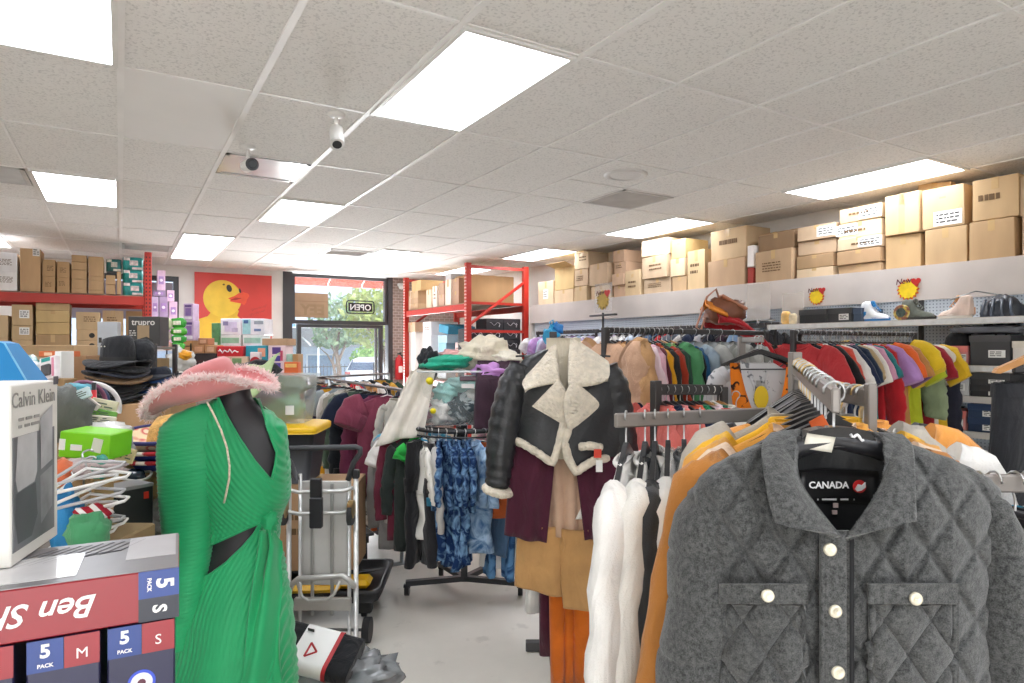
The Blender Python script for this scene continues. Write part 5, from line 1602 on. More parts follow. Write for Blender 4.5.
# ---- long rack between the tote and the entrance
B0, B1 = rf(-.86, 5.0, 1.385), None
d_ = Vector((0, 1, 0)); B1 = B0 + d_ * 3.9
t = thing('clothes_rack', 'long low double sided rack of tops running towards the entrance', 'rack', (B0.x, B0.y, 0), 0)
b = MB(); b.tube([(0, -.05, 1.372), (0, 3.95, 1.372)], .0125, 10); b.build('rail', STEEL, t)
for y in (-.05, 1.95, 3.95):
 b = MB(); b.tube([(0, y, .06), (0, y, 1.372)], .016, 10); b.build('post', STEEL, t)
 b = MB(); b.tube([(-.3, y, .06), (.3, y, .06)], .016, 8); b.build('foot', STEEL, t)
W6 = 'on the long rack to the entrance'
row(B0, B1, [
 ('long', cloth('#d5cfc4'), 'off white cardigan', dict(L=.6, depth=.03, W=.45)),
 ('tee', cloth('#8d4459'), 'rose maroon tee', dict(W=1.15, depth=.05, style='white')),
 ('long', cloth('#7d3b58'), 'plum tee', dict(L=.8)),
 ('tee', cloth('#232c40'), 'midnight navy tee', dict(W=1.15, L=.85, depth=.045)),
 ('jacket', cloth('#2a3138'), 'dark slate jacket', dict(L=.8)),
 ('long', cloth('#5d7263'), 'moss green top', dict(L=.7)),
 ('shirt', cloth('#a7a297'), 'stone grey shirt', dict(L=.75)),
 ('long', cloth('#d9d5cf'), 'long white top', dict(L=.95)),
 ('tee', cloth('#9aa3a6'), 'silver grey tee', {}),
 ('pants', MUST, 'mustard trousers', dict(style='clip', L=.9)),
 ('long', cloth('#26284d'), 'indigo jersey', dict(L=.6)),
 ('long', pattern('#c2252d', '#f0ece8', 3.4, 'wavez', .86, .02), 'red jacket with white stripes', dict(L=.85, W=1.4, depth=.05, spread=.12)),
 ('long', cloth('#2f4a36'), 'forest green top', dict(L=.75, depth=.045)),
 ('tee', cloth('#efece6'), 'bright white tee', {}),
 ('coat', BROWNC, 'brown coat', dict(L=.85)),
 ('tee', NAVY, 'navy tee', {}),
 ('long', cloth('#2d4257'), 'steel blue top', dict(L=.8)),
 ('tank', cloth('#6b5b9d'), 'violet top', {}),
 ('pants', cloth('#d8d3ca'), 'white trousers', dict(style='clip', L=.85)),
 ('jacket', cloth('#31383c'), 'dark grey jacket', {}),
 ('coat', cloth('#a56f48'), 'light brown coat', {}),
 ('tee', cloth('#c96b3a'), 'burnt orange tee', {}),
], W6, 'clothes on the long rack to the entrance', 'hangers on the long rack to the entrance', seed=81, jitter=.12)
# a second row of hangers with tan and dark clothes beyond it
C0, C1 = rf(-2.05, 6.6, 1.40), rf(-1.45, 7.7, 1.40)
t = thing('clothes_rack', 'second low rack behind the long one, near the display counter', 'rack', (C0.x, C0.y, 0), 0)
v_ = C1 - C0
b = MB(); b.tube([(0, 0, 1.388), (v_.x, v_.y, 1.388)], .0125, 10); b.build('rail', STEEL, t)
for q in (Vector((0, 0, 0)), v_):
 b = MB(); b.tube([(q.x, q.y, .05), (q.x, q.y, 1.388)], .016, 10); b.build('post', STEEL, t)
 b = MB(); b.tube([(q.x - .25, q.y, .03), (q.x + .25, q.y, .03)], .016, 8); b.build('foot', STEEL, t)
row(C0, C1, [('jacket', CHAR, 'charcoal jacket', {}), ('coat', CAMEL, 'camel coat', {}), ('long', cloth('#4a5a50'), 'grey green top', {}), ('tee', OFFW, 'off white tee', {}), ('long', NAVY, 'navy top', {}), ('coat', cloth('#b88554'), 'tan coat', {}), ('tee', WHITE, 'white tee', {}), ('jacket', BLACKC, 'black jacket', {}), ('long', cloth('#d8a23a'), 'ochre top', {}), ('long', DGREEN, 'dark green top', {})], 'on the second low rack', 'clothes on the second low rack', 'hangers on the second low rack', seed=83)
# low shelf with folded clothes under it
p = at(384, 500, 5.6)
t = thing('low_shelf', 'low dark slatted shelf on the floor under the long rack', 'shelf', (p.x - .1, p.y, 0), 0)
b = MB()
for k in range(6): b.box((-.25 + .1 * k, 0, .30), (.08, 1.3, .02), .003)
b.build('slat_top', mat('#5a5a5c', .5), t)
for x in (-.27, .27):
 b = MB(); b.box((x, 0, .27), (.03, 1.32, .05)); b.build('side_rail', mat('#3c3c3e', .5), t)
 for y in (-.6, .6):
  b = MB(); b.box((x, y, .125), (.035, .035, .25)); b.build('leg', mat('#3c3c3e', .5), t)
for k, (m, c) in enumerate(((OFFW, 'off white'), (cloth('#cbb7b4'), 'dusty rose'), (LGREY, 'grey'), (cloth('#dcd3cf'), 'shell pink'))):
 b = MB(); b.blob((0, 0, 0), (.19, .16, .03), 30 + k, .10, 24, 10, 2, pw=.6)
 o = b.build('folded_garment', m, None, (p.x - .12 + .05 * (k % 2), p.y - .45 + .12 * (k // 2), .342 + .045 * (k % 3))); o.rotation_euler = (0, 0, .2 * k); tag(o, f'folded {c} garment lying on the low shelf under the long rack', 'garment', 'folded clothes on the low shelf')

# ---- stack of dolly, carton, tote and clear bin beside the mannequin
D0 = (-1.19, 4.25)
t = thing('dolly', 'low black plastic dolly with yellow corners on the floor behind the hand cart', 'dolly', rf(-1.30, 4.32, 0), -TH + .05)
b = MB()
b.loft([[Vector((x, y, z)) for x, y in rrect(w, d2, .06)] for w, d2, z in ((.90, .58, .11), (.96, .64, .17), (.96, .64, .19), (.9, .58, .19), (.88, .56, .15), (.0002, .0002, .15))], True, True)
b.build('tray', plastic('#2b2c2f', .5), t)
for s in (-1, 1):
 for q in (-1, 1):
  b = MB(); b.box((s * .36, q * .22, .075), (.10, .08, .09), .01); b.tube([(s * .36 - .015, q * .22, .035), (s * .36 + .015, q * .22, .035)], .034, 14); b.build('caster', plastic('#1d1e20', .5), t)
b = MB(); b.box((-.05, -.30, .215), (.55, .10, .045), .02); b.build('corner_pad', plastic('#e8b512', .4), t)
b = MB(); b.box((.28, -.20, .215), (.24, .16, .05), .03); b.build('corner_pad', plastic('#e8b512', .4), t)
o = carton(rf(-1.33, 4.42, .245), (.62, .36, .56), -TH + .05, 'large brown carton standing behind the hand cart, under the yellow lidded tote', None, '#b98a5c', seed=400, prints=2)
t = thing('storage_tote', 'black storage tote with a bright yellow lid on the big carton', 'tote', rf(-1.58, 4.40, .81), -TH + .04)
b = MB(); b.loft([[Vector((x, y, z)) for x, y in rrect(w, d2, .04)] for w, d2, z in ((.50, .34, 0), (.58, .40, .32), (.59, .41, .335))]); b.build('tub', plastic('#24262a', .45), t)
b = MB(); b.loft([[Vector((x, y, z)) for x, y in rrect(w, d2, .04)] for w, d2, z in ((.62, .44, .325), (.63, .45, .34), (.63, .45, .365), (.60, .42, .375), (.50, .32, .385))]); b.build('lid', plastic('#f0c020', .4), t)
t = thing('storage_bin', 'clear plastic bin of green and mauve clothes on the yellow lid', 'bin', rf(-1.575, 4.40, 1.197), -TH + .03)
b = MB(); b.loft([[Vector((x, y, z)) for x, y in rrect(w, d2, .04)] for w, d2, z in ((.40, .27, 0), (.41, .28, .01), (.47, .34, .30), (.50, .37, .305), (.50, .37, .32))], True, False); b.build('shell', film('#dfe9e4', .35, .15, .3, 10), t)
b = MB(); b.box((.13, -.168, .09), (.055, .003, .06)); b.build('label', PAPER, t)
for k, (r, f, z, s, m, c) in enumerate([(-1.61, 4.38, 1.27, (.16, .11, .06), cloth('#7fae8a'), 'soft green garment at the bottom of the clear bin'), (-1.50, 4.36, 1.30, (.11, .09, .09), cloth('#9cc6a4'), 'pale green garment at the front of the clear bin'), (-1.63, 4.36, 1.37, (.13, .10, .06), cloth('#a894b0'), 'mauve garment in the middle of the clear bin'), (-1.54, 4.42, 1.43, (.15, .11, .06), cloth('#8e9c8f'), 'grey green garment near the top of the clear bin'), (-1.68, 4.40, 1.47, (.13, .10, .06), cloth('#3d4a44'), 'dark garment heaped on the rim of the clear bin')]):
 cloth_heap('folded_garment', r, f, z, s, m, c, seed=60 + k)
drape('garment', lambda u, v: (-.13 + .26 * u, -.22 * v - .1, .02 + .10 * u - .20 * v * v + .02 * sin(u * 8)), cloth('#b9cf9a'), 'lime green cloth flopped over the rim of the clear bin', 'garment', rf(-1.63, 4.34, 1.515), nu=12, nv=10)
t = thing('bag', 'black zipped bag bulging above the clear bin, under the hat brim', 'bag', rf(-1.76, 4.5, 1.51), -TH)
b = MB(); b.blob((0, 0, .03), (.16, .12, .06), 17, .14); b.build('body', cloth('#232427'), t)
b = MB(); b.tube([(-.1, -.11, .04), (0, -.12, .065), (.1, -.1, .05)], .005, 5); b.build('zip', STEEL, t)
# extra cartons behind the cart's left side
carton(rf(-1.95, 4.62, .001), (.42, .4, .62), -TH - .05, 'brown carton on the floor between the mannequin and the hand cart', None, '#a87d50', seed=402)
carton(rf(-1.95, 4.62, .625), (.36, .36, .44), -TH + .05, 'carton stacked behind the mannequin, below the clear bin', None, '#b98a5c', seed=403)

# ---- folding hand cart
HC = thing('hand_cart', 'folded aluminium platform hand cart with a black handle standing upright', 'cart', rf(-1.075, 3.70, 0), -TH)
ALU = mat('#d3d3d0', .35, .55, .04); ALUP = mat('#d0cec9', .5, .3, .05)
def Hx(px): return (px - 322) * 3.70 / FPX
def Hz(py): return CH - (py - HY) * 3.70 / FPX
for px, r in ((289, .0145), (298.5, .011), (348, .011), (356, .0145)):
 b = MB(); b.tube([(Hx(px), 0 if r > .012 else .03, .06), (Hx(px), 0 if r > .012 else .03, Hz(472 if r > .012 else 475))], r, 10); b.build('frame_tube', ALU, HC)
for px in (289, 356):
 b = MB(); b.box((Hx(px), 0, Hz(474)), (.038, .038, .05), .006); b.build('clamp', BLKP, HC)
b = MB(); b.tube([(Hx(297), .0, Hz(480)), (Hx(291), -.01, Hz(462)), (Hx(284), -.02, Hz(453)), (Hx(283), -.02, Hz(449)), (Hx(287), -.02, Hz(448)), (Hx(357), -.02, Hz(446.5)), (Hx(361), -.02, Hz(448)), (Hx(361), -.02, Hz(453)), (Hx(354), -.01, Hz(462)), (Hx(348), 0, Hz(480))], .0155, 10); b.build('handle', plastic('#3e4043', .5), HC)
b = MB(); b.box((Hx(322), .06, (Hz(483) + .33) / 2), (Hx(346) - Hx(299), .02, Hz(483) - .33), .004); b.build('platform', mat('#dedcd8', .5, 0, .04), HC)
for px in (310, 330):
 b = MB(); b.box((Hx(px), .044, (Hz(485) + .16) / 2), (.018, .014, Hz(485) - .16), .003); b.build('platform_rib', mat('#b9b8b5', .4, .4), HC)
for py in (489, 510.5):
 b = MB(); b.tube([(Hx(289), -.02, Hz(py)), (Hx(300), -.03, Hz(py + 2)), (Hx(344), -.03, Hz(py + 1)), (Hx(354), -.02, Hz(py - 2))], .0115, 8); b.build('axle_bar', ALU, HC)
b = MB(); b.box((Hx(319), -.055, Hz(486)), (.065, .03, .11), .006); b.build('latch', BLKP, HC)
b = MB(); b.box((Hx(319.5), -.06, Hz(510)), (.07, .035, .17), .006); b.build('latch', plastic('#2b2c2f', .4), HC)
for px in (287, 353.5):
 b = MB(); b.tube([(Hx(px) - .012, -.06, Hz(512)), (Hx(px) + .012, -.06, Hz(512))], .058, 20); wo_ = b.build('caster', mat('#333436', .6), HC)
 b = MB(); b.tube([(Hx(px) - .016, -.05, Hz(506)), (Hx(px) + .016, -.05, Hz(506))], .045, 16); b.tube([(Hx(px) - .016, -.06, Hz(512)), (Hx(px) + .016, -.06, Hz(512))], .02, 12); b.build('caster_bracket', metal('#b8a070', .35), wo_)
b = MB(); b.tube([(Hx(290), -.01, Hz(590)), (Hx(293), -.03, Hz(583)), (Hx(300), -.03, Hz(577)), (Hx(344), -.03, Hz(574)), (Hx(350), -.03, Hz(578)), (Hx(355), -.01, Hz(586))], .017, 10); b.build('lower_bow', ALU, HC)
b = MB(); b.tube([(Hx(300), -.05, Hz(579)), (Hx(306), -.07, Hz(592)), (Hx(312), -.07, Hz(596)), (Hx(330), -.07, Hz(595)), (Hx(338), -.07, Hz(589)), (Hx(342), -.05, Hz(578))], .0085, 8); b.build('pull_loop', ALU, HC)
b = MB(); b.box((Hx(322), .02, Hz(605)), (Hx(350) - Hx(293), .03, .07), .004); b.build('toe_plate', ALUP, HC)
for px in (283, 365):
 b = MB(); b.tube([(Hx(px) - .02, .06, .07), (Hx(px) + .02, .06, .07)], .07, 22); b.build('wheel', mat('#27282a', .6), HC)
b = MB(); b.tube([(Hx(283), .06, .07), (Hx(365), .06, .07)], .01, 8); b.build('axle', STEEL, HC)

# ---- pile in front of the cart
BAGM = mat('#8f9294', .18, 0, .2, 9, 1.0, 16, .8, alpha=.75)
o = carton(rf(-.64, 2.62, .001), (.5, .36, .15), -TH + .3, 'open carton on the floor under the plastic bags before the hand cart', None, '#c79a69', seed=410, flaps=True)
b = MB(); b.box((0, 0, .09), (.62, .40, .18), .02); o = b.build('cardboard_box', card('#a88058'), None, rf(-.93, 2.96, .0)); o.rotation_euler = (0, 0, -TH + .1); tag(o, 'flat brown carton beneath the heap of plastic bags', 'box')
for k, (r, f, z, s, c) in enumerate([(-.92, 2.92, .25, (.30, .20, .09), 'large crumpled grey plastic bag under the black folded garment'), (-.68, 2.88, .24, (.17, .15, .08), 'crumpled grey plastic bag to the right of the black folded garment'), (-1.07, 2.86, .30, (.12, .12, .11), 'clear plastic bag between the dress and the black folded garment')]):
 b = MB(); b.blob((0, 0, 0), s, 70 + k, .2, 34, 20, 4.2); o = b.build('plastic_bag', BAGM, None, rf(r, f, z)); o.rotation_euler = (0, 0, -TH); tag(o, c, 'bag')
cloth_heap('folded_garment', -.9, 2.9, .23, (.22, .14, .06), cloth('#44474a'), 'dark garment inside the large crumpled plastic bag', seed=80)
t = thing('folded_trousers', 'black folded trousers with a white and red paper band on the plastic bags', 'trousers', rf(-.83, 2.84, .365), -TH - .28)
t.rotation_euler = (.42, .20, -TH - .12)
b = MB(); b.loft([[Vector((x, y * .9 + .0, z)) for y, z in rrect(.24, .075, .028, 6)] for x in (-.17, -.16, -.05, .08, .15, .16)], True, True); b.build('folded_cloth', cloth('#1d1e21', bump=.15), t)
b = MB(); b.loft([[Vector((x, y * .9, z)) for y, z in rrect(.246, .082, .030, 6)] for x in (-.10, .05)], False, False); b.build('paper_band', PAPER, t)
b = MB(); b.loft([[Vector((x, y * .9, z)) for y, z in rrect(.248, .084, .031, 6)] for x in (.05, .068)], False, False); b.build('band_stripe', mat('#b5262c', .5), t)
b = MB()
for q0, q1 in (((-.02, .035), (.02, 0)), ((.02, 0), (-.02, -.035)), ((-.02, -.035), (-.02, .035))):
 b.tube([(-.025 + q0[0], -.03 + q0[1], .0415), (-.025 + q1[0], -.03 + q1[1], .0415)], .0045, 5)
b.build('triangle_mark', mat('#c02a30', .5), t)
b = MB(); b.x = Matrix.Translation((-.075, .06, .0415)) @ Matrix.Rotation(-pi / 2, 4, 'X') ; b.box((0, 0, 0), (.03, .03, .002)); b.build('band_print', INK, t)
b = MB(); b.tube([(-.02, .06, .03), (.02, .0, .03)], .05, 14); o = b.build('rolled_cloth', cloth('#3a3a3c'), None, rf(-.78, 3.25, .05)); tag(o, 'dark rolled cloth on the floor beside the cart wheel', 'cloth')
# ================================================================== MANNEQUIN IN GREEN DRESS AND PINK HAT
MD = 2.2; MS = MD / FPX
MR0 = (225 - CX) * MD / FPX
MR = rf(MR0, MD, 0)
MY = -.05
def mx(px, y=MY): return (px - CX) / FPX * (MD + y) - MR0
def mz(py, y=MY): return CH - (py - HY) / FPX * (MD + y)
def mpx2(v): return CX + (v.x + MR0) / (MD + MY) * FPX, HY + (CH - v.z) / (MD + MY) * FPX
def itab(tab, p):
 if p <= tab[0][0]: return tab[0][1:]
 for a, b in zip(tab, tab[1:]):
  if p <= b[0]:
   t_ = (p - a[0]) / (b[0] - a[0]); t_ = .5 * t_ + .5 * t_ * t_ * (3 - 2 * t_)
   return [lerp(x, y, t_) for x, y in zip(a[1:], b[1:])]
 return tab[-1][1:]
BODY = [(p, c - 3 * (p > 440), h, d) for p, c, h, d in [(384, 229, 15, .05), (398, 229, 17, .055), (406, 227, 25, .062), (416, 226, 40, .078), (428, 229, 49, .092), (445, 232, 50, .108), (470, 238, 46, .125), (500, 241, 43, .122), (525, 240, 35, .104), (545, 239, 34, .10), (570, 238, 41, .115), (620, 235, 51, .14), (683, 232, 58, .155), (760, 228, 66, .17), (805, 226, 70, .18)]]
def inpoly(x, y, poly):
 c = False
 for (x1, y1), (x2, y2) in zip(poly, poly[1:] + poly[:1]):
  if (y1 > y) != (y2 > y) and x < (x2 - x1) * (y - y1) / (y2 - y1) + x1: c = not c
 return c
VEE = [(x + 5, y) for x, y in [(213, 380), (214, 398), (226, 415), (241, 436), (256, 458), (267, 474), (270, 477), (272, 464), (272, 452), (267, 436), (258, 415), (248, 400), (248, 380)]]
CUT = [(x + 4, y) for x, y in [(209, 543), (230, 533), (250, 524), (259, 521), (255, 530), (246, 541), (231, 556), (216, 567), (207, 571)]]
def surf(px, py, grow=0.0):
 c, hw, d = itab(BODY, py)
 t_ = max(-1, min(1, (px - c) / (hw + grow / MS)))
 s_ = sqrt(max(0, 1 - abs(t_) ** (2 / .9)))
 y = -(d + grow) * s_
 return Vector((mx(px), y, mz(py)))

man = thing('mannequin', 'headless black mannequin wearing the green pleated dress and pink hat', 'mannequin', MR, -TH)
BLKM = mat('#2c2b2f', .45, 0, .04)
b = MB()
rows_ = [384, 388, 394, 400, 406, 412, 418, 424, 430, 438, 446, 458, 470, 485, 500, 512, 525, 535, 545, 557, 570, 590, 620, 650]
b.loft([ring_at((itab(BODY, p)[1] - 2.2) * MS, itab(BODY, p)[2] - .008, mz(p), 48, lambda x, z: 0, mx(itab(BODY, p)[0]), pwx=.9, pwy=.9) for p in rows_])
b.build('torso', BLKM, man)
b = MB(); b.tube([(0, 0, .02), (0, 0, mz(645))], .016, 12); b.build('stand_pole', STEEL, man)
b = MB(); b.lathe([(.0001, .022), (.05, .022), (.15, .012), (.155, 0), (.0001, 0)], seg=36, cap0=False, cap1=False); b.build('stand_base', metal('#8a8c8e'), man)

dress = thing('dress', 'bright green finely pleated wrap dress with a waist cut-out on the mannequin', 'dress', MR, -TH)
GREEN = mat('#1aa667', .5, 0, .07, 7, .1, 500, .4, sheen=.3)
def pleat(px, py):
 k = min(1, max(0, (py - 500) / 50))
 bod = sin(2 * pi * (px * .80 - py * .55 + 6 * sin(py * .03)) / 4.4)
 skt = sin(2 * pi * (px + .33 * py + 4 * sin(py * .045)) / 4.6)
 return (1 - k) * bod + k * skt
def dress_loft(p0, p1, nrow, na=220, grow=.006, poly=None):
 bb = MB()
 rings = []
 for j in range(nrow + 1):
  p = lerp(p0, p1, j / nrow)
  c, hw, d = itab(BODY, p)
  ring = []
  big = max(0, (p - 560) / 240)
  for a in range(na):
   q = 2 * pi * a / na
   cq, sq = cos(q), sin(q)
   x = math.copysign(abs(cq) ** .9, cq); y = math.copysign(abs(sq) ** .9, sq)
   px = c + x * hw
   dis = .0022 * pleat(px + (0 if y < 0 else 31), p) + .012 * big * sin(7 * q + p * .01) + grow
   ring.append(Vector((mx(px) + x * dis, y * (d + dis), mz(p))))
  rings.append(ring)
 def skip(i, a):
  v = (rings[i][a] + rings[min(i + 1, nrow)][(a + 1) % na]) / 2
  if v.y > .02: return False
  return inpoly(*mpx2(v), poly)
 bb.loft(rings, False, False, skip=skip if poly else None)
 return bb
b = dress_loft(400, 545, 130, poly=VEE)
# leave out the waist opening
def strip(bb, poly):
 keep_f, keep_m, keep_s = [], [], []
 for f, m_, s_ in zip(bb.f, bb.m, bb.s):
  c = sum((bb.v[i] for i in f), Vector()) / len(f)
  if c.y < .0 and inpoly(*mpx2(c), poly): continue
  keep_f.append(f); keep_m.append(m_); keep_s.append(s_)
 bb.f, bb.m, bb.s = keep_f, keep_m, keep_s
strip(b, CUT); b.build('bodice', GREEN, dress)
b = dress_loft(540, 800, 200); strip(b, CUT); b.build('skirt', GREEN, dress)
b = MB(); b.tube([surf(px, py, .008) for px, py in VEE[1:-1]], .0045, 6); b.build('neckline', GREEN, dress)
b = MB(); b.tube([surf(px, py, .008) for px, py in CUT], .004, 6, True); b.build('cut_out_edge', GREEN, dress)
def sleeve(cps, yv, name='sleeve'):
 bb = MB()
 rings = []
 n_ = 150
 p0, p1 = cps[0][0], cps[-1][0]
 for j in range(n_ + 1):
  p = lerp(p0, p1, j / n_)
  c, hw, d = itab(cps, p)
  ring = []
  for a in range(72):
   q = 2 * pi * a / 72
   dis = .0020 * sin(2 * pi * (p + .18 * hw * cos(q)) / 4.3) * min(1, j / 10) + .004 * sin(3 * q + p * .02)
   ring.append(Vector((mx(c, yv(p)) + cos(q) * (hw * MS + dis), yv(p) + sin(q) * (d + dis), mz(p, yv(p)))))
  rings.append(ring)
 bb.loft(rings, True, True)
 bb.build(name, GREEN, dress)
sleeve([(403, 208, 4, .03), (408, 202, 13, .05), (415, 195, 22, .06), (428, 189, 27, .066), (448, 187, 27.5, .066), (490, 188, 26, .064), (540, 189, 23.5, .06), (600, 187, 20, .052), (648, 181, 12.5, .036)], lambda p: -.035 - .05 * min(1, max(0, (p - 405) / 60)))
sleeve([(412, 246, 6, .03), (420, 246, 14, .05), (430, 246, 18, .06), (470, 248, 18, .06), (540, 246, 17, .055), (600, 242, 17, .05), (648, 240, 12, .035)], lambda p: .05 + .07 * min(1, max(0, (p - 412) / 60)))
b = MB(); b.x = Matrix.Translation(surf(271, 520, .012)); b.blob((0, 0, 0), (.030, .024, .040), 3, .2, 26, 16, 5); b.build('waist_knot', GREEN, dress)
b = MB()
b.grid(lambda u, v: surf(270 + (u - .5) * (8 + 26 * v), 526 + 150 * v, .02 + .012 * sin(u * 9 + v * 5)), 14, 30, .004); b.build('front_drape', GREEN, dress)

# pink cowboy hat with a fluffy edge
HATC = at(211, 398, 2.19)
hat = thing('cowboy_hat', 'pink felt cowboy hat with a fluffy feather edge on the mannequin neck', 'hat', HATC, 0)
hat.rotation_euler = (radians(4), radians(-13), -TH)
PINKF = mat('#dd8b8c', .85, 0, .08, 12, .2, 300, .2, sheen=.5)
def brim(a, t_):
 ca, sa = cos(a), sin(a)
 rx, ry = lerp(.105, .212, t_), lerp(.086, .165, t_)
 side = abs(sa) ** 1.6
 z = t_ ** 1.5 * (.078 * side - .020 * (1 - side)) + .004
 return Vector((rx * ca, ry * sa * (1 - .16 * t_ * t_ * side), z))
b = MB(); b.grid(lambda u, v: brim(2 * pi * u, v), 72, 10, .005); b.build('brim', PINKF, hat)
b = MB()
rings = []
for j, (k, z) in enumerate(((1.02, .002), (1.0, .02), (.97, .05), (.92, .08), (.84, .103), (.70, .116), (.48, .112), (.22, .100), (.03, .094))):
 rings.append([Vector((.105 * k * cos(a) * (1.0), .086 * k * sin(a) * (1 - .12 * (z > .07) * (cos(a) < 0) * abs(cos(a))), z + (.016 * cos(a) * k if z > .07 else 0) - (.02 * (1 - abs(sin(a))) * (cos(a) < 0) if .08 < z else 0))) for a in [2 * pi * i / 48 for i in range(48)]])
b.loft(rings, False, True); b.build('crown', PINKF, hat)
rng = random.Random(5)
b = MB()
for k in range(7600):
 a = 2 * pi * rng.random()
 t_ = 1.0 - .10 * rng.random() ** 1.5
 p = brim(a, t_) + Vector((rng.gauss(0, .003), rng.gauss(0, .003), rng.gauss(0, .003)))
 o_ = (brim(a, 1.0) - brim(a, .85)).normalized()
 d = (o_ * rng.uniform(.1, 1) + Vector((rng.gauss(0, .7), rng.gauss(0, .7), rng.gauss(.15, .7)))).normalized() * rng.uniform(.010, .026)
 s = d.cross(Vector((rng.gauss(0, 1), rng.gauss(0, 1), rng.gauss(0, 1)))).normalized() * .0011
 b.cur = rng.randrange(2)
 b.add([p - s, p + s, p + d * .6 + s * .7 + Vector((0, 0, rng.gauss(0, .002))), p + d], [(0, 1, 2, 3)])
fz = b.build('feather_trim', [mat('#fff0ee', .9, var=0), mat('#fbdfdd', .9, var=0)], hat)
# chin cord, given in hat space
inv = (Matrix.Translation(HATC) @ hat.rotation_euler.to_matrix().to_4x4()).inverted()
b = MB(); b.tube([inv @ at(px, py, 2.2 + q) for px, py, q in ((207, 402, -.12), (213, 413, -.13), (221, 430, -.145), (227, 448, -.155), (229.5, 466, -.16), (229, 480, -.158), (226.5, 492, -.15), (224, 503, -.145))], .0034, 8); b.build('chin_cord', mat('#e6d6c2', .7, var=.25, vscale=120), hat)

# ================================================================== QUILTED JACKET, FRONT RIGHT
JD = .985; JS = JD / FPX
JROOT = on_arm(JD)
jr = JROOT.z
jr0 = JROOT.dot(RV)
def jx(px, y=0.0): return (px - CX) / FPX * (JD + y) - jr0
def jz(py, y=0.0): return CH - (py - HY) / FPX * (JD + y) - jr
def jp(px, py, y): return Vector((jx(px, y), y, jz(py, y)))
jk = thing('quilted_jacket', 'large grey quilted wool shirt jacket with pale buttons hung facing the viewer', 'jacket', JROOT, -TH)
def wool():
 m, nt, p = _new('heather_grey_wool')
 N, L = nt.nodes, nt.links
 tc = N.new('ShaderNodeTexCoord')
 t1 = N.new('ShaderNodeTexNoise'); t1.inputs['Scale'].default_value = 520; t1.inputs['Detail'].default_value = 4
 t2 = N.new('ShaderNodeTexNoise'); t2.inputs['Scale'].default_value = 140; t2.inputs['Detail'].default_value = 4
 ad = N.new('ShaderNodeMath'); ad.operation = 'ADD'; ml = N.new('ShaderNodeMath'); ml.operation = 'MULTIPLY'; ml.inputs[1].default_value = .5
 r = N.new('ShaderNodeValToRGB'); e = r.color_ramp.elements
 e[0].position, e[0].color = .36, lin('#2b2c2d'); e[1].position, e[1].color = .64, lin('#5f605f')
 for q in (t1, t2): L.new(tc.outputs['Object'], q.inputs['Vector'])
 L.new(t1.outputs['Fac'], ad.inputs[0]); L.new(t2.outputs['Fac'], ad.inputs[1]); L.new(ad.outputs[0], ml.inputs[0]); L.new(ml.outputs[0], r.inputs[0]); L.new(r.outputs[0], p.inputs['Base Color'])
 bp = N.new('ShaderNodeBump'); bp.inputs['Strength'].default_value = .35; bp.inputs['Distance'].default_value = .004
 L.new(t1.outputs['Fac'], bp.inputs['Height']); L.new(bp.outputs[0], p.inputs['Normal'])
 p.inputs['Roughness'].default_value = .95; p.inputs['Specular IOR Level'].default_value = .15
 p.inputs['Sheen Weight'].default_value = .25
 return m
WOOL = wool()
JB = [(436, 790, 884, .018), (442, 766, 906, .030), (450, 745, 928, .042), (460, 724, 955, .052), (470, 709, 975, .060), (480, 699, 992, .068), (490, 694, 1001, .074), (505, 693, 1003, .080), (530, 698, 1001, .086), (560, 704, 997, .09), (600, 709, 994, .092), (683, 711, 994, .094), (780, 709, 996, .096), (905, 703, 1002, .098)]
def quilt(px, py):
 x, z = px * JS, py * JS
 g = 0.0
 for sgn in (1, -1):
  q = (x * sin(radians(56)) * sgn + z * cos(radians(56))) / .058
  f_ = abs(q - round(q)) * .058
  g = max(g, exp(-(f_ / .006) ** 2) + .45 * exp(-(f_ / .016) ** 2))
 wav = .0016 * sin(px * .05 + py * .02) + .0014 * sin(py * .045 - px * .03)
 return -.0088 * g + wav
def jsurf(px, py, off=0.0, q=True):
 l_, r_, d = itab(JB, py)
 c, hw = (l_ + r_) / 2, (r_ - l_) / 2
 t_ = max(-1, min(1, (px - c) / hw))
 s_ = sqrt(max(0, 1 - abs(t_) ** (2 / .62)))
 return jp(px, py, -(d * s_ ** .9 + (quilt(px, py) if q else 0)) - off)
NECK = [(796, 400), (794, 466), (798, 484), (814, 507), (838, 540), (844, 540), (868, 507), (880, 484), (885, 466), (882, 400)]
b = MB()
rings = []
NA, NR = 320, 190
pys = [436 + (905 - 436) * (j / NR) ** 1.15 for j in range(NR + 1)]
for p in pys:
 l_, r_, d = itab(JB, p); c, hw = (l_ + r_) / 2, (r_ - l_) / 2
 ring = []
 for a in range(NA):
  k = a / NA * 2
  sg = 1 if k < 1 else -1
  tt = cos(pi * (k % 1)) * sg; tt = .35 * tt + .65 * sg * (1 - 2 * (k % 1))
  px = c + tt * hw
  sq = sg * max(0, 1 - abs(tt) ** (2 / .62)) ** .5
  y = math.copysign(abs(sq) ** .9, sq)
  yy = y * d + (quilt(px, p) if sq > 0 else -quilt(px, p)) * min(1, abs(sq) * 2); y2 = min(0, yy)
  ring.append(Vector((jx(px, y2), yy, jz(p, y2))))
 rings.append(ring)
def jskip(i, a):
 v = (rings[i][a] + rings[min(i + 1, NR)][(a + 1) % NA]) / 2
 return v.y < .03 and inpoly(CX + (v.x + jr0) / (JD + min(0, v.y)) * FPX, HY + (CH - jr - v.z) / (JD + min(0, v.y)) * FPX, NECK)
b.loft(rings, False, False, skip=jskip); b.build('body', WOOL, jk)
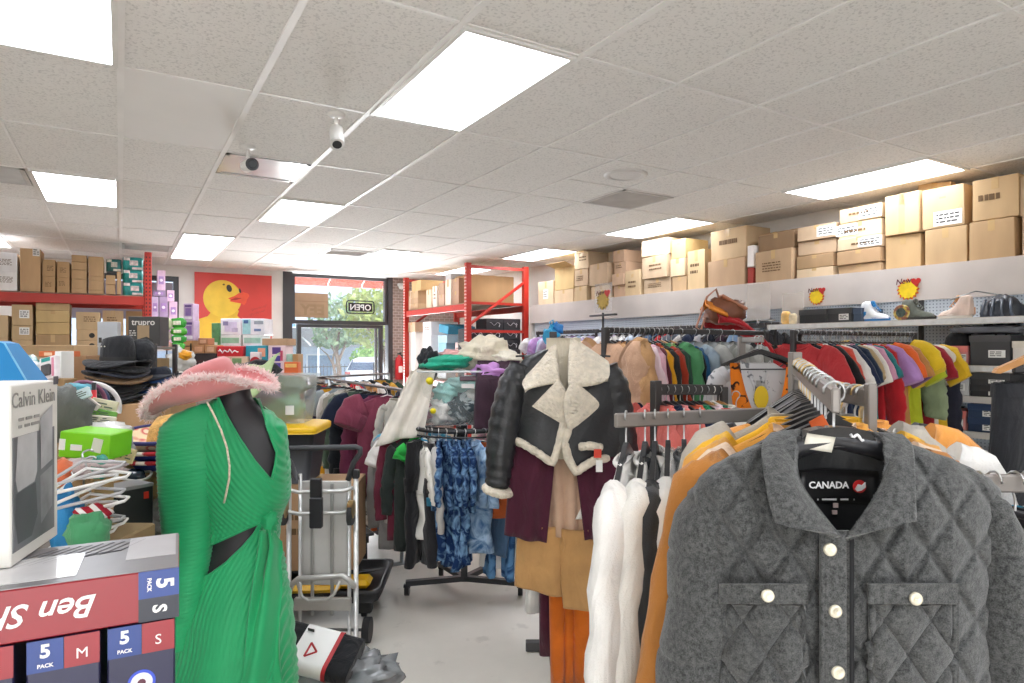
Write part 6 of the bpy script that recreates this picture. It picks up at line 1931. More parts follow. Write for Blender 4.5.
for pts in ([(707, 489, 7, .03), (706, 499, 18, .055), (706, 520, 28, .064), (705, 560, 33, .068), (703, 610, 35, .07), (698, 683, 38, .07), (690, 780, 37, .066), (684, 870, 32, .058)], [(985, 489, 7, .03), (987, 499, 18, .055), (990, 530, 27, .064), (994, 570, 32, .068), (1000, 610, 35, .07), (1009, 683, 38, .07), (1019, 780, 37, .066), (1025, 870, 32, .058)]):
 cps = [(q[1], q[0], q[2], q[3]) for q in pts]
 bb = MB(); rg = []
 for j in range(131):
  p = lerp(cps[0][0], cps[-1][0], j / 130)
  c, hw, d = itab(cps, p)
  ring = []
  for a in range(72):
   q = 2 * pi * a / 72
   zz = (p + .25 * hw * cos(q)) * JS / .075
   f_ = abs(zz - round(zz)) * .075
   dis = -.0045 * exp(-(f_ / .0055) ** 2) + .003 * sin(p * .05 + 2 * q)
   ring.append(Vector((jx(c) + cos(q) * (hw * JS + dis), .012 + sin(q) * (d + dis), jz(p))))
  rg.append(ring)
 bb.loft(rg); so = bb.build('sleeve', WOOL, jk)
 b = MB(); c, hw, d = itab(cps, 870); b.loft([ring_at(hw * JS + .004, d + .004, jz(q), 40, lambda x, z: .012, jx(c + 1), pwx=1, pwy=1) for q in (825, 830, 868, 873)]); b.build('cuff', WOOL, so)
 # armhole seam
# shoulder yoke seams and collar
def leaf(A, B):
 def curve(P, u):
  q = u * (len(P) - 1); i = min(int(q), len(P) - 2); f_ = q - i
  p0, p1, p2, p3 = P[max(i - 1, 0)], P[i], P[i + 1], P[min(i + 2, len(P) - 1)]
  return [.5 * (2 * b_ + (c_ - a_) * f_ + (2 * a_ - 5 * b_ + 4 * c_ - d_) * f_ ** 2 + (3 * b_ - a_ - 3 * c_ + d_) * f_ ** 3) for a_, b_, c_, d_ in zip(p0, p1, p2, p3)]
 def fn(u, v):
  a_, b_ = curve(A, u), curve(B, u)
  px, py, y = [lerp(i, j, v) for i, j in zip(a_, b_)]
  edge = exp(-((1 - v) / .09) ** 2 * 0 - ((v - .86) / .035) ** 2) + exp(-((u - .93) / .02) ** 2)
  return jp(px, py, y - .014 * sin(pi * v ** .8) + .0016 * edge - .002 * sin(px * .09 + py * .05))
 return fn
LA = [(806, 431, .028), (798, 442, .004), (794, 460, -.030), (797, 482, -.062), (813, 507, -.085), (838, 538, -.098)]
LB = [(772, 436, .020), (762, 448, -.022), (763, 470, -.070), (768, 497, -.096), (775, 523, -.106)]
RA = [(866, 431, .028), (878, 442, .004), (884, 460, -.030), (881, 482, -.062), (867, 507, -.085), (845, 538, -.100)]
RB_ = [(902, 434, .020), (913, 446, -.022), (915, 470, -.070), (916, 497, -.096), (917, 521, -.106)]
for A_, B_ in ((LA, LB), (RA, RB_)):
 b = MB(); b.grid(leaf(A_, B_), 34, 16, .006 if A_ is LA else .006); b.build('collar', WOOL, jk)
# back of the neck and lining
b = MB(); b.grid(lambda u, v: (jx(786 + 104 * u, .012), .030 - .03 * (abs(u - .5) * 2) ** 2, jz(436 + 135 * v, .012)), 16, 16, .004); lin_ = b.build('lining', mat('#1c1d1f', .5, 0, .05, 6, .3, 40), jk)
b = MB(); b.grid(lambda u, v: (jx(798 + 78 * u, .012), .022 - .028 * (abs(u - .5) * 1.5) ** 2, jz(470 + 34 * v, .012)), 10, 4, .003); lb_ = b.build('neck_label', mat('#121214', .45, var=.02), lin_)
text('lettering', 'CANADA', 9.5 * JS, mat('#f0f0f0', .5), lb_, (jx(828, .012), .0095, jz(485, .012)), (pi / 2, 0, 0), bold=.0003)
b = MB(); b.x = Matrix.Translation((jx(857, .012), .006, jz(485.5, .012))) @ Matrix.Rotation(pi / 2, 4, 'X'); b.lathe([(6.4 * JS, 0), (6.4 * JS, .002)], seg=26); b.build('label_disc', mat('#c92a2c', .4), lb_)
b = MB(); b.prism([(jx(852, .012) , jz(488, .012)), (jx(855, .012), jz(483, .012)), (jx(859, .012), jz(484, .012)), (jx(862, .012), jz(481, .012)), (jx(862, .012), jz(486, .012)), (jx(858, .012), jz(489, .012)), (jx(854, .012), jz(490, .012))], .0015, .0040); b.build('label_emblem', mat('#eeeeee', .5), lb_)
b = MB(); b.x = Matrix.Translation((jx(836, .012), .0165, jz(500, .012))); printing(b, 56 * JS, 4 * JS, random.Random(4), 1); b.build('label_print', mat('#c9c9c9', .5), lb_)
b = MB(); b.box((jx(837, .012), .0165, jz(506, .012)), (5 * JS, .002, 4.5 * JS)); b.box((jx(836, .012), .0165, jz(513, .012)), (5 * JS, .002, 4 * JS)); b.build('size_tag', mat('#b9a5a2', .5), lb_)
# placket, pockets, buttons
b = MB(); b.grid(lambda u, v: jsurf(819 + 29 * u, 530 + 370 * v, .006 + .0022 * (1 - exp(-((u - .12) / .05) ** 2) - exp(-((u - .88) / .05) ** 2)), False), 20, 60, .006); b.build('placket', WOOL, jk)
b = MB(); b.grid(lambda u, v: jsurf(849 + 4 * u, 534 + 366 * v, -.002, False), 2, 40, .003); b.build('front_edge', mat('#232325', .9), jk)
PEARL = mat('#ddd5bf', .25, .15, .18, 60, coat=.5)
def button(px, py, off, parent):
 v = jsurf(px, py, off, False)
 bb = MB(); bb.x = Matrix.Translation(v) @ Matrix.Rotation(pi / 2, 4, 'X')
 bb.lathe([(.0001, .0052), (.0035, .0050), (.0055, .0062), (.0082, .0055), (.0088, .003), (.0086, 0)], seg=26, cap0=False)
 for s_ in (-1, 1):
  for q in (-1, 1): bb.box((s_ * .0016, q * .0016, .0054), (.0012, .0012, .001))
 bb.build('button', PEARL, parent)
for py in (549, 610.5, 671.5, 735, 800, 862):
 button(829 + (py - 549) * .085 if py < 640 else 837, py, .012, jk)
for l_, r_ in ((722, 806), (868, 955)):
 b = MB(); b.grid(lambda u, v: jsurf(lerp(l_, r_, u), 603 + (118 - 22 * abs(2 * u - 1) ** 3 * 0) * v, .0045 + .0016 * sin(u * 6 + v * 4) - .0035 * (exp(-((u - .06) / .02) ** 2) + exp(-((u - .94) / .02) ** 2)), True), 46, 46, .005); pk = b.build('pocket', WOOL, jk)
 b = MB(); b.grid(lambda u, v: jsurf(lerp(l_ - 1, r_ + 1, u), 583 + 20 * v, .008 + .0015 * sin(u * 5), False), 36, 10, .005); b.build('pocket_hem', WOOL, pk)
 button((l_ + r_) / 2 + 3, 595 + (3 if l_ > 800 else 0), .014, pk)
# its hanger
hg = thing('clothes_hanger', 'thick glossy black moulded hanger inside the quilted jacket collar', 'hanger', JROOT, -TH)
instance('hook', hanger_meshes('black', 1.0)[0], hg)
GLB = mat('#19191c', .08, 0, .02, coat=.6)
b = MB(); b.prism([(jx(x), jz(y)) for x, y in ((796, 455), (799, 437), (806, 430), (820, 427), (835, 426), (850, 427), (864, 430), (871, 437), (876, 455), (866, 451), (852, 447), (835, 446), (819, 447), (805, 451))], -.012, .012); b.build('top_plate', GLB, hg)
b = MB(); b.grid(lambda u, v: (jx(803 + 28 * u - 4 * v), -.0132, jz(432 + 15 * v + 4 * u)), 4, 4, .0012); b.build('size_cap_glare', mat('#d6d2c4', .2), hg)  # size cap glare put into the colour as a pale patch
b = MB(); b.tube([(jx(846 + 13 * u_), -.0132, jz(433 + 5 * u_ + 2 * sin(u_ * 9))) for u_ in [k / 8 for k in range(9)]], .0022, 6); b.build('glare_streak', mat('#e6e6e6', .2), hg)  # white streak painting a reflection on the glossy plate
b = MB(); b.tube([(jx(700), .0, jz(492)), (jx(740), .0, jz(470)), (jx(800), 0, jz(446)), (jx(834), 0, jz(440)), (jx(868), 0, jz(446)), (jx(930), 0, jz(468)), (jx(996), 0, jz(492))], [.008, .014, .016, .014, .016, .014, .008], 10); b.build('shoulders', BLKP, hg)

# ================================================================== SHEARLING JACKET AND WHAT HANGS WITH IT
AD = 2.9; AS = AD / FPX
AR = at(563, 336, AD)
def ax(px): return (px - 563) * AS
def az(py): return CH - (py - HY) * AS - AR.z
def A3(px, py, y): return Vector((ax(px), y, az(py)))
LEATH = mat('#2a2b2e', .34, 0, .12, 8, .35, 55, .5)
SHEAR = mat('#e3d8c6', .95, 0, .10, 40, 1.0, 85, .2, sheen=.3)
rk = thing('clothes_rack', 'dark rack post with two arms behind the shearling jacket', 'rack', (AR.x, AR.y, 0), -TH)
b = MB(); b.box((.0, .70, .89), (.04, .03, 1.78), .003); b.build('post', RACKD, rk)
for z in (AR.z - .016, .86):
 b = MB(); b.box((0, .34, z), (.016, .70, .03), .002); b.build('arm', RACKD, rk)
b = MB(); b.box((0, .75, .03), (.3, .05, .05), .004); b.box((0, .80, .03), (.05, .5, .05), .004); b.build('foot', RACKD, rk)
hanger('clip', AR, -TH, 'metal clip hanger holding the black shearling jacket', None, 1.05)
sj = thing('shearling_jacket', 'black leather jacket with a wide cream shearling collar and trims', 'jacket', AR, -TH)
AB = [(346, 552, 576, .03), (352, 536, 590, .05), (360, 523, 603, .06), (370, 515, 614, .07), (384, 512, 622, .085), (410, 512, 624, .095), (440, 512, 624, .10), (470, 516, 620, .10)]
def afn(py):
 l_, r_, d = itab(AB, py); return ax((l_ + r_) / 2), (r_ - l_) / 2 * AS, d
def asurf(px, py, off=0.0):
 c, hw, d = afn(py); t_ = max(-1, min(1, (ax(px) - c) / hw))
 return Vector((ax(px), -d * sqrt(max(0, 1 - abs(t_) ** 2.6)) ** .9 - off, az(py)))
HEML = [(512, 437), (526, 442), (551, 459)]
b = MB(); rings = []
NRA = 50
for j in range(NRA + 1):
 p = lerp(346, 466, j / NRA); c, hw, d = afn(p)
 rings.append([Vector((c + math.copysign(abs(cos(q)) ** .77, cos(q)) * hw + .004 * sin(p * .14 + 5 * q), math.copysign(abs(sin(q)) ** .9, sin(q)) * d + .004 * sin(8 * q + p * .05), az(p))) for q in [2 * pi * k / 96 for k in range(96)]])
OPEN_ = [(552, 340), (576, 340), (576, 380), (566, 420), (562, 440), (573, 470), (575, 480), (550, 480), (552, 462), (562, 424), (555, 395)]
HEMC = [(500, 438), (524, 443), (551, 461), (551, 480), (500, 480)]
HEMR = [(574, 470), (590, 457), (640, 452), (640, 480), (574, 480)]
def askip(i, a):
 v = (rings[i][a] + rings[min(i + 1, NRA)][(a + 1) % 96]) / 2
 px, py = v.x / AS + 563, HY + (CH - AR.z - v.z) / AS
 return (v.y < 0 and inpoly(px, py, OPEN_)) or inpoly(px, py, HEMC) or inpoly(px, py, HEMR)
b.loft(rings, False, False, skip=askip); b.build('body', LEATH, sj)
b = MB(); b.grid(lambda u, v: A3(546 + 34 * u, 338 + 120 * v, -.03), 6, 10, .004); b.build('inner_lining', cloth('#e6dcc8'), sj)
def patch(poly, y0, y1, bul, m, name, parent, n=10):
 """quilted quad: four corners (px, py), depths and bulge"""
 (p00, p10, p11, p01) = poly
 def fn(u, v):
  px = lerp(lerp(p00[0], p10[0], u), lerp(p01[0], p11[0], u), v); py = lerp(lerp(p00[1], p10[1], u), lerp(p01[1], p11[1], u), v)
  rg = .004 * sin(px * 2.1 + py * .7) * sin(py * 1.9)
  return A3(px, py, lerp(y0, y1, v) - bul * sin(pi * min(1, max(0, u))) ** .5 * sin(pi * v) ** .5 + rg * sin(pi * u) * sin(pi * v))
 bb = MB(); bb.grid(fn, n * 2, n * 2, .016); return bb.build(name, m, parent)
patch([(556, 338), (519, 377), (524, 388), (558, 381)], -.02, -.12, .02, SHEAR, 'collar', sj)
patch([(570, 339), (606, 364), (604, 380), (567, 386)], -.02, -.12, .02, SHEAR, 'collar', sj)
patch([(557, 377), (531, 404), (562, 422), (567, 394)], -.118, -.128, .02, SHEAR, 'lapel', sj)
patch([(570, 382), (595, 402), (566, 425), (563, 398)], -.122, -.132, .02, SHEAR, 'lapel', sj)
def furtube(pts, r, parent, name):
 dens = []
 for (a0, a1) in zip(pts, pts[1:]):
  for k in range(6): dens.append(Vector(a0).lerp(Vector(a1), k / 6))
 dens.append(Vector(pts[-1]))
 rg = random.Random(len(pts) * 7)
 bb = MB(); bb.tube(dens, [r * (.75 if k in (0, len(dens) - 1) else 1) * rg.uniform(.9, 1.12) for k in range(len(dens))], 12); return bb.build(name, SHEAR, parent)
furtube([asurf(562, 416, .02), asurf(558, 436, .02), asurf(551, 459, .02), asurf(538, 450, .01), asurf(526, 443, .01), asurf(517, 440, .0)], .017, sj, 'fur_edge')
furtube([asurf(568, 420, .02), asurf(562, 438, .025), asurf(566, 454, .025), asurf(573, 467, .025), asurf(582, 461, .02), asurf(592, 456, .012), asurf(606, 455, .0)], .018, sj, 'fur_edge')
furtube([asurf(576, 443, .014), asurf(587, 442, .014), asurf(599, 444, .012)], .018, sj, 'pocket_trim')
furtube([asurf(513, 438, .014), asurf(519, 439, .014), asurf(525, 441, .014)], .015, sj, 'pocket_trim')
for pts, cuff in (([(521, 366, .0, .05), (513, 386, -.02, .068), (506, 415, -.03, .07), (501, 445, -.04, .066), (499, 470, -.05, .056), (497, 486, -.055, .052)], True), ([(606, 366, .0, .05), (613, 386, .0, .07), (618, 415, .0, .07), (623, 445, .0, .065), (627, 475, .0, .055), (629, 490, .0, .052)], True)):
 dens = []; rr_ = []
 for (a0, a1) in zip(pts, pts[1:]):
  for k in range(8):
   f_ = k / 8; q = [lerp(i, j, f_) for i, j in zip(a0, a1)]
   dens.append(A3(q[0], q[1], q[2])); rr_.append(q[3] + .003 * sin(len(dens) * 1.7))
 bb = MB(); bb.tube(dens, rr_, 22); so = bb.build('sleeve', LEATH, sj)
 e = pts[-1]
 furtube([A3(e[0] - 12, e[1] - 2, e[2] - .03), A3(e[0] - 4, e[1] + 1, e[2] - .055), A3(e[0] + 5, e[1] + 3, e[2] - .055), A3(e[0] + 12, e[1] + 4, e[2] - .03), A3(e[0] + 8, e[1], e[2] + .04), A3(e[0] - 6, e[1] - 2, e[2] + .04), A3(e[0] - 12, e[1] - 2, e[2] - .03)], .018, so, 'fur_cuff')
# swing tag
tg = thing('price_tag', 'small red and white swing tag on the right pocket of the shearling jacket', 'tag', AR, -TH)
b = MB(); b.box(A3(594, 449, -.125), (.032, .002, .036)); b.build('tag_card', mat('#d8432f', .5), tg)
b = MB(); b.box(A3(595.5, 461, -.124), (.028, .002, .05)); b.build('sticker', PAPER, tg)

# maroon coat below it with a beige lining
mc = thing('coat', 'open maroon wool coat hanging under the shearling jacket', 'coat', AR, -TH)
MARO = cloth('#4d2032', bump=.2)
def panel(xl0, xr0, y0, xl1, xr1, y1, off, name, m, parent, folds=3, amp=.012, ph=0.0, y1r=None):
 def fn(u, v):
  l_, r_ = lerp(xl0, xl1, v), lerp(xr0, xr1, v)
  yb = lerp(y1, y1r if y1r else y1, u)
  return A3(lerp(l_, r_, u), lerp(y0, yb, v), off + (.055 * max(0, 1 - 1.6 * v) if y0 == 400 else 0) - .03 * sin(pi * u) - amp * v * sin(2 * pi * folds * u + ph + v))
 bb = MB(); bb.grid(fn, 28, 22, .006); return bb.build(name, m, parent)
panel(516, 560, 400, 505, 546, 531, -.045, 'front_panel', MARO, mc, 2, y1r=539)
panel(568, 616, 400, 583, 611, 536, -.05, 'front_panel', MARO, mc, 2, ph=1, y1r=532)
panel(516, 616, 380, 506, 611, 530, .06, 'back_panel', MARO, mc, 2)
panel(540, 590, 400, 543, 596, 533, -.012, 'lining', cloth('#c7a58d', bump=.2), mc, 4, .014, y1r=537)
b = MB(); b.grid(lambda u, v: A3(582 - 3 * v + (u - .5) * 10 * v, 500 + 16 * v, -.055), 4, 4, .002); b.build('care_label', mat('#eae6e0', .5), mc)
for s_, p_ in ((1, 612), (-1, 518)):
 b = MB(); b.tube([A3(p_, 372, .05), A3(p_ + 3 * s_, 420, .05), A3(p_ - 2 * s_, 470, .05), A3(p_ - 4 * s_, 505, .05)], [.045, .05, .05, .045], 14); b.build('sleeve', MARO, mc)
# camel skirt, rust trousers and two more pieces on the lower arm
AR2 = Vector((AR.x, AR.y, 0))
hanger('clip', AR + FV * .06 + Vector((0, 0, .878 - AR.z)), -TH, 'clip hanger holding the camel skirt under the maroon coat', None, .9)
sk = thing('skirt', 'camel coloured wrap skirt hanging below the maroon coat', 'skirt', AR, -TH)
CAM = cloth('#c0935f', bump=.2)
panel(518, 566, 524, 515, 566, 583, -.02, 'front_panel', CAM, sk, 1.5, .012, y1r=595)
panel(556, 600, 526, 563, 595, 604, -.032, 'overlap_panel', CAM, sk, 1.2, .010, .6, y1r=606)
panel(519, 600, 524, 516, 596, 590, .07, 'back_panel', CAM, sk, 2)
b = MB(); b.tube([A3(560, 533, -.07), A3(559, 542, -.075), A3(562, 546, -.075), A3(564, 541, -.072), A3(562, 534, -.07)], .0025, 5); b.build('hang_loop', cloth('#c0935f'), sk)
hanger('clip', AR + FV * .16 + Vector((0, 0, .878 - AR.z)), -TH, 'clip hanger holding the rust orange trousers below the camel skirt', None, .8)
tr_ = thing('trousers', 'rust orange trousers hanging below the camel skirt', 'trousers', AR, -TH)
RU = cloth('#c8661c', bump=.2)
for l0, r0, l1, r1, o_ in ((549, 568, 552, 566, .10), (564, 578, 566, 577, .115), (574, 594, 576, 594, .105)):
 bb = MB(); bb.loft([ring_at((lerp(r0, r1, q) - lerp(l0, l1, q)) / 2 * AS, .035, az(lerp(545, 700, q)), 24, lambda x, z: o_ + .004 * sin(40 * x), ax((lerp(r0, r1, q) + lerp(l0, l1, q)) / 2), pwx=.7) for q in (0, .1, .25, .5, .75, 1)]); bb.build('trouser_leg', RU, tr_)
b = MB(); b.loft([ring_at(.10, .04, az(q), 30, lambda x, z: .105, ax(571), pwx=.65) for q in (534, 538, 560)]); b.build('hips', RU, tr_)
tr_ = thing('trousers', 'narrow dark maroon trousers beside the rust orange ones', 'trousers', AR, -TH)
for o_ in (.17, .21):
 bb = MB(); bb.loft([ring_at(.035, .018, az(lerp(540, 673, q)), 20, lambda x, z: o_, ax(549), pwx=.7) for q in (0, .3, .6, 1)]); bb.build('trouser_leg', MARO, tr_)
tr_ = thing('long_sleeve_top', 'white top hanging behind the maroon trousers', 'top', AR, -TH)
bb = MB(); bb.loft([ring_at(lerp(.03, .05, q), .05, az(lerp(545, 634, q)), 24, lambda x, z: .27 + .01 * sin(60 * x), ax(539 - 2 * q), pwx=.7) for q in (0, .25, .5, .75, 1)]); bb.build('body', WHITE, tr_)
bb = MB(); bb.tube([A3(533, 545, .25), A3(532, 590, .24), A3(533, 620, .24)], .022, 12); bb.build('sleeve', WHITE, tr_)
# ================================================================== FRONT LEFT: CLOTHING BOXES
FBY = -TH + radians(27)      # the row's own turn against the view
def frame2(r, f, ang):
 """world yaw for a thing turned by ang (counter-clockwise) against the view"""
 return rf(r, f), -TH + ang
NAVYB = mat('#201f44', .35, 0, .08, 4); REDB = mat('#8e1822', .35, 0, .06, 4); BLUEB = mat('#1f3d86', .35, 0, .05); DKB = mat('#1e2130', .35, 0, .05); WHT = mat('#f0eeec', .5, var=0)
ZT = 1.355
A0 = (-.509, 1.0)
yaw_ = radians(27)
ex = Vector((cos(yaw_), sin(yaw_)))      # along the front face, to the right (camera frame)
ey = Vector((-sin(yaw_), cos(yaw_)))     # into the depth
def boxpos(back, right, ln, dp):
 """centre of a box whose right front corner sits back/right of A0"""
 c = Vector(A0) + ex * (right - ln / 2) + ey * (back + dp / 2)
 return c
# big box lying upside down
LN, DP, HT = .40, .205, .075
c = boxpos(0, 0, LN, DP)
bb_ = thing('clothing_box', 'red underwear box lying upside down across the three upright boxes', 'box', rf(c.x, c.y, ZT - HT), -TH + yaw_)
b = MB(); b.box((0, 0, HT / 2), (LN, DP, HT), .002); b.build('body', REDB, bb_)
b = MB(); b.box((LN / 2 - .027, -DP / 2 - .0005, HT * .73), (.054, .0012, HT * .54)); b.build('size_panel', BLUEB, bb_)
b = MB(); b.box((LN / 2 - .027, -DP / 2 - .0005, HT * .23), (.054, .0012, HT * .46)); b.build('size_panel', DKB, bb_)
text('lettering', '5', .032, WHT, bb_, (LN / 2 - .020, -DP / 2 - .0013, HT * .73), (pi / 2, pi / 2, 0), bold=.001)
text('lettering', 'PACK', .008, WHT, bb_, (LN / 2 - .040, -DP / 2 - .0013, HT * .73), (pi / 2, pi / 2, 0), bold=.0002)
text('lettering', 'S', .026, WHT, bb_, (LN / 2 - .027, -DP / 2 - .0013, HT * .23), (pi / 2, pi / 2, 0), bold=.0008)
text('lettering', 'Ben Sh', .044, WHT, bb_, (LN / 2 - .105, -DP / 2 - .0013, HT * .52), (pi / 2, pi, 0), 'LEFT', shear=.35, bold=.0006)
b = MB(); b.box((0, 0, HT + .0006), (LN * .995, DP * .99, .0012)); b.build('top_print', mat('#7b797c', .3, var=.12, vscale=6), bb_)
GLW = mat('#d9d8da', .12, 0, .1, 10)
b = MB(); b.box((-.02, -.02, HT + .0016), (.17, .12, .0012)); b.build('window_film', GLW, bb_)
b = MB()
for k in range(9): b.tube([(-.06 + .018 * k, -.01 + .004 * k, HT + .0015), (-.03 + .018 * k, .03, HT + .0015), (.02 + .016 * k, .085, HT + .0015)], .0028, 5, flat=.3)
b.build('printed_stripes', mat('#5e5c62', .35), bb_)
b = MB(); b.box((LN / 2 - .04, .03, HT + .0016), (.07, .13, .0012)); b.build('top_label', mat('#b8b5b7', .4, var=.1), bb_)
# upright boxes beneath
for k, (right, wd, size, lab) in enumerate([(-.006, .088, 'S', 'upright navy underwear box marked small, beside the green dress'), (-.103, .088, 'M', 'upright navy underwear box marked medium with a green ring, the middle one'), (-.205, .09, 'M', 'upright navy underwear box marked medium, cut by the picture edge')]):
 dp, ht = .20, .26
 c = boxpos(.004, right, wd, dp)
 z0 = ZT - HT - ht - .003
 o = thing('clothing_box', lab, 'box', rf(c.x, c.y, z0), -TH + yaw_, 'upright underwear boxes')
 b = MB(); b.box((0, 0, ht / 2), (wd, dp, ht), .002); b.build('body', NAVYB, o)
 b = MB(); b.box((-wd * .25, -dp / 2 - .0006, ht - .023), (wd * .49, .0012, .045)); b.build('pack_panel', BLUEB, o)
 b = MB(); b.box((wd * .25, -dp / 2 - .0006, ht - .023), (wd * .49, .0012, .045)); b.build('size_panel', mat('#9a202b', .35), o)
 text('lettering', '5', .026, WHT, o, (-wd * .25, -dp / 2 - .0014, ht - .017), bold=.0009)
 text('lettering', 'PACK', .0075, WHT, o, (-wd * .25, -dp / 2 - .0014, ht - .037), bold=.0002)
 text('lettering', size, .021, WHT, o, (wd * .25, -dp / 2 - .0014, ht - .028))
 for r_, m_, o_ in ((.0185, mat('#3550c8', .4), .001), (.0145, mat(('#e6e2ea', '#a9e08a', '#d9d6e6')[k], .4), .0016), (.0055, mat('#5b2338', .4), .0022)):
  b = MB(); b.x = Matrix.Translation((0, -dp / 2, ht - .088)) @ Matrix.Rotation(pi / 2, 4, 'X'); b.lathe([(r_, 0), (r_, o_)], seg=30); b.build('ring_mark', m_, o)
# pale product box standing on the big one
c = Vector((-.755, .985))
ya = radians(16)
pr = (-sin(ya), cos(ya))
LNC, WDC, HTC = .18, .085, .275
ctr = Vector(c) + Vector((cos(ya), sin(ya))) * (-WDC / 2) + Vector(pr) * (LNC / 2)
ck = thing('clothing_box', 'pale upright underwear box with a grey body photo, standing on the red box', 'box', rf(ctr.x, ctr.y, ZT + .0035), -TH + ya)
IV = mat('#e6e3dc', .4, 0, .02)
b = MB(); b.box((0, 0, HTC / 2), (WDC, LNC, HTC), .002); b.build('body', IV, ck)
def side(name, y0, y1, z0, z1, m, o_=.0006):
 a = MB(); a.box((WDC / 2 + o_, (y0 + y1) / 2, (z0 + z1) / 2), (.0012, abs(y1 - y0), z1 - z0)); return a.build(name, m, ck)
side('photo_panel', -.085, .072, .02, .195, mat('#77767a', .4, var=.3, vscale=9))
def sidepoly(name, poly, m, o_):
 a = MB(); a.add([(WDC / 2 + o_, y, z) for y, z in poly], [list(range(len(poly)))], False); return a.build(name, m, ck)
sidepoly('printed_figure', [(-.07, .195), (.0, .195), (.0, .13), (-.01, .115), (-.07, .11), (-.078, .13)], mat('#c0bebf', .4, var=.15, vscale=14), .0016)
sidepoly('printed_figure', [(-.075, .108), (-.005, .113), (.002, .06), (-.02, .03), (-.07, .03), (-.08, .07)], mat('#57565b', .4), .0016)
sidepoly('printed_figure', [(.012, .215), (.062, .235), (.062, .14), (.015, .13)], mat('#b3b1b3', .4, var=.2, vscale=16), .0018)
sidepoly('printed_figure', [(.012, .12), (.062, .13), (.06, .06), (.015, .04)], mat('#9a989b', .4, var=.3, vscale=16), .0018)
text('lettering', 'Calvin Klein', .034, mat('#97948f', .5), ck, (WDC / 2 + .0014, -.008, .250), (pi / 2, 0, pi / 2), extrude=.0003)
b = MB(); b.x = Matrix.Translation((WDC / 2 + .001, -.03, .215)) @ Matrix.Rotation(pi / 2, 4, 'Z'); printing(b, .075, .022, random.Random(3), 2); b.build('small_print', mat('#a19e99', .5), ck)
side('corner_mark', .07, .088, .268, .282, mat('#55545a', .5), .0012)

def table(name, label, r0, r1, f0, f1, z, m_top, m_leg, cat='table', shelf=None):
 c = ((r0 + r1) / 2, (f0 + f1) / 2)
 t = thing(name, label, cat, rf(*c, 0), -TH)
 w, d = r1 - r0, f1 - f0
 a = MB(); a.box((0, 0, z - .015), (w, d, .03), .004); a.build('tabletop', m_top, t)
 for sx in (-1, 1):
  for sy in (-1, 1):
   a = MB(); a.box((sx * (w / 2 - .04), sy * (d / 2 - .04), (z - .03) / 2), (.04, .04, z - .03), .003); a.build('leg', m_leg, t)
 if shelf:
  a = MB(); a.box((0, 0, shelf), (w - .04, d - .04, .02)); a.build('shelf', m_top, t)
 return t
table('display_table', 'display table under the red and navy underwear boxes', -1.15, -.40, .78, 1.32, ZT - HT - .263 - .002, paint('#77706a'), RACKD)

# ================================================================== LEFT DISPLAY TABLES
TZ = .93
table('display_table', 'low display table piled with hats, cards and hangers beside the mannequin', -2.45, -1.22, 1.62, 3.45, TZ, paint('#6f6a66'), RACKD, shelf=.35)
def c2(px, py_bot, py_top, d, wpx, dep, label, col='#b98a58', yaw=0.0, z0=None, **kw):
 """carton by its front face: columns centre px, rows and distance"""
 zt, zb = CH - (py_top - HY) * d / FPX, (CH - (py_bot - HY) * d / FPX if z0 is None else z0)
 return carton(rf((px - CX) / FPX * d, d + dep / 2, zb), (wpx * d / FPX, dep, zt - zb), -TH + yaw, label, None, col, **kw)
c2(127, 430, 404, 2.95, 52, .34, 'tan carton carrying the tall stack of black hats', z0=TZ + .001, tape=False, seed=1)
c2(152, 540, 478, 2.55, 34, .30, 'open topped brown carton beside the dress below the blue sombreros', '#b58a55', yaw=.1, z0=TZ + .001, seed=2)
c2(92, 480, 462, 2.35, 60, .34, 'carton buried under the cards and tags', '#a8834f', z0=TZ + .001, tape=False, seed=3)
c2(74, 470, 461, 1.83, 36, .10, 'carton supporting the lime green box', '#b9905c', yaw=.05, z0=TZ + .001, tape=False, seed=4)
# black display box with red corner marks
p = rf((115 - CX) / FPX * 2.0, 2.08, 1.08)
t = thing('product_box', 'black and grey product box with red corner marks beside the hanger bundle', 'box', rf((106 - CX) / FPX * 2.0, 2.06, TZ + .001), -TH - .5)
zt_ = CH - (492 - HY) * 2.0 / FPX
b = MB(); b.box((0, 0, (zt_ - TZ) / 2), (.10, .17, zt_ - TZ - .002), .003); b.build('body', plastic('#1f1f21', .4), t)
b = MB(); b.box((0, 0, zt_ - TZ), (.102, .172, .012), .002); b.build('lid', mat('#8d8c8b', .4, var=.1), t)
for s in (-1, 1):
 b = MB(); b.box((s * .036, -.0875, zt_ - TZ - .03), (.016, .002, .022)); b.build('corner_mark', mat('#c9301f', .4), t)
 b = MB(); b.box((.0515, s * .06, zt_ - TZ - .03), (.002, .016, .022)); b.build('corner_mark', mat('#c9301f', .4), t)
# lime green box tipped on the pile
t = thing('product_box', 'lime green flat box with pale labels tipped on the pile behind the pale box', 'box', at(84, 446, 1.80), -TH + .05)
t.rotation_euler = (0, radians(5), -TH + .05)
LIME = mat('#7fd11c', .4, 0, .03)
b = MB(); b.box((0, .06, 0), (.135, .12, .072), .003); b.build('body', LIME, t)
b = MB(); b.box((-.02, -.001, -.006), (.03, .002, .016)); b.build('label', PAPER, t)
b = MB(); b.box((.035, -.001, .004), (.026, .002, .038), ry=.15); b.build('label', mat('#d9dccb', .6), t)
b = MB(); b.box((-.058, -.001, 0), (.016, .002, .03)); b.build('label', PAPER, t)
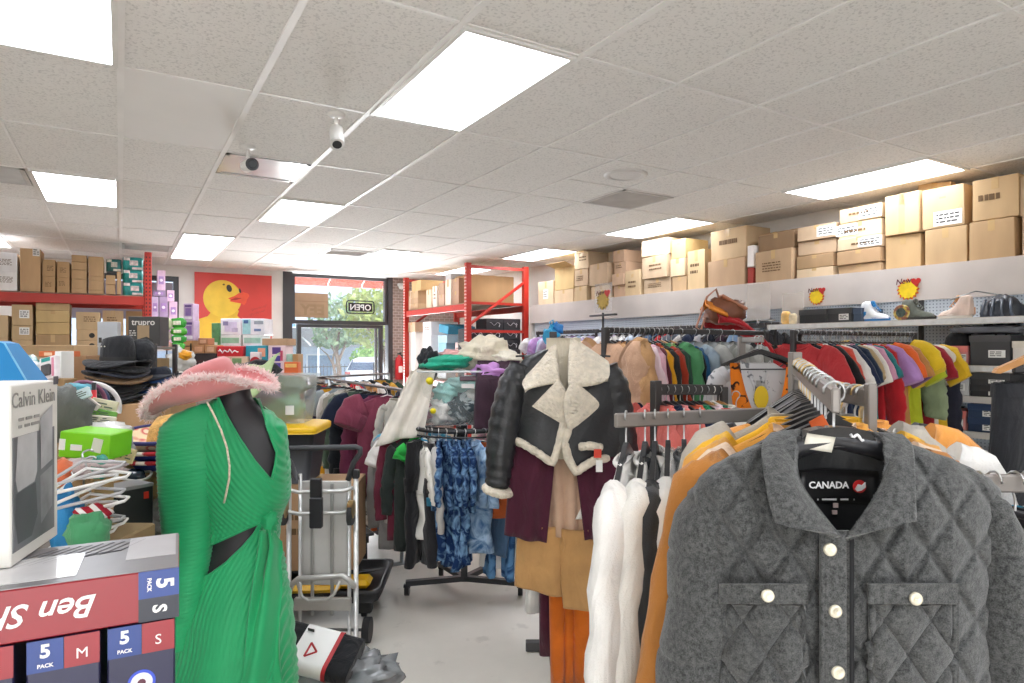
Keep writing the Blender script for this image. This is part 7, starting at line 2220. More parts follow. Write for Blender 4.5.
# white bag and papers behind it
cloth_heap('plastic_bag', (84 - CX) / FPX * 2.0, 2.06, CH - (433 - HY) * 2.0 / FPX, (.10, .06, .03), film('#ecebe8', .8, .2, .5, 18), 'crinkled white plastic bag on top of the lime green box', 'bag', 21, .15)
cloth_heap('plastic_bag', (112 - CX) / FPX * 2.0, 2.06, CH - (452 - HY) * 2.0 / FPX, (.028, .035, .04), film('#e3e6e8', .7, .15, .6, 22), 'clear bag bunched at the end of the lime green box', 'bag', 22, .2)
cloth_heap('plastic_bag', (158 - CX) / FPX * 2.45, 2.5, CH - (520 - HY) * 2.45 / FPX, (.09, .07, .06), BAGM, 'silvery plastic bag in front of the brown carton beside the dress', 'bag', 23, .2)
# fanned cards
for k, (px, py, w, h, tilt, col, lab) in enumerate([
 (104, 407, 24, 15, -.22, '#d8d2b4', 'cream printed card at the top of the card fan'), (100, 414, 30, 10, -.25, '#6fa84a', 'green edged card in the card fan'), (98, 420, 32, 9, -.12, '#e3ddc8', 'pale card low in the card fan'), (90, 402, 20, 7, -.7, '#e0d6d0', 'white and red card at the left of the card fan'), (102, 431, 28, 8, .03, '#c9a61f', 'yellow card box at the bottom of the card fan'), (121, 444, 12, 22, .25, '#d9c69a', 'tan hanging tag beside the lime green box'), (126, 455, 16, 14, -.3, '#dbc79c', 'square tan tag in front of the blue sombreros'), (83, 394, 14, 10, .4, '#c9dce0', 'pale aqua packet behind the card fan')]):
 t = thing('printed_card', lab, 'card', at(px, py, 2.10 - .015 * k), -TH + .2, 'cards and tags on the display table')
 t.rotation_euler = (radians(-12), -tilt, -TH + .2)
 sx, sz = w * 2.1 / FPX, h * 2.1 / FPX
 b = MB(); b.box((0, 0, 0), (sx, .012, sz), .002); b.build('card_body', mat(col, .6, var=.08, vscale=30), t)
 b = MB(); b.x = Matrix.Translation((0, -.0066, 0)); printing(b, sx * .7, sz * .6, random.Random(k), 3); b.build('card_print', mat('#5d6b60', .6), t)
# headband hoops
for k, (px, py, R, m, lab) in enumerate([(84, 404, .075, plastic('#7a4560'), 'plum headband hoop standing behind the cards'), (92, 408, .085, plastic('#e7e6e4'), 'white headband hoop standing behind the cards'), (88, 402, .06, plastic('#384a70'), 'navy headband hoop behind the cards')]):
 t = thing('headband', lab, 'headband', at(px, py, 2.25 + .03 * k), -TH + .3 * k, 'headbands behind the cards')
 b = MB(); b.tube([(R * cos(a), 0, R * sin(a)) for a in [-.25 + (pi + .5) * q / 22 for q in range(23)]], .005, 8, flat=1.6); b.build('band', m, t)
t = thing('teal_packet', 'teal and white soft packet among the headbands', 'packet', at(77, 392, 2.2), -TH)
b = MB(); b.blob((0, 0, 0), (.05, .03, .03), 3, .1, pw=.7); b.build('body', mat('#4f9db0', .4, var=.3, vscale=30), t)
t = thing('lip_gloss', 'small red tube beside the headbands', 'cosmetic', at(94, 396, 2.18), -TH)
b = MB(); b.tube([(0, 0, -.03), (0, 0, .02)], .008, 12); b.build('tube', mat('#d5202a', .3), t); b = MB(); b.tube([(0, 0, .02), (0, 0, .045)], .007, 12); b.build('cap', BLKP, t)
# bundle of white tube hangers lying on their sides, with clothes under them
for k in range(9):
 py = 474 + 8.5 * k
 t = thing('tube_hanger', f'white tube hanger, {["topmost", "second", "third", "fourth", "fifth", "sixth", "seventh", "eighth", "lowest"][k]} in the bundle behind the pale box', 'hanger', at(84 + 6 * sin(k * 2.1), py, 1.62 + .012 * k), -TH + .12 * sin(k), 'bundle of tube hangers')
 t.rotation_euler = (radians(-62 + 4 * sin(k * 1.7)), radians(-14 + 7 * sin(k * 2.3)), -TH + .5 + .12 * sin(k))
 b = MB(); b.tube([(-.09, 0, 0), (-.07, 0, .012), (0, 0, .055), (.07, 0, .012), (.09, 0, 0), (.08, 0, -.01), (-.08, 0, -.01)], .0042, 7, True); b.build('frame', plastic('#e9e7e4' if k % 3 else '#b9b8ba', .3), t)
 b = MB(); b.tube([(0, 0, .055), (0, 0, .075)] + [(.012 - .012 * cos(a), 0, .085 + .012 * sin(a)) for a in (0, .8, 1.6, 2.4, 3.1)], .0026, 6); b.build('hook', STEEL, t)
for k, (px, py, d, s, m, lab) in enumerate([(66, 520, 1.66, (.03, .04, .09), mat('#2a86c0', .6, bump=.3), 'bright blue cloth hanging below the tube hangers'), (92, 515, 1.66, (.045, .04, .025), pattern('#a82434', '#efe9e6', 14, 'waved', .6, .03), 'red and white striped cloth below the tube hangers'), (88, 532, 1.62, (.05, .05, .05), cloth('#4f9a6a'), 'green cloth below the striped one'), (62, 472, 1.7, (.025, .03, .035), cloth('#e57a52'), 'coral cloth at the end of the tube hangers'), (88, 468, 1.75, (.09, .05, .022), cloth('#b9a9a7'), 'dusty grey cloth between the lime box and the tube hangers'), (100, 468, 1.74, (.022, .03, .03), cloth('#3f9a86'), 'teal cloth at the hook end of the tube hangers'), (66, 415, 2.0, (.07, .05, .09), cloth('#6c6e6a'), 'grey cloth mound behind the pale box')]):
 b = MB(); b.blob((0, 0, 0), s, 90 + k, .14); o = b.build('garment', m, None, at(px, py, d)); o.rotation_euler = (0, 0, -TH); tag(o, lab, 'cloth')
# support pile under them
c2(84, 560, 545, 1.72, 50, .22, 'carton under the green and striped cloths', '#9b7a50', z0=TZ + .001, tape=False, seed=7)

# sombreros
def sombrero(px, py, d, R, brimm, edge, label, crown=None, tilt=0.0):
 t = thing('sombrero', label, 'hat', at(px, py, d), -TH, 'sombreros on the brown carton')
 t.rotation_euler = (radians(4), tilt, -TH)
 b = MB(); b.grid(lambda u, v: (lerp(.09, R, v) * cos(2 * pi * u), lerp(.09, R, v) * sin(2 * pi * u), .055 * v ** 3 - .01 * v), 60, 10, .006); b.build('brim', brimm, t)
 b = MB(); b.tube([(R * cos(a), R * sin(a), .047) for a in [2 * pi * k / 60 for k in range(60)]], .008, 8, True); b.build('brim_edge', edge, t)
 b = MB(); b.lathe([(.095, 0), (.092, .03), (.08, .075), (.055, .11), (.0001, .122)], seg=40, cap0=False); b.build('crown', crown or brimm, t)
STRAWP = pattern('#e4d3b4', '#c0434b', 15, 'cells', .33, .03, h2='#dcc9a4')
STRAW = mat('#d2a45c', .8, 0, .2, 40, .6, 160)
EDGEP = pattern('#b8323a', '#e8dcd0', 30, 'noise', .5, .03)
sombrero(172, 462, 2.62, .215, mat('#1f2f7c', .7, 0, .1, 30, .3, 200), EDGEP, 'bottom dark blue sombrero with a red patterned edge')
sombrero(173, 453, 2.62, .222, mat('#25398f', .7, 0, .1, 30, .3, 200), EDGEP, 'middle dark blue sombrero in the stack')
sombrero(173, 444, 2.62, .215, STRAWP, mat('#2b2f6a', .7), 'top sombrero with a pale patterned brim and straw crown', STRAW)
t = thing('goggles', 'dark goggles with a pale strap lying under the sombreros', 'goggles', at(131, 476, 2.4), -TH)
b = MB(); b.blob((0, 0, 0), (.055, .03, .025), 2, .08); b.build('lens', mat('#20303c', .1), t)
b = MB(); b.tube([(.05 * cos(a) * 1.4, .05 * sin(a), .01 * sin(2 * a)) for a in [2 * pi * k / 20 for k in range(20)]], .005, 6, True); b.build('strap', plastic('#c9c6c2'), t)
# stack of dark hats
def fedora(px, py, d, R, m, label, crown=True, ch=.12, group='stack of dark hats', rz=0.0):
 t = thing('felt_hat', label, 'hat', at(px, py, d), -TH + rz, group)
 b = MB(); b.grid(lambda u, v: (lerp(.066, R, v) * cos(2 * pi * u) * 1.02, lerp(.075, R, v) * sin(2 * pi * u), .018 * v * v * cos(4 * pi * u) - .012 * v), 56, 8, .005); b.build('brim', m, t)
 b = MB()
 H = ch if crown else .035
 rings = [[Vector((.074 * k * cos(a), .070 * k * sin(a) * (1 - (.18 if z > .8 else 0) * max(0, -cos(a)) ** 2), H * z + (.008 * cos(a) if z > .9 else 0))) for a in [2 * pi * q / 44 for q in range(44)]] for k, z in ((1.0, 0), (.99, .3), (.95, .65), (.86, .9), (.7, 1.0), (.4, .95), (.05, .86))]
 b.loft(rings, False, True); b.build('crown', m, t)
 if crown:
  b = MB(); b.lathe([(.0755, .002), (.0755, .022)], seg=44, sy=.95, cap0=False, cap1=False); b.build('hat_band', mat('#101012', .5), t)
  for q in (-.035, -.02, -.005):
   b = MB(); b.blob((q - .015, -.0685, .070), (.0035, .0025, .0035), 1, 0, 10, 6); b.build('eyelet', mat('#c9c3b4', .3), t)
HB = [cloth('#232427'), cloth('#1c1d20'), cloth('#2d2f3a'), cloth('#6b5238'), cloth('#242528'), cloth('#1d1e21'), cloth('#2a2b2e'), cloth('#1b1c1f')]
for k, (py, lab) in enumerate([(399, 'lowest black hat of the tall stack'), (394.5, 'second lowest black hat of the tall stack'), (390, 'third black hat up in the tall stack'), (385.5, 'black hat just under the brown brimmed one'), (377.5, 'brown brimmed hat in the middle of the tall stack'), (371.5, 'navy black hat above the brown brimmed one'), (367, 'hat directly below the top hat of the stack')]):
 fedora(118 + 1.5 * sin(k * 2.1), py, 3.05, .132 + .006 * sin(k * 1.7), [HB[0], HB[1], HB[4], HB[5], HB[3], HB[2], HB[6]][k], lab, False, rz=.2 * k)
fedora(118, 361.5, 3.05, .138, HB[0], 'top black hat of the tall stack with three small eyelets', True, .115)
cloth_heap('felt_hat', (143 - CX) / FPX * 3.15, 3.15, CH - (354 - HY) * 3.15 / FPX, (.055, .07, .075), HB[4], 'black hat leaning on its side behind the tall stack', 'hat', 31, .06)
fedora(156, 387, 3.2, .12, mat('#1d4f93', .75, 0, .1, 20, .2, 150), 'royal blue hat beside the tall dark stack', True, .075, 'blue hats')
fedora(155, 375, 3.2, .125, cloth('#20242e'), 'dark navy hat on top of the blue hat', False, .05, 'blue hats')
c2(155, 420, 394, 3.10, 30, .25, 'carton carrying the royal blue hat', '#a98050', z0=TZ + .001, tape=False, seed=8)

# shelf unit behind the hats with the dark product box
t = thing('shelf_unit', 'narrow dark shelf unit behind the blue hats', 'shelf', rf(-2.83, 5.05, 0), -TH)
for sx in (-1, 1):
 for sy in (-1, 1):
  b = MB(); b.box((sx * .15, sy * .15, .86), (.03, .03, 1.72), .002); b.build('post', RACKD, t)
for z in (1.69, 1.30, .8, .3):
 b = MB(); b.box((0, 0, z), (.32, .32, .02), .002); b.build('shelf_board', paint('#8a8378'), t)
carton(rf(-2.82, 5.05, 1.3115), (.22, .26, .3), -TH, 'tan carton inside the narrow dark shelf unit', None, '#b08c5a', False, prints=2, seed=9)
zb_ = 1.7015
t = thing('product_box', 'dark grey product box with white lettering behind the black hats', 'box', rf((144 - CX) / FPX * 5.0, 5.0, zb_), -TH + .02)
wT, hT = 31 * 5.0 / FPX, CH - (316.5 - HY) * 5.0 / FPX - zb_
b = MB(); b.box((0, .07, hT / 2), (wT, .14, hT), .002); b.build('body', mat('#4a4a4a', .4, 0, .04), t)
text('lettering', 'trupro', .066, PAPER, t, (-.005, -.0015, hT - .045), bold=.001)
b = MB(); b.box((-.005, -.001, hT * .42), (.09, .002, .13)); b.build('printed_panel', mat('#b79d7c', .6, var=.1), t)
b = MB(); b.x = Matrix.Translation((-.085, -.001, hT * .45)); printing(b, .05, .05, random.Random(8), 3); b.build('small_print', PAPER, t)
b = MB(); b.prism([(-.06, .0), (.06, .0), (.07, .05), (.02, .075), (-.03, .06)], -.0022, .0); b.build('printed_shape', mat('#38383a', .4), t)
# grey upright panel box and pale box behind the hats
t = thing('product_box', 'pale grey upright box behind the black hats', 'box', at(107, 356, 6.2), -TH + .25)
b = MB(); b.box((0, .06, .05), (.17, .10, .55), .003); b.build('body', mat('#aeb2b6', .5, var=.05), t)
b = MB(); b.box((-.06, .009, .15), (.025, .003, .05)); b.build('label', INK, t)
t2 = at(107, 356, 6.2)
c2(107, 400, 378.8, 6.18, 34, .3, 'carton under the pale grey upright box', '#a9814f', z0=.001, tape=False, seed=10)
# lettered carton and small things in front of the left rack
o = c2(45, 400, 345, 5.6, 62, .3, 'wide carton with dark hand lettering in front of the left red rack', '#c49b68', yaw=-.06, z0=1.12, tape=False, seed=11)
text('lettering', 'Sposta', .12, mat('#4a3826', .8), o, (-.05, -.1525, (CH - (345 - HY) * 5.6 / FPX - 1.12) * .70), (pi / 2, -.04, 0), shear=.15, bold=.003)
c2(45, 470, 431, 5.6, 70, .4, 'lower carton beneath the hand lettered one', '#b58b58', z0=.001, tape=False, seed=12)
c2(74, 383, 355.5, 3.6, 21, .16, 'plain brown carton left of the black hats', '#a9794d', yaw=.1, z0=.001, tape=False, seed=13)
t = thing('book', 'white spined book beside the plain brown carton', 'book', at(59, 376, 3.3), -TH + .2)
b = MB(); b.box((0, .06, .04), (.03, .14, .17), .002); b.build('cover', PAPER, t)
t = thing('toy_packet', 'white and pink blister packet leaning before the lettered carton', 'packet', at(46, 368, 3.1), -TH - .2)
t.rotation_euler = (radians(-10), radians(-12), -TH - .2)
b = MB(); b.box((0, .02, 0), (.09, .03, .11), .003); b.build('card', mat('#e8dfe0', .4, var=.1, vscale=20), t)
b = MB(); b.box((0, -.0, -.01), (.05, .02, .055), .006); b.build('blister', mat('#4d4a4c', .2), t)
b = MB(); b.box((-.005, .003, .042), (.05, .002, .018)); b.build('logo_patch', mat('#2f9a92', .4), t)
b = MB(); b.box((.035, .003, 0), (.012, .002, .09)); b.build('edge_strip', mat('#d78aa0', .4), t)
t = thing('product_box', 'flat orange box on the pile before the lettered carton', 'box', at(52, 354, 3.4), -TH)
b = MB(); b.box((0, .06, 0), (.14, .12, .03), .003); b.build('body', mat('#cf6a3a', .5, var=.08), t)
b = MB(); b.box((-.02, -.001, 0), (.04, .002, .016)); b.build('label', mat('#eac3a0', .5), t)
t = thing('foil_packet', 'teal and silver packet at the left of the blister packet', 'packet', at(29, 366, 3.2), -TH)
b = MB(); b.blob((0, 0, 0), (.06, .03, .05), 12, .15); b.build('body', pattern('#3f9a9a', '#d8dcdc', 20, 'noise', .5, .05, .3), t)
c2(36, 395, 379, 3.12, 56, .10, 'large carton under the packets and the white spined book', '#9c7748', z0=.001, tape=False, seed=15)
# blue folded sign corner at the left edge
t = thing('fabric_bag', 'bright blue fabric bag corner rising at the left edge behind the pale box', 'bag', at(6, 378, 1.55), -TH + .1)
BLB = mat('#1b86c8', .55, 0, .05)
b = MB(); b.add([(-.16, 0, -.02), (.052, 0, -.02), (-.004, .0, .082), (-.03, 0, .088), (-.16, .0, .088), (-.16, .10, -.02), (.045, .10, -.02), (-.008, .06, .082), (-.03, .06, .088), (-.16, .06, .088)], [(0, 1, 2, 3, 4), (9, 8, 7, 6, 5), (1, 6, 7, 2), (2, 7, 8, 3), (3, 8, 9, 4), (0, 5, 6, 1), (0, 4, 9, 5)], False); b.build('body', BLB, t)
b = MB(); b.tube([(.053, -.001, -.02), (-.003, -.001, .083), (-.03, -.001, .089)], .002, 6); b.build('piping', mat('#7fc4ea', .5), t)
c2(-16, 420, 380.5, 1.60, 40, .10, 'carton under the bright blue bag at the left edge', '#a17b4b', z0=TZ - .0 + .001, tape=False, seed=16)
# ================================================================== DISPLAY COUNTER BEFORE THE DUCK POSTER
KD = 8.0
KS = KD / FPX
KZ = 1.30
t = thing('display_counter', 'display counter of packaged goods below the duck poster', 'counter', rf((230 - CX) * KS, KD + .35, 0), -TH)
KW = 160 * KS
b = MB(); b.box((0, 0, KZ - .02), (KW, .9, .04), .004); b.build('countertop', paint('#b9b2a8'), t)
b = MB(); b.box((0, 0, (KZ - .04) / 2), (KW - .06, .84, KZ - .04), .004); b.build('cabinet', paint('#8f8a84'), t)
def pack(x0, x1, y0, y1, dz, dep, m, label, z0=None, group='packaged goods on the display counter', art=None, scrib=None, yaw=0.0, name='product_pack'):
 """boxed goods by the columns and rows of the front face; dz sets it back from the counter front"""
 d = KD + dz
 s = d / FPX
 zt = CH - (y0 - HY) * s
 zb = CH - (y1 - HY) * s if z0 is None else z0
 w = (x1 - x0) * s
 t = thing(name, label, 'package', rf(((x0 + x1) / 2 - CX) * s, d + dep / 2, zb), -TH + yaw, group)
 h = zt - zb
 b = MB(); b.box((0, 0, h / 2), (w, dep, h), .006); b.build('carton', m, t)
 for k, (ax_, az_, aw, ah, col) in enumerate(art or ()):
  b = MB(); b.box((ax_ * w, -dep / 2 - .0015 - .001 * k, az_ * h), (aw * w, .002, ah * h)); b.build('printed_panel', mat(col, .45, var=.1, vscale=16), t)
 if scrib:
  sx, sz, sw, sh, col = scrib
  b = MB(); b.tube([(sx * w + sw * w * (q / 16 - .5), -dep / 2 - .006, sz * h + sh * h * sin(q * 1.55) * (.5 + .3 * sin(q * .8))) for q in range(17)], .008, 5); b.build('script_mark', mat(col, .4), t)
 return t, zt
rows = CH - (376 - HY) * KS
Z = KZ + .001
_, za = pack(190, 216, 353.5, 376, .0, .3, mat('#2b2022', .4, var=.1), 'dark red and black soda case with white lettering', z0=Z, art=((0, .5, .9, .5, '#3a1418'),), scrib=(0, .55, .7, .2, '#e9e4e2'))
pack(193, 204, 345, 353.5, .02, .22, mat('#b98458', .5), 'left of two small tan snack boxes on the dark soda case', z0=za + .001, art=((0, .5, .7, .6, '#d9a27c'),))
pack(205, 216, 345, 353.5, .02, .22, mat('#c08a5e', .5), 'right of two small tan snack boxes on the dark soda case', z0=za + .001, art=((0, .5, .6, .6, '#e0b190'),))
za2 = CH - (345 - HY) * (KD + .02) / FPX
pack(198, 208, 338, 345, .03, .18, mat('#b07a56', .5), 'small tan box topping the snack boxes', z0=za2 + .001, art=((0, .5, .6, .5, '#d6a584'),))
_, zb1 = pack(217, 229, 356.5, 376, .0, .28, mat('#dcb29c', .5), 'peach printed box beside the dark soda case', z0=Z, art=((0, .6, .6, .4, '#8f5a50'),))
_, zb2 = pack(229.5, 248, 356.5, 376, .0, .28, mat('#e4c2a6', .5), 'cream printed box with a pink band next to the peach one', z0=Z, art=((0, .3, .9, .25, '#d99a92'), (-.1, .8, .5, .25, '#7d9a6a')))
pack(217, 243, 346, 356.5, .01, .26, mat('#cf2630', .4, var=.08), 'bright red soda case with white script', z0=zb1 + .001, scrib=(-.05, .5, .75, .25, '#f2eeee'))
_, zc = pack(245.5, 267, 345.5, 376, .05, .3, mat('#2d9bb0', .4, var=.06), 'teal carton with a white foot band in the middle of the counter', z0=Z, art=((0, .12, .9, .2, '#e8ecec'), (.25, .8, .35, .25, '#e2a184')))
t, _ = pack(250, 260.5, 352, 376, .0, .05, mat('#eadfdf', .5), 'white box with a round red emblem before the teal carton', z0=Z)
b = MB(); b.x = Matrix.Translation((0, -.027, .22)) @ Matrix.Rotation(pi / 2, 4, 'X'); b.lathe([(.062, 0), (.062, .006)], seg=26); b.build('round_emblem', mat('#b3202c', .4), t)
_, zd = pack(268, 285, 345.5, 376, .05, .3, mat('#e6cdd2', .45), 'pale pink carton with purple blocks beside the teal one', z0=Z, art=((.0, .85, .5, .2, '#5a3d86'), (.0, .62, .5, .16, '#46348a'), (.0, .42, .5, .14, '#5d4a9a'), (.3, .7, .15, .3, '#c34f6a')))
pack(262, 287, 338.5, 345.5, .06, .34, card('#bf9268'), 'tan flat carton lying across the teal and pink cartons', z0=zd + .001)
pack(286, 292, 354, 376, .1, .2, mat('#a9d3c2', .5), 'mint small box beside the pink carton', z0=Z)
pack(292.5, 298, 354, 376, .1, .2, mat('#b08f62', .5), 'tan small box at the end of the counter', z0=Z)
pack(284, 298, 362, 376, -.06, .12, mat('#dd6a34', .4), 'orange packet box in front of the small mint box', z0=Z, art=((0, .8, .8, .2, '#f0c070'),))
# big wrapped paper packs on a riser behind
t = thing('display_riser', 'riser behind the front row of goods on the display counter', 'riser', rf((242 - CX) * (KD + .55) / FPX, KD + .62, Z), -TH)
zr = CH - (346 - HY) * (KD + .45) / FPX
b = MB(); b.box((0, 0, (zr - Z) - .01), (.75, .36, .02)); b.build('riser_top', paint('#b9b2a8'), t)
for sx in (-1, 1):
 b = MB(); b.box((sx * .36, 0, (zr - Z - .02) / 2), (.02, .34, zr - Z - .02)); b.build('riser_side', paint('#a9a29a'), t)
WRAP = mat('#e9e9ee', .25, 0, .05, 12, .3, 18)
_, ze = pack(220, 240.5, 335, 346, .45, .3, mat('#dfe8e4', .25, bump=.2, bscale=20), 'lower green and white wrapped paper pack, beside its twin', z0=zr, art=((0, .5, .85, .5, '#8fbf9f'), (0, .15, .9, .2, '#d9dde0')))
pack(242.5, 262, 335, 346, .45, .3, mat('#dfe8e4', .25, bump=.2, bscale=20), 'lower green and white wrapped paper pack at the right of its twin', z0=zr, art=((0, .5, .85, .5, '#9cc7b4'), (0, .15, .9, .2, '#d9dde0')))
pack(220.5, 241, 318.5, 335, .45, .3, WRAP, 'upper white wrapped paper pack with lilac swirls', z0=ze + .001, art=((0, .5, .6, .6, '#cfc6de'), (-.25, .7, .25, .25, '#8b83a8'), (.2, .3, .3, .25, '#b9b2cc')))
pack(241.5, 264.5, 318.5, 335, .45, .3, WRAP, 'upper white wrapped paper pack with aqua panel', z0=ze + .001, art=((-.28, .5, .35, .9, '#9fd6da'), (.25, .75, .4, .2, '#9aa0a8'), (.2, .3, .3, .15, '#6f86b0'), (-.3, .8, .2, .2, '#41659a')))
pack(211.5, 219, 323, 376, .4, .1, mat('#5c9a63', .4, var=.25, vscale=14), 'slim green striped pack beside the wrapped paper packs', z0=Z, art=((0, .6, .6, .1, '#dfe9d9'), (0, .35, .6, .1, '#dfe9d9')))
# purple packs in the side window and along the wall end
PUR = mat('#cbb3d2', .35, 0, .12, 10)
pk_ = [(183.5, 193, 303.5, 318, 'upper white and purple pack at the edge of the duck poster'), (184.5, 193.5, 320.5, 339.5, 'lower white and purple pack at the edge of the duck poster'), (183, 192.5, 340.5, 353, 'tan box below the purple packs by the duck poster')]
z = Z
cols = [(pk_[2], mat('#b98a58', .6)), (pk_[1], PUR), (pk_[0], PUR)]
for (x0, x1, y0, y1, lab), m in cols:
 _, z = pack(x0, x1, y0, y1, .12, .16, m, lab, z0=z + .001, art=() if m is not PUR else ((0, .5, .6, .45, '#8f6fae'), (0, .85, .7, .12, '#5f4584'), (0, .15, .8, .15, '#efe6f0')), group='purple packs')
# packs standing before the side window
t = thing('window_shelf', 'shelf of purple packs before the side window, behind the red punched post', 'shelf', Vector((.62, 11.35, 0)), 0)
wz0 = z_at(349, .6, 11.3)
b = MB(); b.box((0, 0, wz0 - .015), (.9, .5, .03), .003); b.build('shelf_board', paint('#c9c4be'), t)
for sx in (-1, 1):
 b = MB(); b.box((sx * .43, 0, (wz0 - .03) / 2), (.03, .46, wz0 - .03), .003); b.build('side_panel', paint('#c9c4be'), t)
def wpack(px0, px1, y0, y1, Y, lab, m=PUR, z0=None):
 xa, xb = x_on_y(px0, Y), x_on_y(px1, Y)
 zt = z_at(y0, xa, Y); zb = z_at(y1, xa, Y) if z0 is None else z0
 t = thing('product_pack', lab, 'package', ((xa + xb) / 2, Y + .08, zb), 0, 'purple packs before the side window')
 w, h = xb - xa - .004, zt - zb
 b = MB(); b.box((0, 0, h / 2), (w, .15, h), .006); b.build('carton', m, t)
 b = MB(); b.box((0, -.076, h * .5), (w * .6, .002, h * .4)); b.build('printed_panel', mat('#a57fb8', .4, var=.2, vscale=20), t)
 b = MB(); b.x = Matrix.Translation((0, -.078, h * .5)) @ Matrix.Rotation(pi / 2, 4, 'X'); b.lathe([(min(w, h) * .2, 0), (min(w, h) * .2, .002)], seg=18); b.build('round_emblem', mat('#efe3ea', .4), t)
 return zt
PNK = mat('#d9b4cc', .35, 0, .12, 10)
z1 = wpack(151.5, 158.5, 318, 349, 11.3, 'lowest left purple pack before the side window', PUR, wz0 + .001)
z1 = wpack(151.5, 158.5, 296.5, 318, 11.3, 'second left purple pack before the side window', PUR, z1 + .001)
z2 = wpack(159, 168, 318, 349, 11.3, 'lowest middle purple pack before the side window', PUR, wz0 + .001)
z2 = wpack(159, 168, 296.5, 318, 11.3, 'second middle purple pack before the side window', mat('#a98fb0', .35, var=.1), z2 + .001)
z2 = wpack(152.5, 166, 290, 296.5, 11.3, 'grey purple pack lying across the standing ones', mat('#8d7896', .35, var=.1), z2 + .001)
z3 = wpack(157, 165.5, 270, 290, 11.3, 'topmost pale pink pack before the side window', PNK, z2 + .001)
z2 = wpack(169, 177.5, 320, 349, 11.3, 'lowest right pink pack before the side window', PNK, wz0 + .001)
z2 = wpack(169, 177.5, 301.5, 320, 11.3, 'middle right pink pack before the side window', PNK, z2 + .001)
z2 = wpack(166.8, 174.5, 290, 301.5, 11.3, 'pink pack lying on the right hand pile before the window', PNK, z2 + .001)
# bright green snack bags hanging in a rack
t = thing('snack_stand', 'wire stand holding the bright green snack bags', 'stand', at(176, 376, 7.0), -TH)
zst = at(176, 376, 7.0).z
b = MB()
for sx in (-.13, .13): b.tube([(sx, .06, .35), (sx, .06, -zst + .02)], .008, 8)
for z in (.02, .12, .22, .32): b.tube([(-.13, .06, z), (.13, .06, z)], .005, 6)
b.build('wire_frame', DKM, t)
b = MB(); b.box((0, .06, -zst + .012), (.36, .3, .024), .004); b.build('stand_base', DKM, t)
for k, (px, py, w, h, col, lab) in enumerate([(178.5, 323, 15, 10, '#3ea53a', 'top green snack bag on the wire stand'), (179, 331.5, 15, 8, '#57b53c', 'second green snack bag on the wire stand'), (179, 339, 14, 8, '#3a9a3f', 'third green snack bag on the wire stand'), (178, 346, 13, 7, '#4fae45', 'lowest green snack bag on the wire stand'), (167, 324, 9, 12, '#c9cfa6', 'pale printed snack bag beside the top green one'), (166.5, 336, 8, 9, '#cdbcae', 'pink printed snack bag beside the green ones'), (167, 346, 8, 8, '#cf9a8c', 'lower pink printed snack bag beside the green ones')]):
 t = thing('snack_bag', lab, 'snack bag', at(px, py, 6.95 - .02 * k), -TH, 'snack bags on the wire stand')
 s = 7.0 / FPX
 b = MB(); b.blob((0, 0, 0), (w * s / 2, .035, h * s / 2), 200 + k, .06, 22, 12, pw=.65); b.build('bag', mat(col, .25, 0, .15, 12), t)
 b = MB(); b.box((0, -.034, 0), (w * s * .5, .006, h * s * .4), .002); b.build('printed_patch', mat('#e9e6d2' if k < 4 else '#b8433a', .4, var=.2, vscale=25), t)
cloth_heap('plastic_bag', (181 - CX) / FPX * 6.8, 6.8, CH - (360 - HY) * 6.8 / FPX, (.13, .1, .11), film('#e4e6e2', .75, .2, .5, 16), 'crumpled white bag in front of the green snack bags', 'bag', 41, .18)
cloth_heap('snack_bag', (185 - CX) / FPX * 6.7, 6.7, CH - (355 - HY) * 6.7 / FPX, (.06, .05, .05), mat('#e8a224', .3, var=.2, vscale=14), 'orange yellow snack bag beside the crumpled white bag', 'snack bag', 42, .12)
b = MB(); b.box((0, 0, .62), (.5, .4, 1.23), .006); o = b.build('product_box', paint('#9d968c'), None, rf((181 - CX) / FPX * 6.8, 6.85, .001)); o.rotation_euler = (0, 0, -TH); tag(o, 'plain grey plinth box under the crumpled white bag', 'box')

# fire extinguisher by the brick
p = Vector((x_on_y(402.5, 11.7), 11.7, 0))
zx = z_at(380, p.x, p.y)
t = thing('fire_extinguisher', 'red fire extinguisher on the brick wall beside the entrance', 'fire extinguisher', (p.x, p.y + .175, zx), 0)
b = MB(); b.lathe([(.0001, 0), (.07, 0), (.078, .015), (.078, .36), (.06, .42), (.025, .445), (.025, .47), (.0001, .47)], seg=22); b.build('cylinder', mat('#c02228', .3), t)
b = MB(); b.box((0, -.01, .50), (.05, .10, .03), .006); b.tube([(0, -.02, .49), (0, -.09, .52)], .01, 6); b.build('valve', BLKP, t)
b = MB(); b.tube([(.02, 0, .48), (.10, 0, .44), (.11, 0, .25), (.10, 0, .1)], .012, 8); b.build('hose', BLKP, t)
b = MB(); b.box((0, -.079, .2), (.08, .004, .12), .001); b.build('label', PAPER, t)
b = MB(); b.box((0, .10, .2), (.12, .05, .3)); b.build('bracket', STEEL, t)
# small white camera high on the brick
p = Vector((x_on_y(401.5, 11.85), 11.85, 2.86))
t = thing('security_camera', 'tiny white camera high on the brick wall by the entrance', 'camera', p, 0)
b = MB(); b.box((0, .05, .05), (.1, .1, .05), .01); b.build('mount', paint('#e2e0dd'), t); b = MB(); b.lathe([(.0001, -.05), (.05, -.03), (.06, .02), (.04, .04)], seg=16); b.build('housing', paint('#d9d7d4'), t)

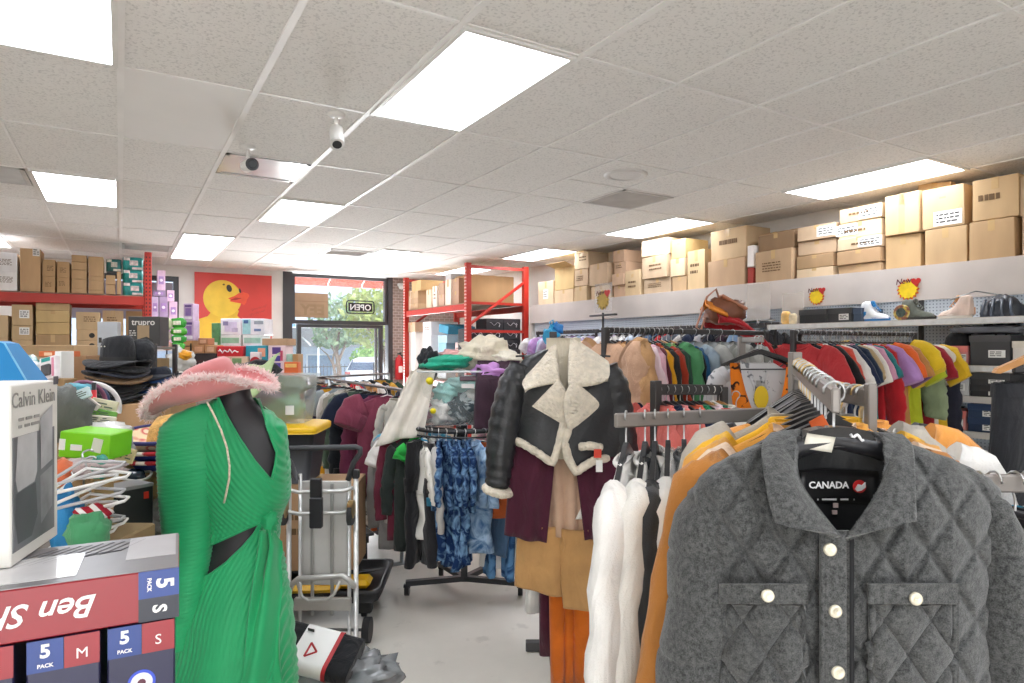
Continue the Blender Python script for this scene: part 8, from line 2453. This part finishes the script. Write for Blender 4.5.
# ================================================================== SHOE WALL ON THE RIGHT
GX0, GX1 = 4.97, 5.44
t = thing('gondola_shelf', 'grey gondola shelves of shoes and shoe boxes against the pegboard', 'shelf', (0, 0, 0))
GY0, GY1 = 1.7, 3.85
SHELFZ = (1.895, 1.57, 1.36, 1.12, .95)
for z in SHELFZ:
 b = MB(); b.box(((GX0 + GX1) / 2, (GY0 + GY1) / 2, z - .02), (GX1 - GX0, GY1 - GY0, .02)); b.box((GX0 - .004, (GY0 + GY1) / 2, z - .02), (.008, GY1 - GY0, .045)); b.build('shelf_board', paint('#cfccc8', .4), t)
 if z > 1.5:
  b = MB(); b.box((GX0 - .010, (GY0 + GY1) / 2, z - .02), (.003, GY1 - GY0 - .04, .034)); b.build('price_rail', mat('#dfe1e2', .15, 0, .08, 20), t)
for y in (GY0, (GY0 + GY1) / 2, GY1):
 b = MB(); b.box((GX1 - .01, y, 1.05), (.02, .03, 2.05)); b.build('upright', RACKD, t)
def gbox(px0, px1, z, h, lab, col, X=GX0 + .02, dep=.30, label=True, lidcol=None):
 ya, yb = y_on_x(px1, X), y_on_x(px0, X)
 o = carton((X + dep / 2, (ya + yb) / 2, z + .001), (yb - ya - .006, dep, h), -pi / 2, lab, 'shoe boxes on the gondola shelves', col, False, name='shoe_box', cat='shoe box', sticker=(.18, .4, min(.1, (yb - ya) * .4), min(.05, h * .5)) if label else None)
 w = yb - ya - .006
 b = MB(); b.box((0, -dep / 2 - .001, h - .02), (w + .004, .006, .04)); b.box((0, 0, h + .002), (w + .004, dep + .008, .004)); b.build('lid', plastic(lidcol or col, .5), o)
 return o
z = SHELFZ[0]
gbox(799, 826, z, .115, 'long black shoe box at the far end of the shoe shelf', '#3d3e40', label=False)
gbox(827.5, 852, z, .115, 'black shoe box with a white label on the shoe shelf', '#47484a', X=GX0 + .05)
gbox(853, 862, z, .108, 'slate blue shoe box end on the shoe shelf', '#45566e', X=GX0 + .05, label=False)
# shoes, built facing along local -X, toe to -Y
def shoe(px, X, z, L, kind, m, sole, label, extra=None, toe=1):
 Y = y_on_x(px, X)
 t = thing('shoe' if kind != 'boot' else 'boot', label, 'shoe', (X, Y, z + .001), 0)
 t.rotation_euler = (0, 0, pi if toe < 0 else 0)
 H = {'high': .165, 'low': .10, 'boot': .16}[kind]
 W = .046
 def sec(q):
  # q from heel 0 to toe 1 : half width, top height
  w = W * (.78 + .35 * sin(pi * min(1, q * .95 + .05)) ** .8) * (1 if q < .93 else .75)
  top = prof([(0, H * .94), (.1, H), (.32, H * .98), (.44, H * .64), (.62, H * .42), (.85, H * .34), (1, H * .18)], q)
  return w, top
 b = MB(); rings = []
 for q in [k / 18 for k in range(19)]:
  w, top = sec(q)
  y = L * (.5 - q)
  rings.append([Vector((math.copysign(abs(cos(a)) ** .8, cos(a)) * w * (1 - .3 * (sin(a) > 0) * min(1, top / H) * abs(sin(a))), y, .022 + (top - .022) * max(0, sin(a)) ** .8 if sin(a) >= 0 else .022)) for a in [2 * pi * k / 24 for k in range(24)]])
 b.loft(rings); b.build('upper', m, t)
 b = MB(); b.loft([[Vector((cos(a) * (W * 1.12) * (1 if abs(sin(a)) < .9 else .8), sin(a) * L * .52, zz)) for a in [2 * pi * k / 32 for k in range(32)]] for zz in (0, .022, .030)]); b.build('sole', sole, t)
 b = MB()
 for k in range(5): b.tube([(-.022, L * (.10 - .055 * k), H * (.80 - .09 * k) + .012), (.0, L * (.10 - .055 * k), H * (.84 - .09 * k) + .018), (.022, L * (.10 - .055 * k), H * (.80 - .09 * k) + .012)], .0035, 6)
 b.build('laces', extra or m, t)
 b = MB(); b.box((0, L * .1, H * .86), (.03, .03, .05), .008, rx=-.3); b.build('tongue', extra or m, t)
 if kind == 'high':
  b = MB(); b.box((-W * .92, L * .38, .055), (.006, .06, .05), .003); b.build('heel_patch', extra or m, t)
SX = GX0 + .12
s = shoe(876, SX, z, .215, 'high', cloth('#e9ebee'), mat('#2f7fc0', .4), 'white and blue high-top trainer on the shoe shelf', plastic('#2f86c8'), 1)
shoe(919, SX, z, .23, 'boot', cloth('#6d7268'), mat('#3f403c', .6), 'grey green lace-up boot on the shoe shelf', None, 1)
shoe(955, SX, z, .215, 'high', cloth('#e6cfc0'), mat('#e9e2d6', .5), 'peach and white high-top trainer facing left on the shoe shelf', cloth('#d9a06e'), -1)
Y = y_on_x(905, SX)
t = thing('patterned_tin', 'round multicoloured tin between the white trainer and the grey boot', 'tin', (SX, Y, z + .001), 0)
b = MB(); b.x = Matrix.Rotation(pi / 2, 4, 'Y') @ Matrix.Identity(4); b.x = Matrix.Translation((0, 0, .06)) @ Matrix.Rotation(-pi / 2, 4, 'Y'); b.lathe([(.0001, 0), (.06, 0), (.06, .05), (.052, .056), (.0001, .056)], seg=30); b.build('tin_body', pattern('#8a5a4a', '#c9b24a', 24, 'noise', .5, .06, .35, h2='#d9d2c4'), t)
b = MB(); b.x = Matrix.Translation((-.057, 0, .06)) @ Matrix.Rotation(-pi / 2, 4, 'Y'); b.lathe([(.035, 0), (.035, .003)], seg=24); b.build('lid_print', mat('#4a5a52', .4, var=.4, vscale=40), t)
# packet and small goods at the far end of the shelf
for k, (px, w, h, col, lab) in enumerate([(786, 9, .12, '#e6b86a', 'orange fish shaped snack packet beside the black shoe boxes'), (793, 7, .10, '#e9d6b0', 'cream packet beside the orange one'), (744, 10, .14, '#7b8aa3', 'blue grey boxed item beyond the red dress'), (752, 6, .12, '#b9c2c9', 'pale boxed item beside the blue grey one')]):
 Y = y_on_x(px, SX); 
 t = thing('product_pack', lab, 'package', (5.3, Y, 1.972) if px < 780 else (SX, Y, z + .001), -pi / 2, 'small goods beyond the shoe boxes')
 b = MB(); b.blob((0, 0, h / 2), (w * .0045, .03, h / 2), 300 + k, .05, pw=.6); b.build('packet', mat(col, .4, var=.2, vscale=18), t)
b = MB(); b.box((5.35, (y_on_x(757, 5.3) + y_on_x(730, 5.3)) / 2, 1.96), (.3, y_on_x(730, 5.3) - y_on_x(757, 5.3) + .2, .02)); o = b.build('small_shelf', paint('#c9c6c2')); tag(o, 'small shelf on the pegboard beyond the red dress', 'shelf')
Y = y_on_x(755, 5.15)
t = thing('sign_holder', 'clear blank sign holder above the wall rail, right of the brown bag', 'sign holder', (5.2, Y, 1.96), -pi / 2)
b = MB(); b.box((0, 0, .17), (.26, .004, .34)); b.build('clear_panel', film('#e6dfd8', .55, .1, 0), t); b = MB(); b.box((0, 0, 0), (.27, .03, .012)); b.box((0, 0, -.012), (.03, .02, .03)); b.build('clip_base', STEEL, t)
Y = y_on_x(790, 5.15)
t = thing('sign_holder', 'clear blank sign holder beside the orange packet above the tees', 'sign holder', (5.19, Y, 1.905), -pi / 2)
b = MB(); b.box((0, 0, .14), (.22, .004, .28)); b.build('clear_panel', film('#e6dfd8', .4, .1, 0), t); b = MB(); b.box((0, 0, 0), (.24, .03, .012)); b.build('clip_base', STEEL, t)
# second tier: shoe boxes
z = SHELFZ[1]
gbox(943, 955, z, .13, 'coral pink shoe box on the upper row beside the golden tee', '#e88a80')
gbox(955.5, 968, z, .13, 'salmon shoe box next to the coral one', '#e0817a', label=True)
gbox(969, 1011, z, .20, 'large dark grey shoe box under the black cap', '#4a4a4c')
gbox(1012, 1040, z, .16, 'cream shoe box at the edge of the upper row', '#d9d2c6')
z = SHELFZ[2]
gbox(938, 969, z, .15, 'white grey shoe box on the middle row behind the golden tee', '#c9c9c9')
gbox(970, 1010, z, .078, 'lower black shoe box with a white label on the middle row', '#3f4042')
gbox(970, 1010, z + .080, .078, 'upper black shoe box with a white label on the middle row', '#48494b')
z = SHELFZ[3]
gbox(945, 966, z, .13, 'coral shoe box on the lowest visible row', '#e27f76')
gbox(967.5, 1000, z, .092, 'lower navy shoe box with a white label', '#2f4160')
gbox(967.5, 1000, z + .094, .092, 'upper navy shoe box with a white label', '#34486a')
gbox(920, 944, z, .14, 'dark shoe box beside the coral one on the lowest visible row', '#39393c')
shoe(949, GX0 + .10, SHELFZ[4], .22, 'low', pattern('#3f7a58', '#d9c79a', 22, 'noise', .5, .05), mat('#d9d2c4', .5), 'green and cream trainer on the bottom shelf', None, 1)
shoe(962, GX0 + .10, SHELFZ[4], .22, 'low', pattern('#c9b07a', '#4f8a6a', 22, 'noise', .5, .05), mat('#d9d2c4', .5), 'cream and green trainer on the bottom shelf', None, 1)
# black cap and flat grey package on the large dark box
Y = y_on_x(958, GX0 + .1)
t = thing('baseball_cap', 'black cap resting on the salmon shoe boxes', 'cap', (GX0 + .12, Y, SHELFZ[1] + .135), 0)
b = MB(); b.lathe([(.085, 0), (.088, .02), (.08, .06), (.055, .092), (.0001, .105)], seg=30, cap0=False); b.build('crown', cloth('#232427'), t)
b = MB(); b.grid(lambda u, v: (.08 * (2 * u - 1), .06 + .085 * v + .02 * (1 - (2 * u - 1) ** 2), .008 - .02 * (2 * u - 1) ** 2 - .008 * v), 12, 6, .004); b.build('visor', cloth('#232427'), t)
Y = y_on_x(990, GX0 + .1)
t = thing('clothing_package', 'flat grey plastic wrapped garment on the large dark shoe box', 'package', (GX0 + .14, Y, SHELFZ[1] + .222), radians(4))
b = MB(); b.blob((0, 0, .02), (.16, .24, .028), 55, .1, 26, 12, pw=.6); b.build('wrapper', mat('#5a5c63', .25, 0, .15, 9, .5, 18), t)
# helmet bag hanging on the pegboard at the right
p = Vector((5.28, y_on_x(1003, 5.28), 1.93))
t = thing('bike_helmet', 'dark slotted helmet hanging on the pegboard at the right', 'helmet', p, 0)
b = MB(); b.blob((0, 0, 0), (.09, .13, .13), 61, .06, 28, 16); b.build('shell', mat('#2d333d', .3, 0, .15), t)
for k in range(4):
 b = MB(); b.tube([(-.075 + .02 * abs(k - 1.5), -.11 + .065 * k, -.09), (-.102, -.09 + .06 * k, .0), (-.065, -.07 + .05 * k, .10)], .012, 8, flat=.6); b.build('rib', mat('#4d5663', .3), t)
b = MB(); b.tube([(-.05, -.06, -.10), (-.06, -.02, -.20), (-.05, .05, -.11)], .006, 6); b.build('strap', BLKP, t)
b = MB(); b.tube([(.12, .02, .13), (-.12, .12, .16), (-.25, .22, .10)], .005, 6); b.build('peg_hook', STEEL, t)
# grey-white partial boxes at the top right
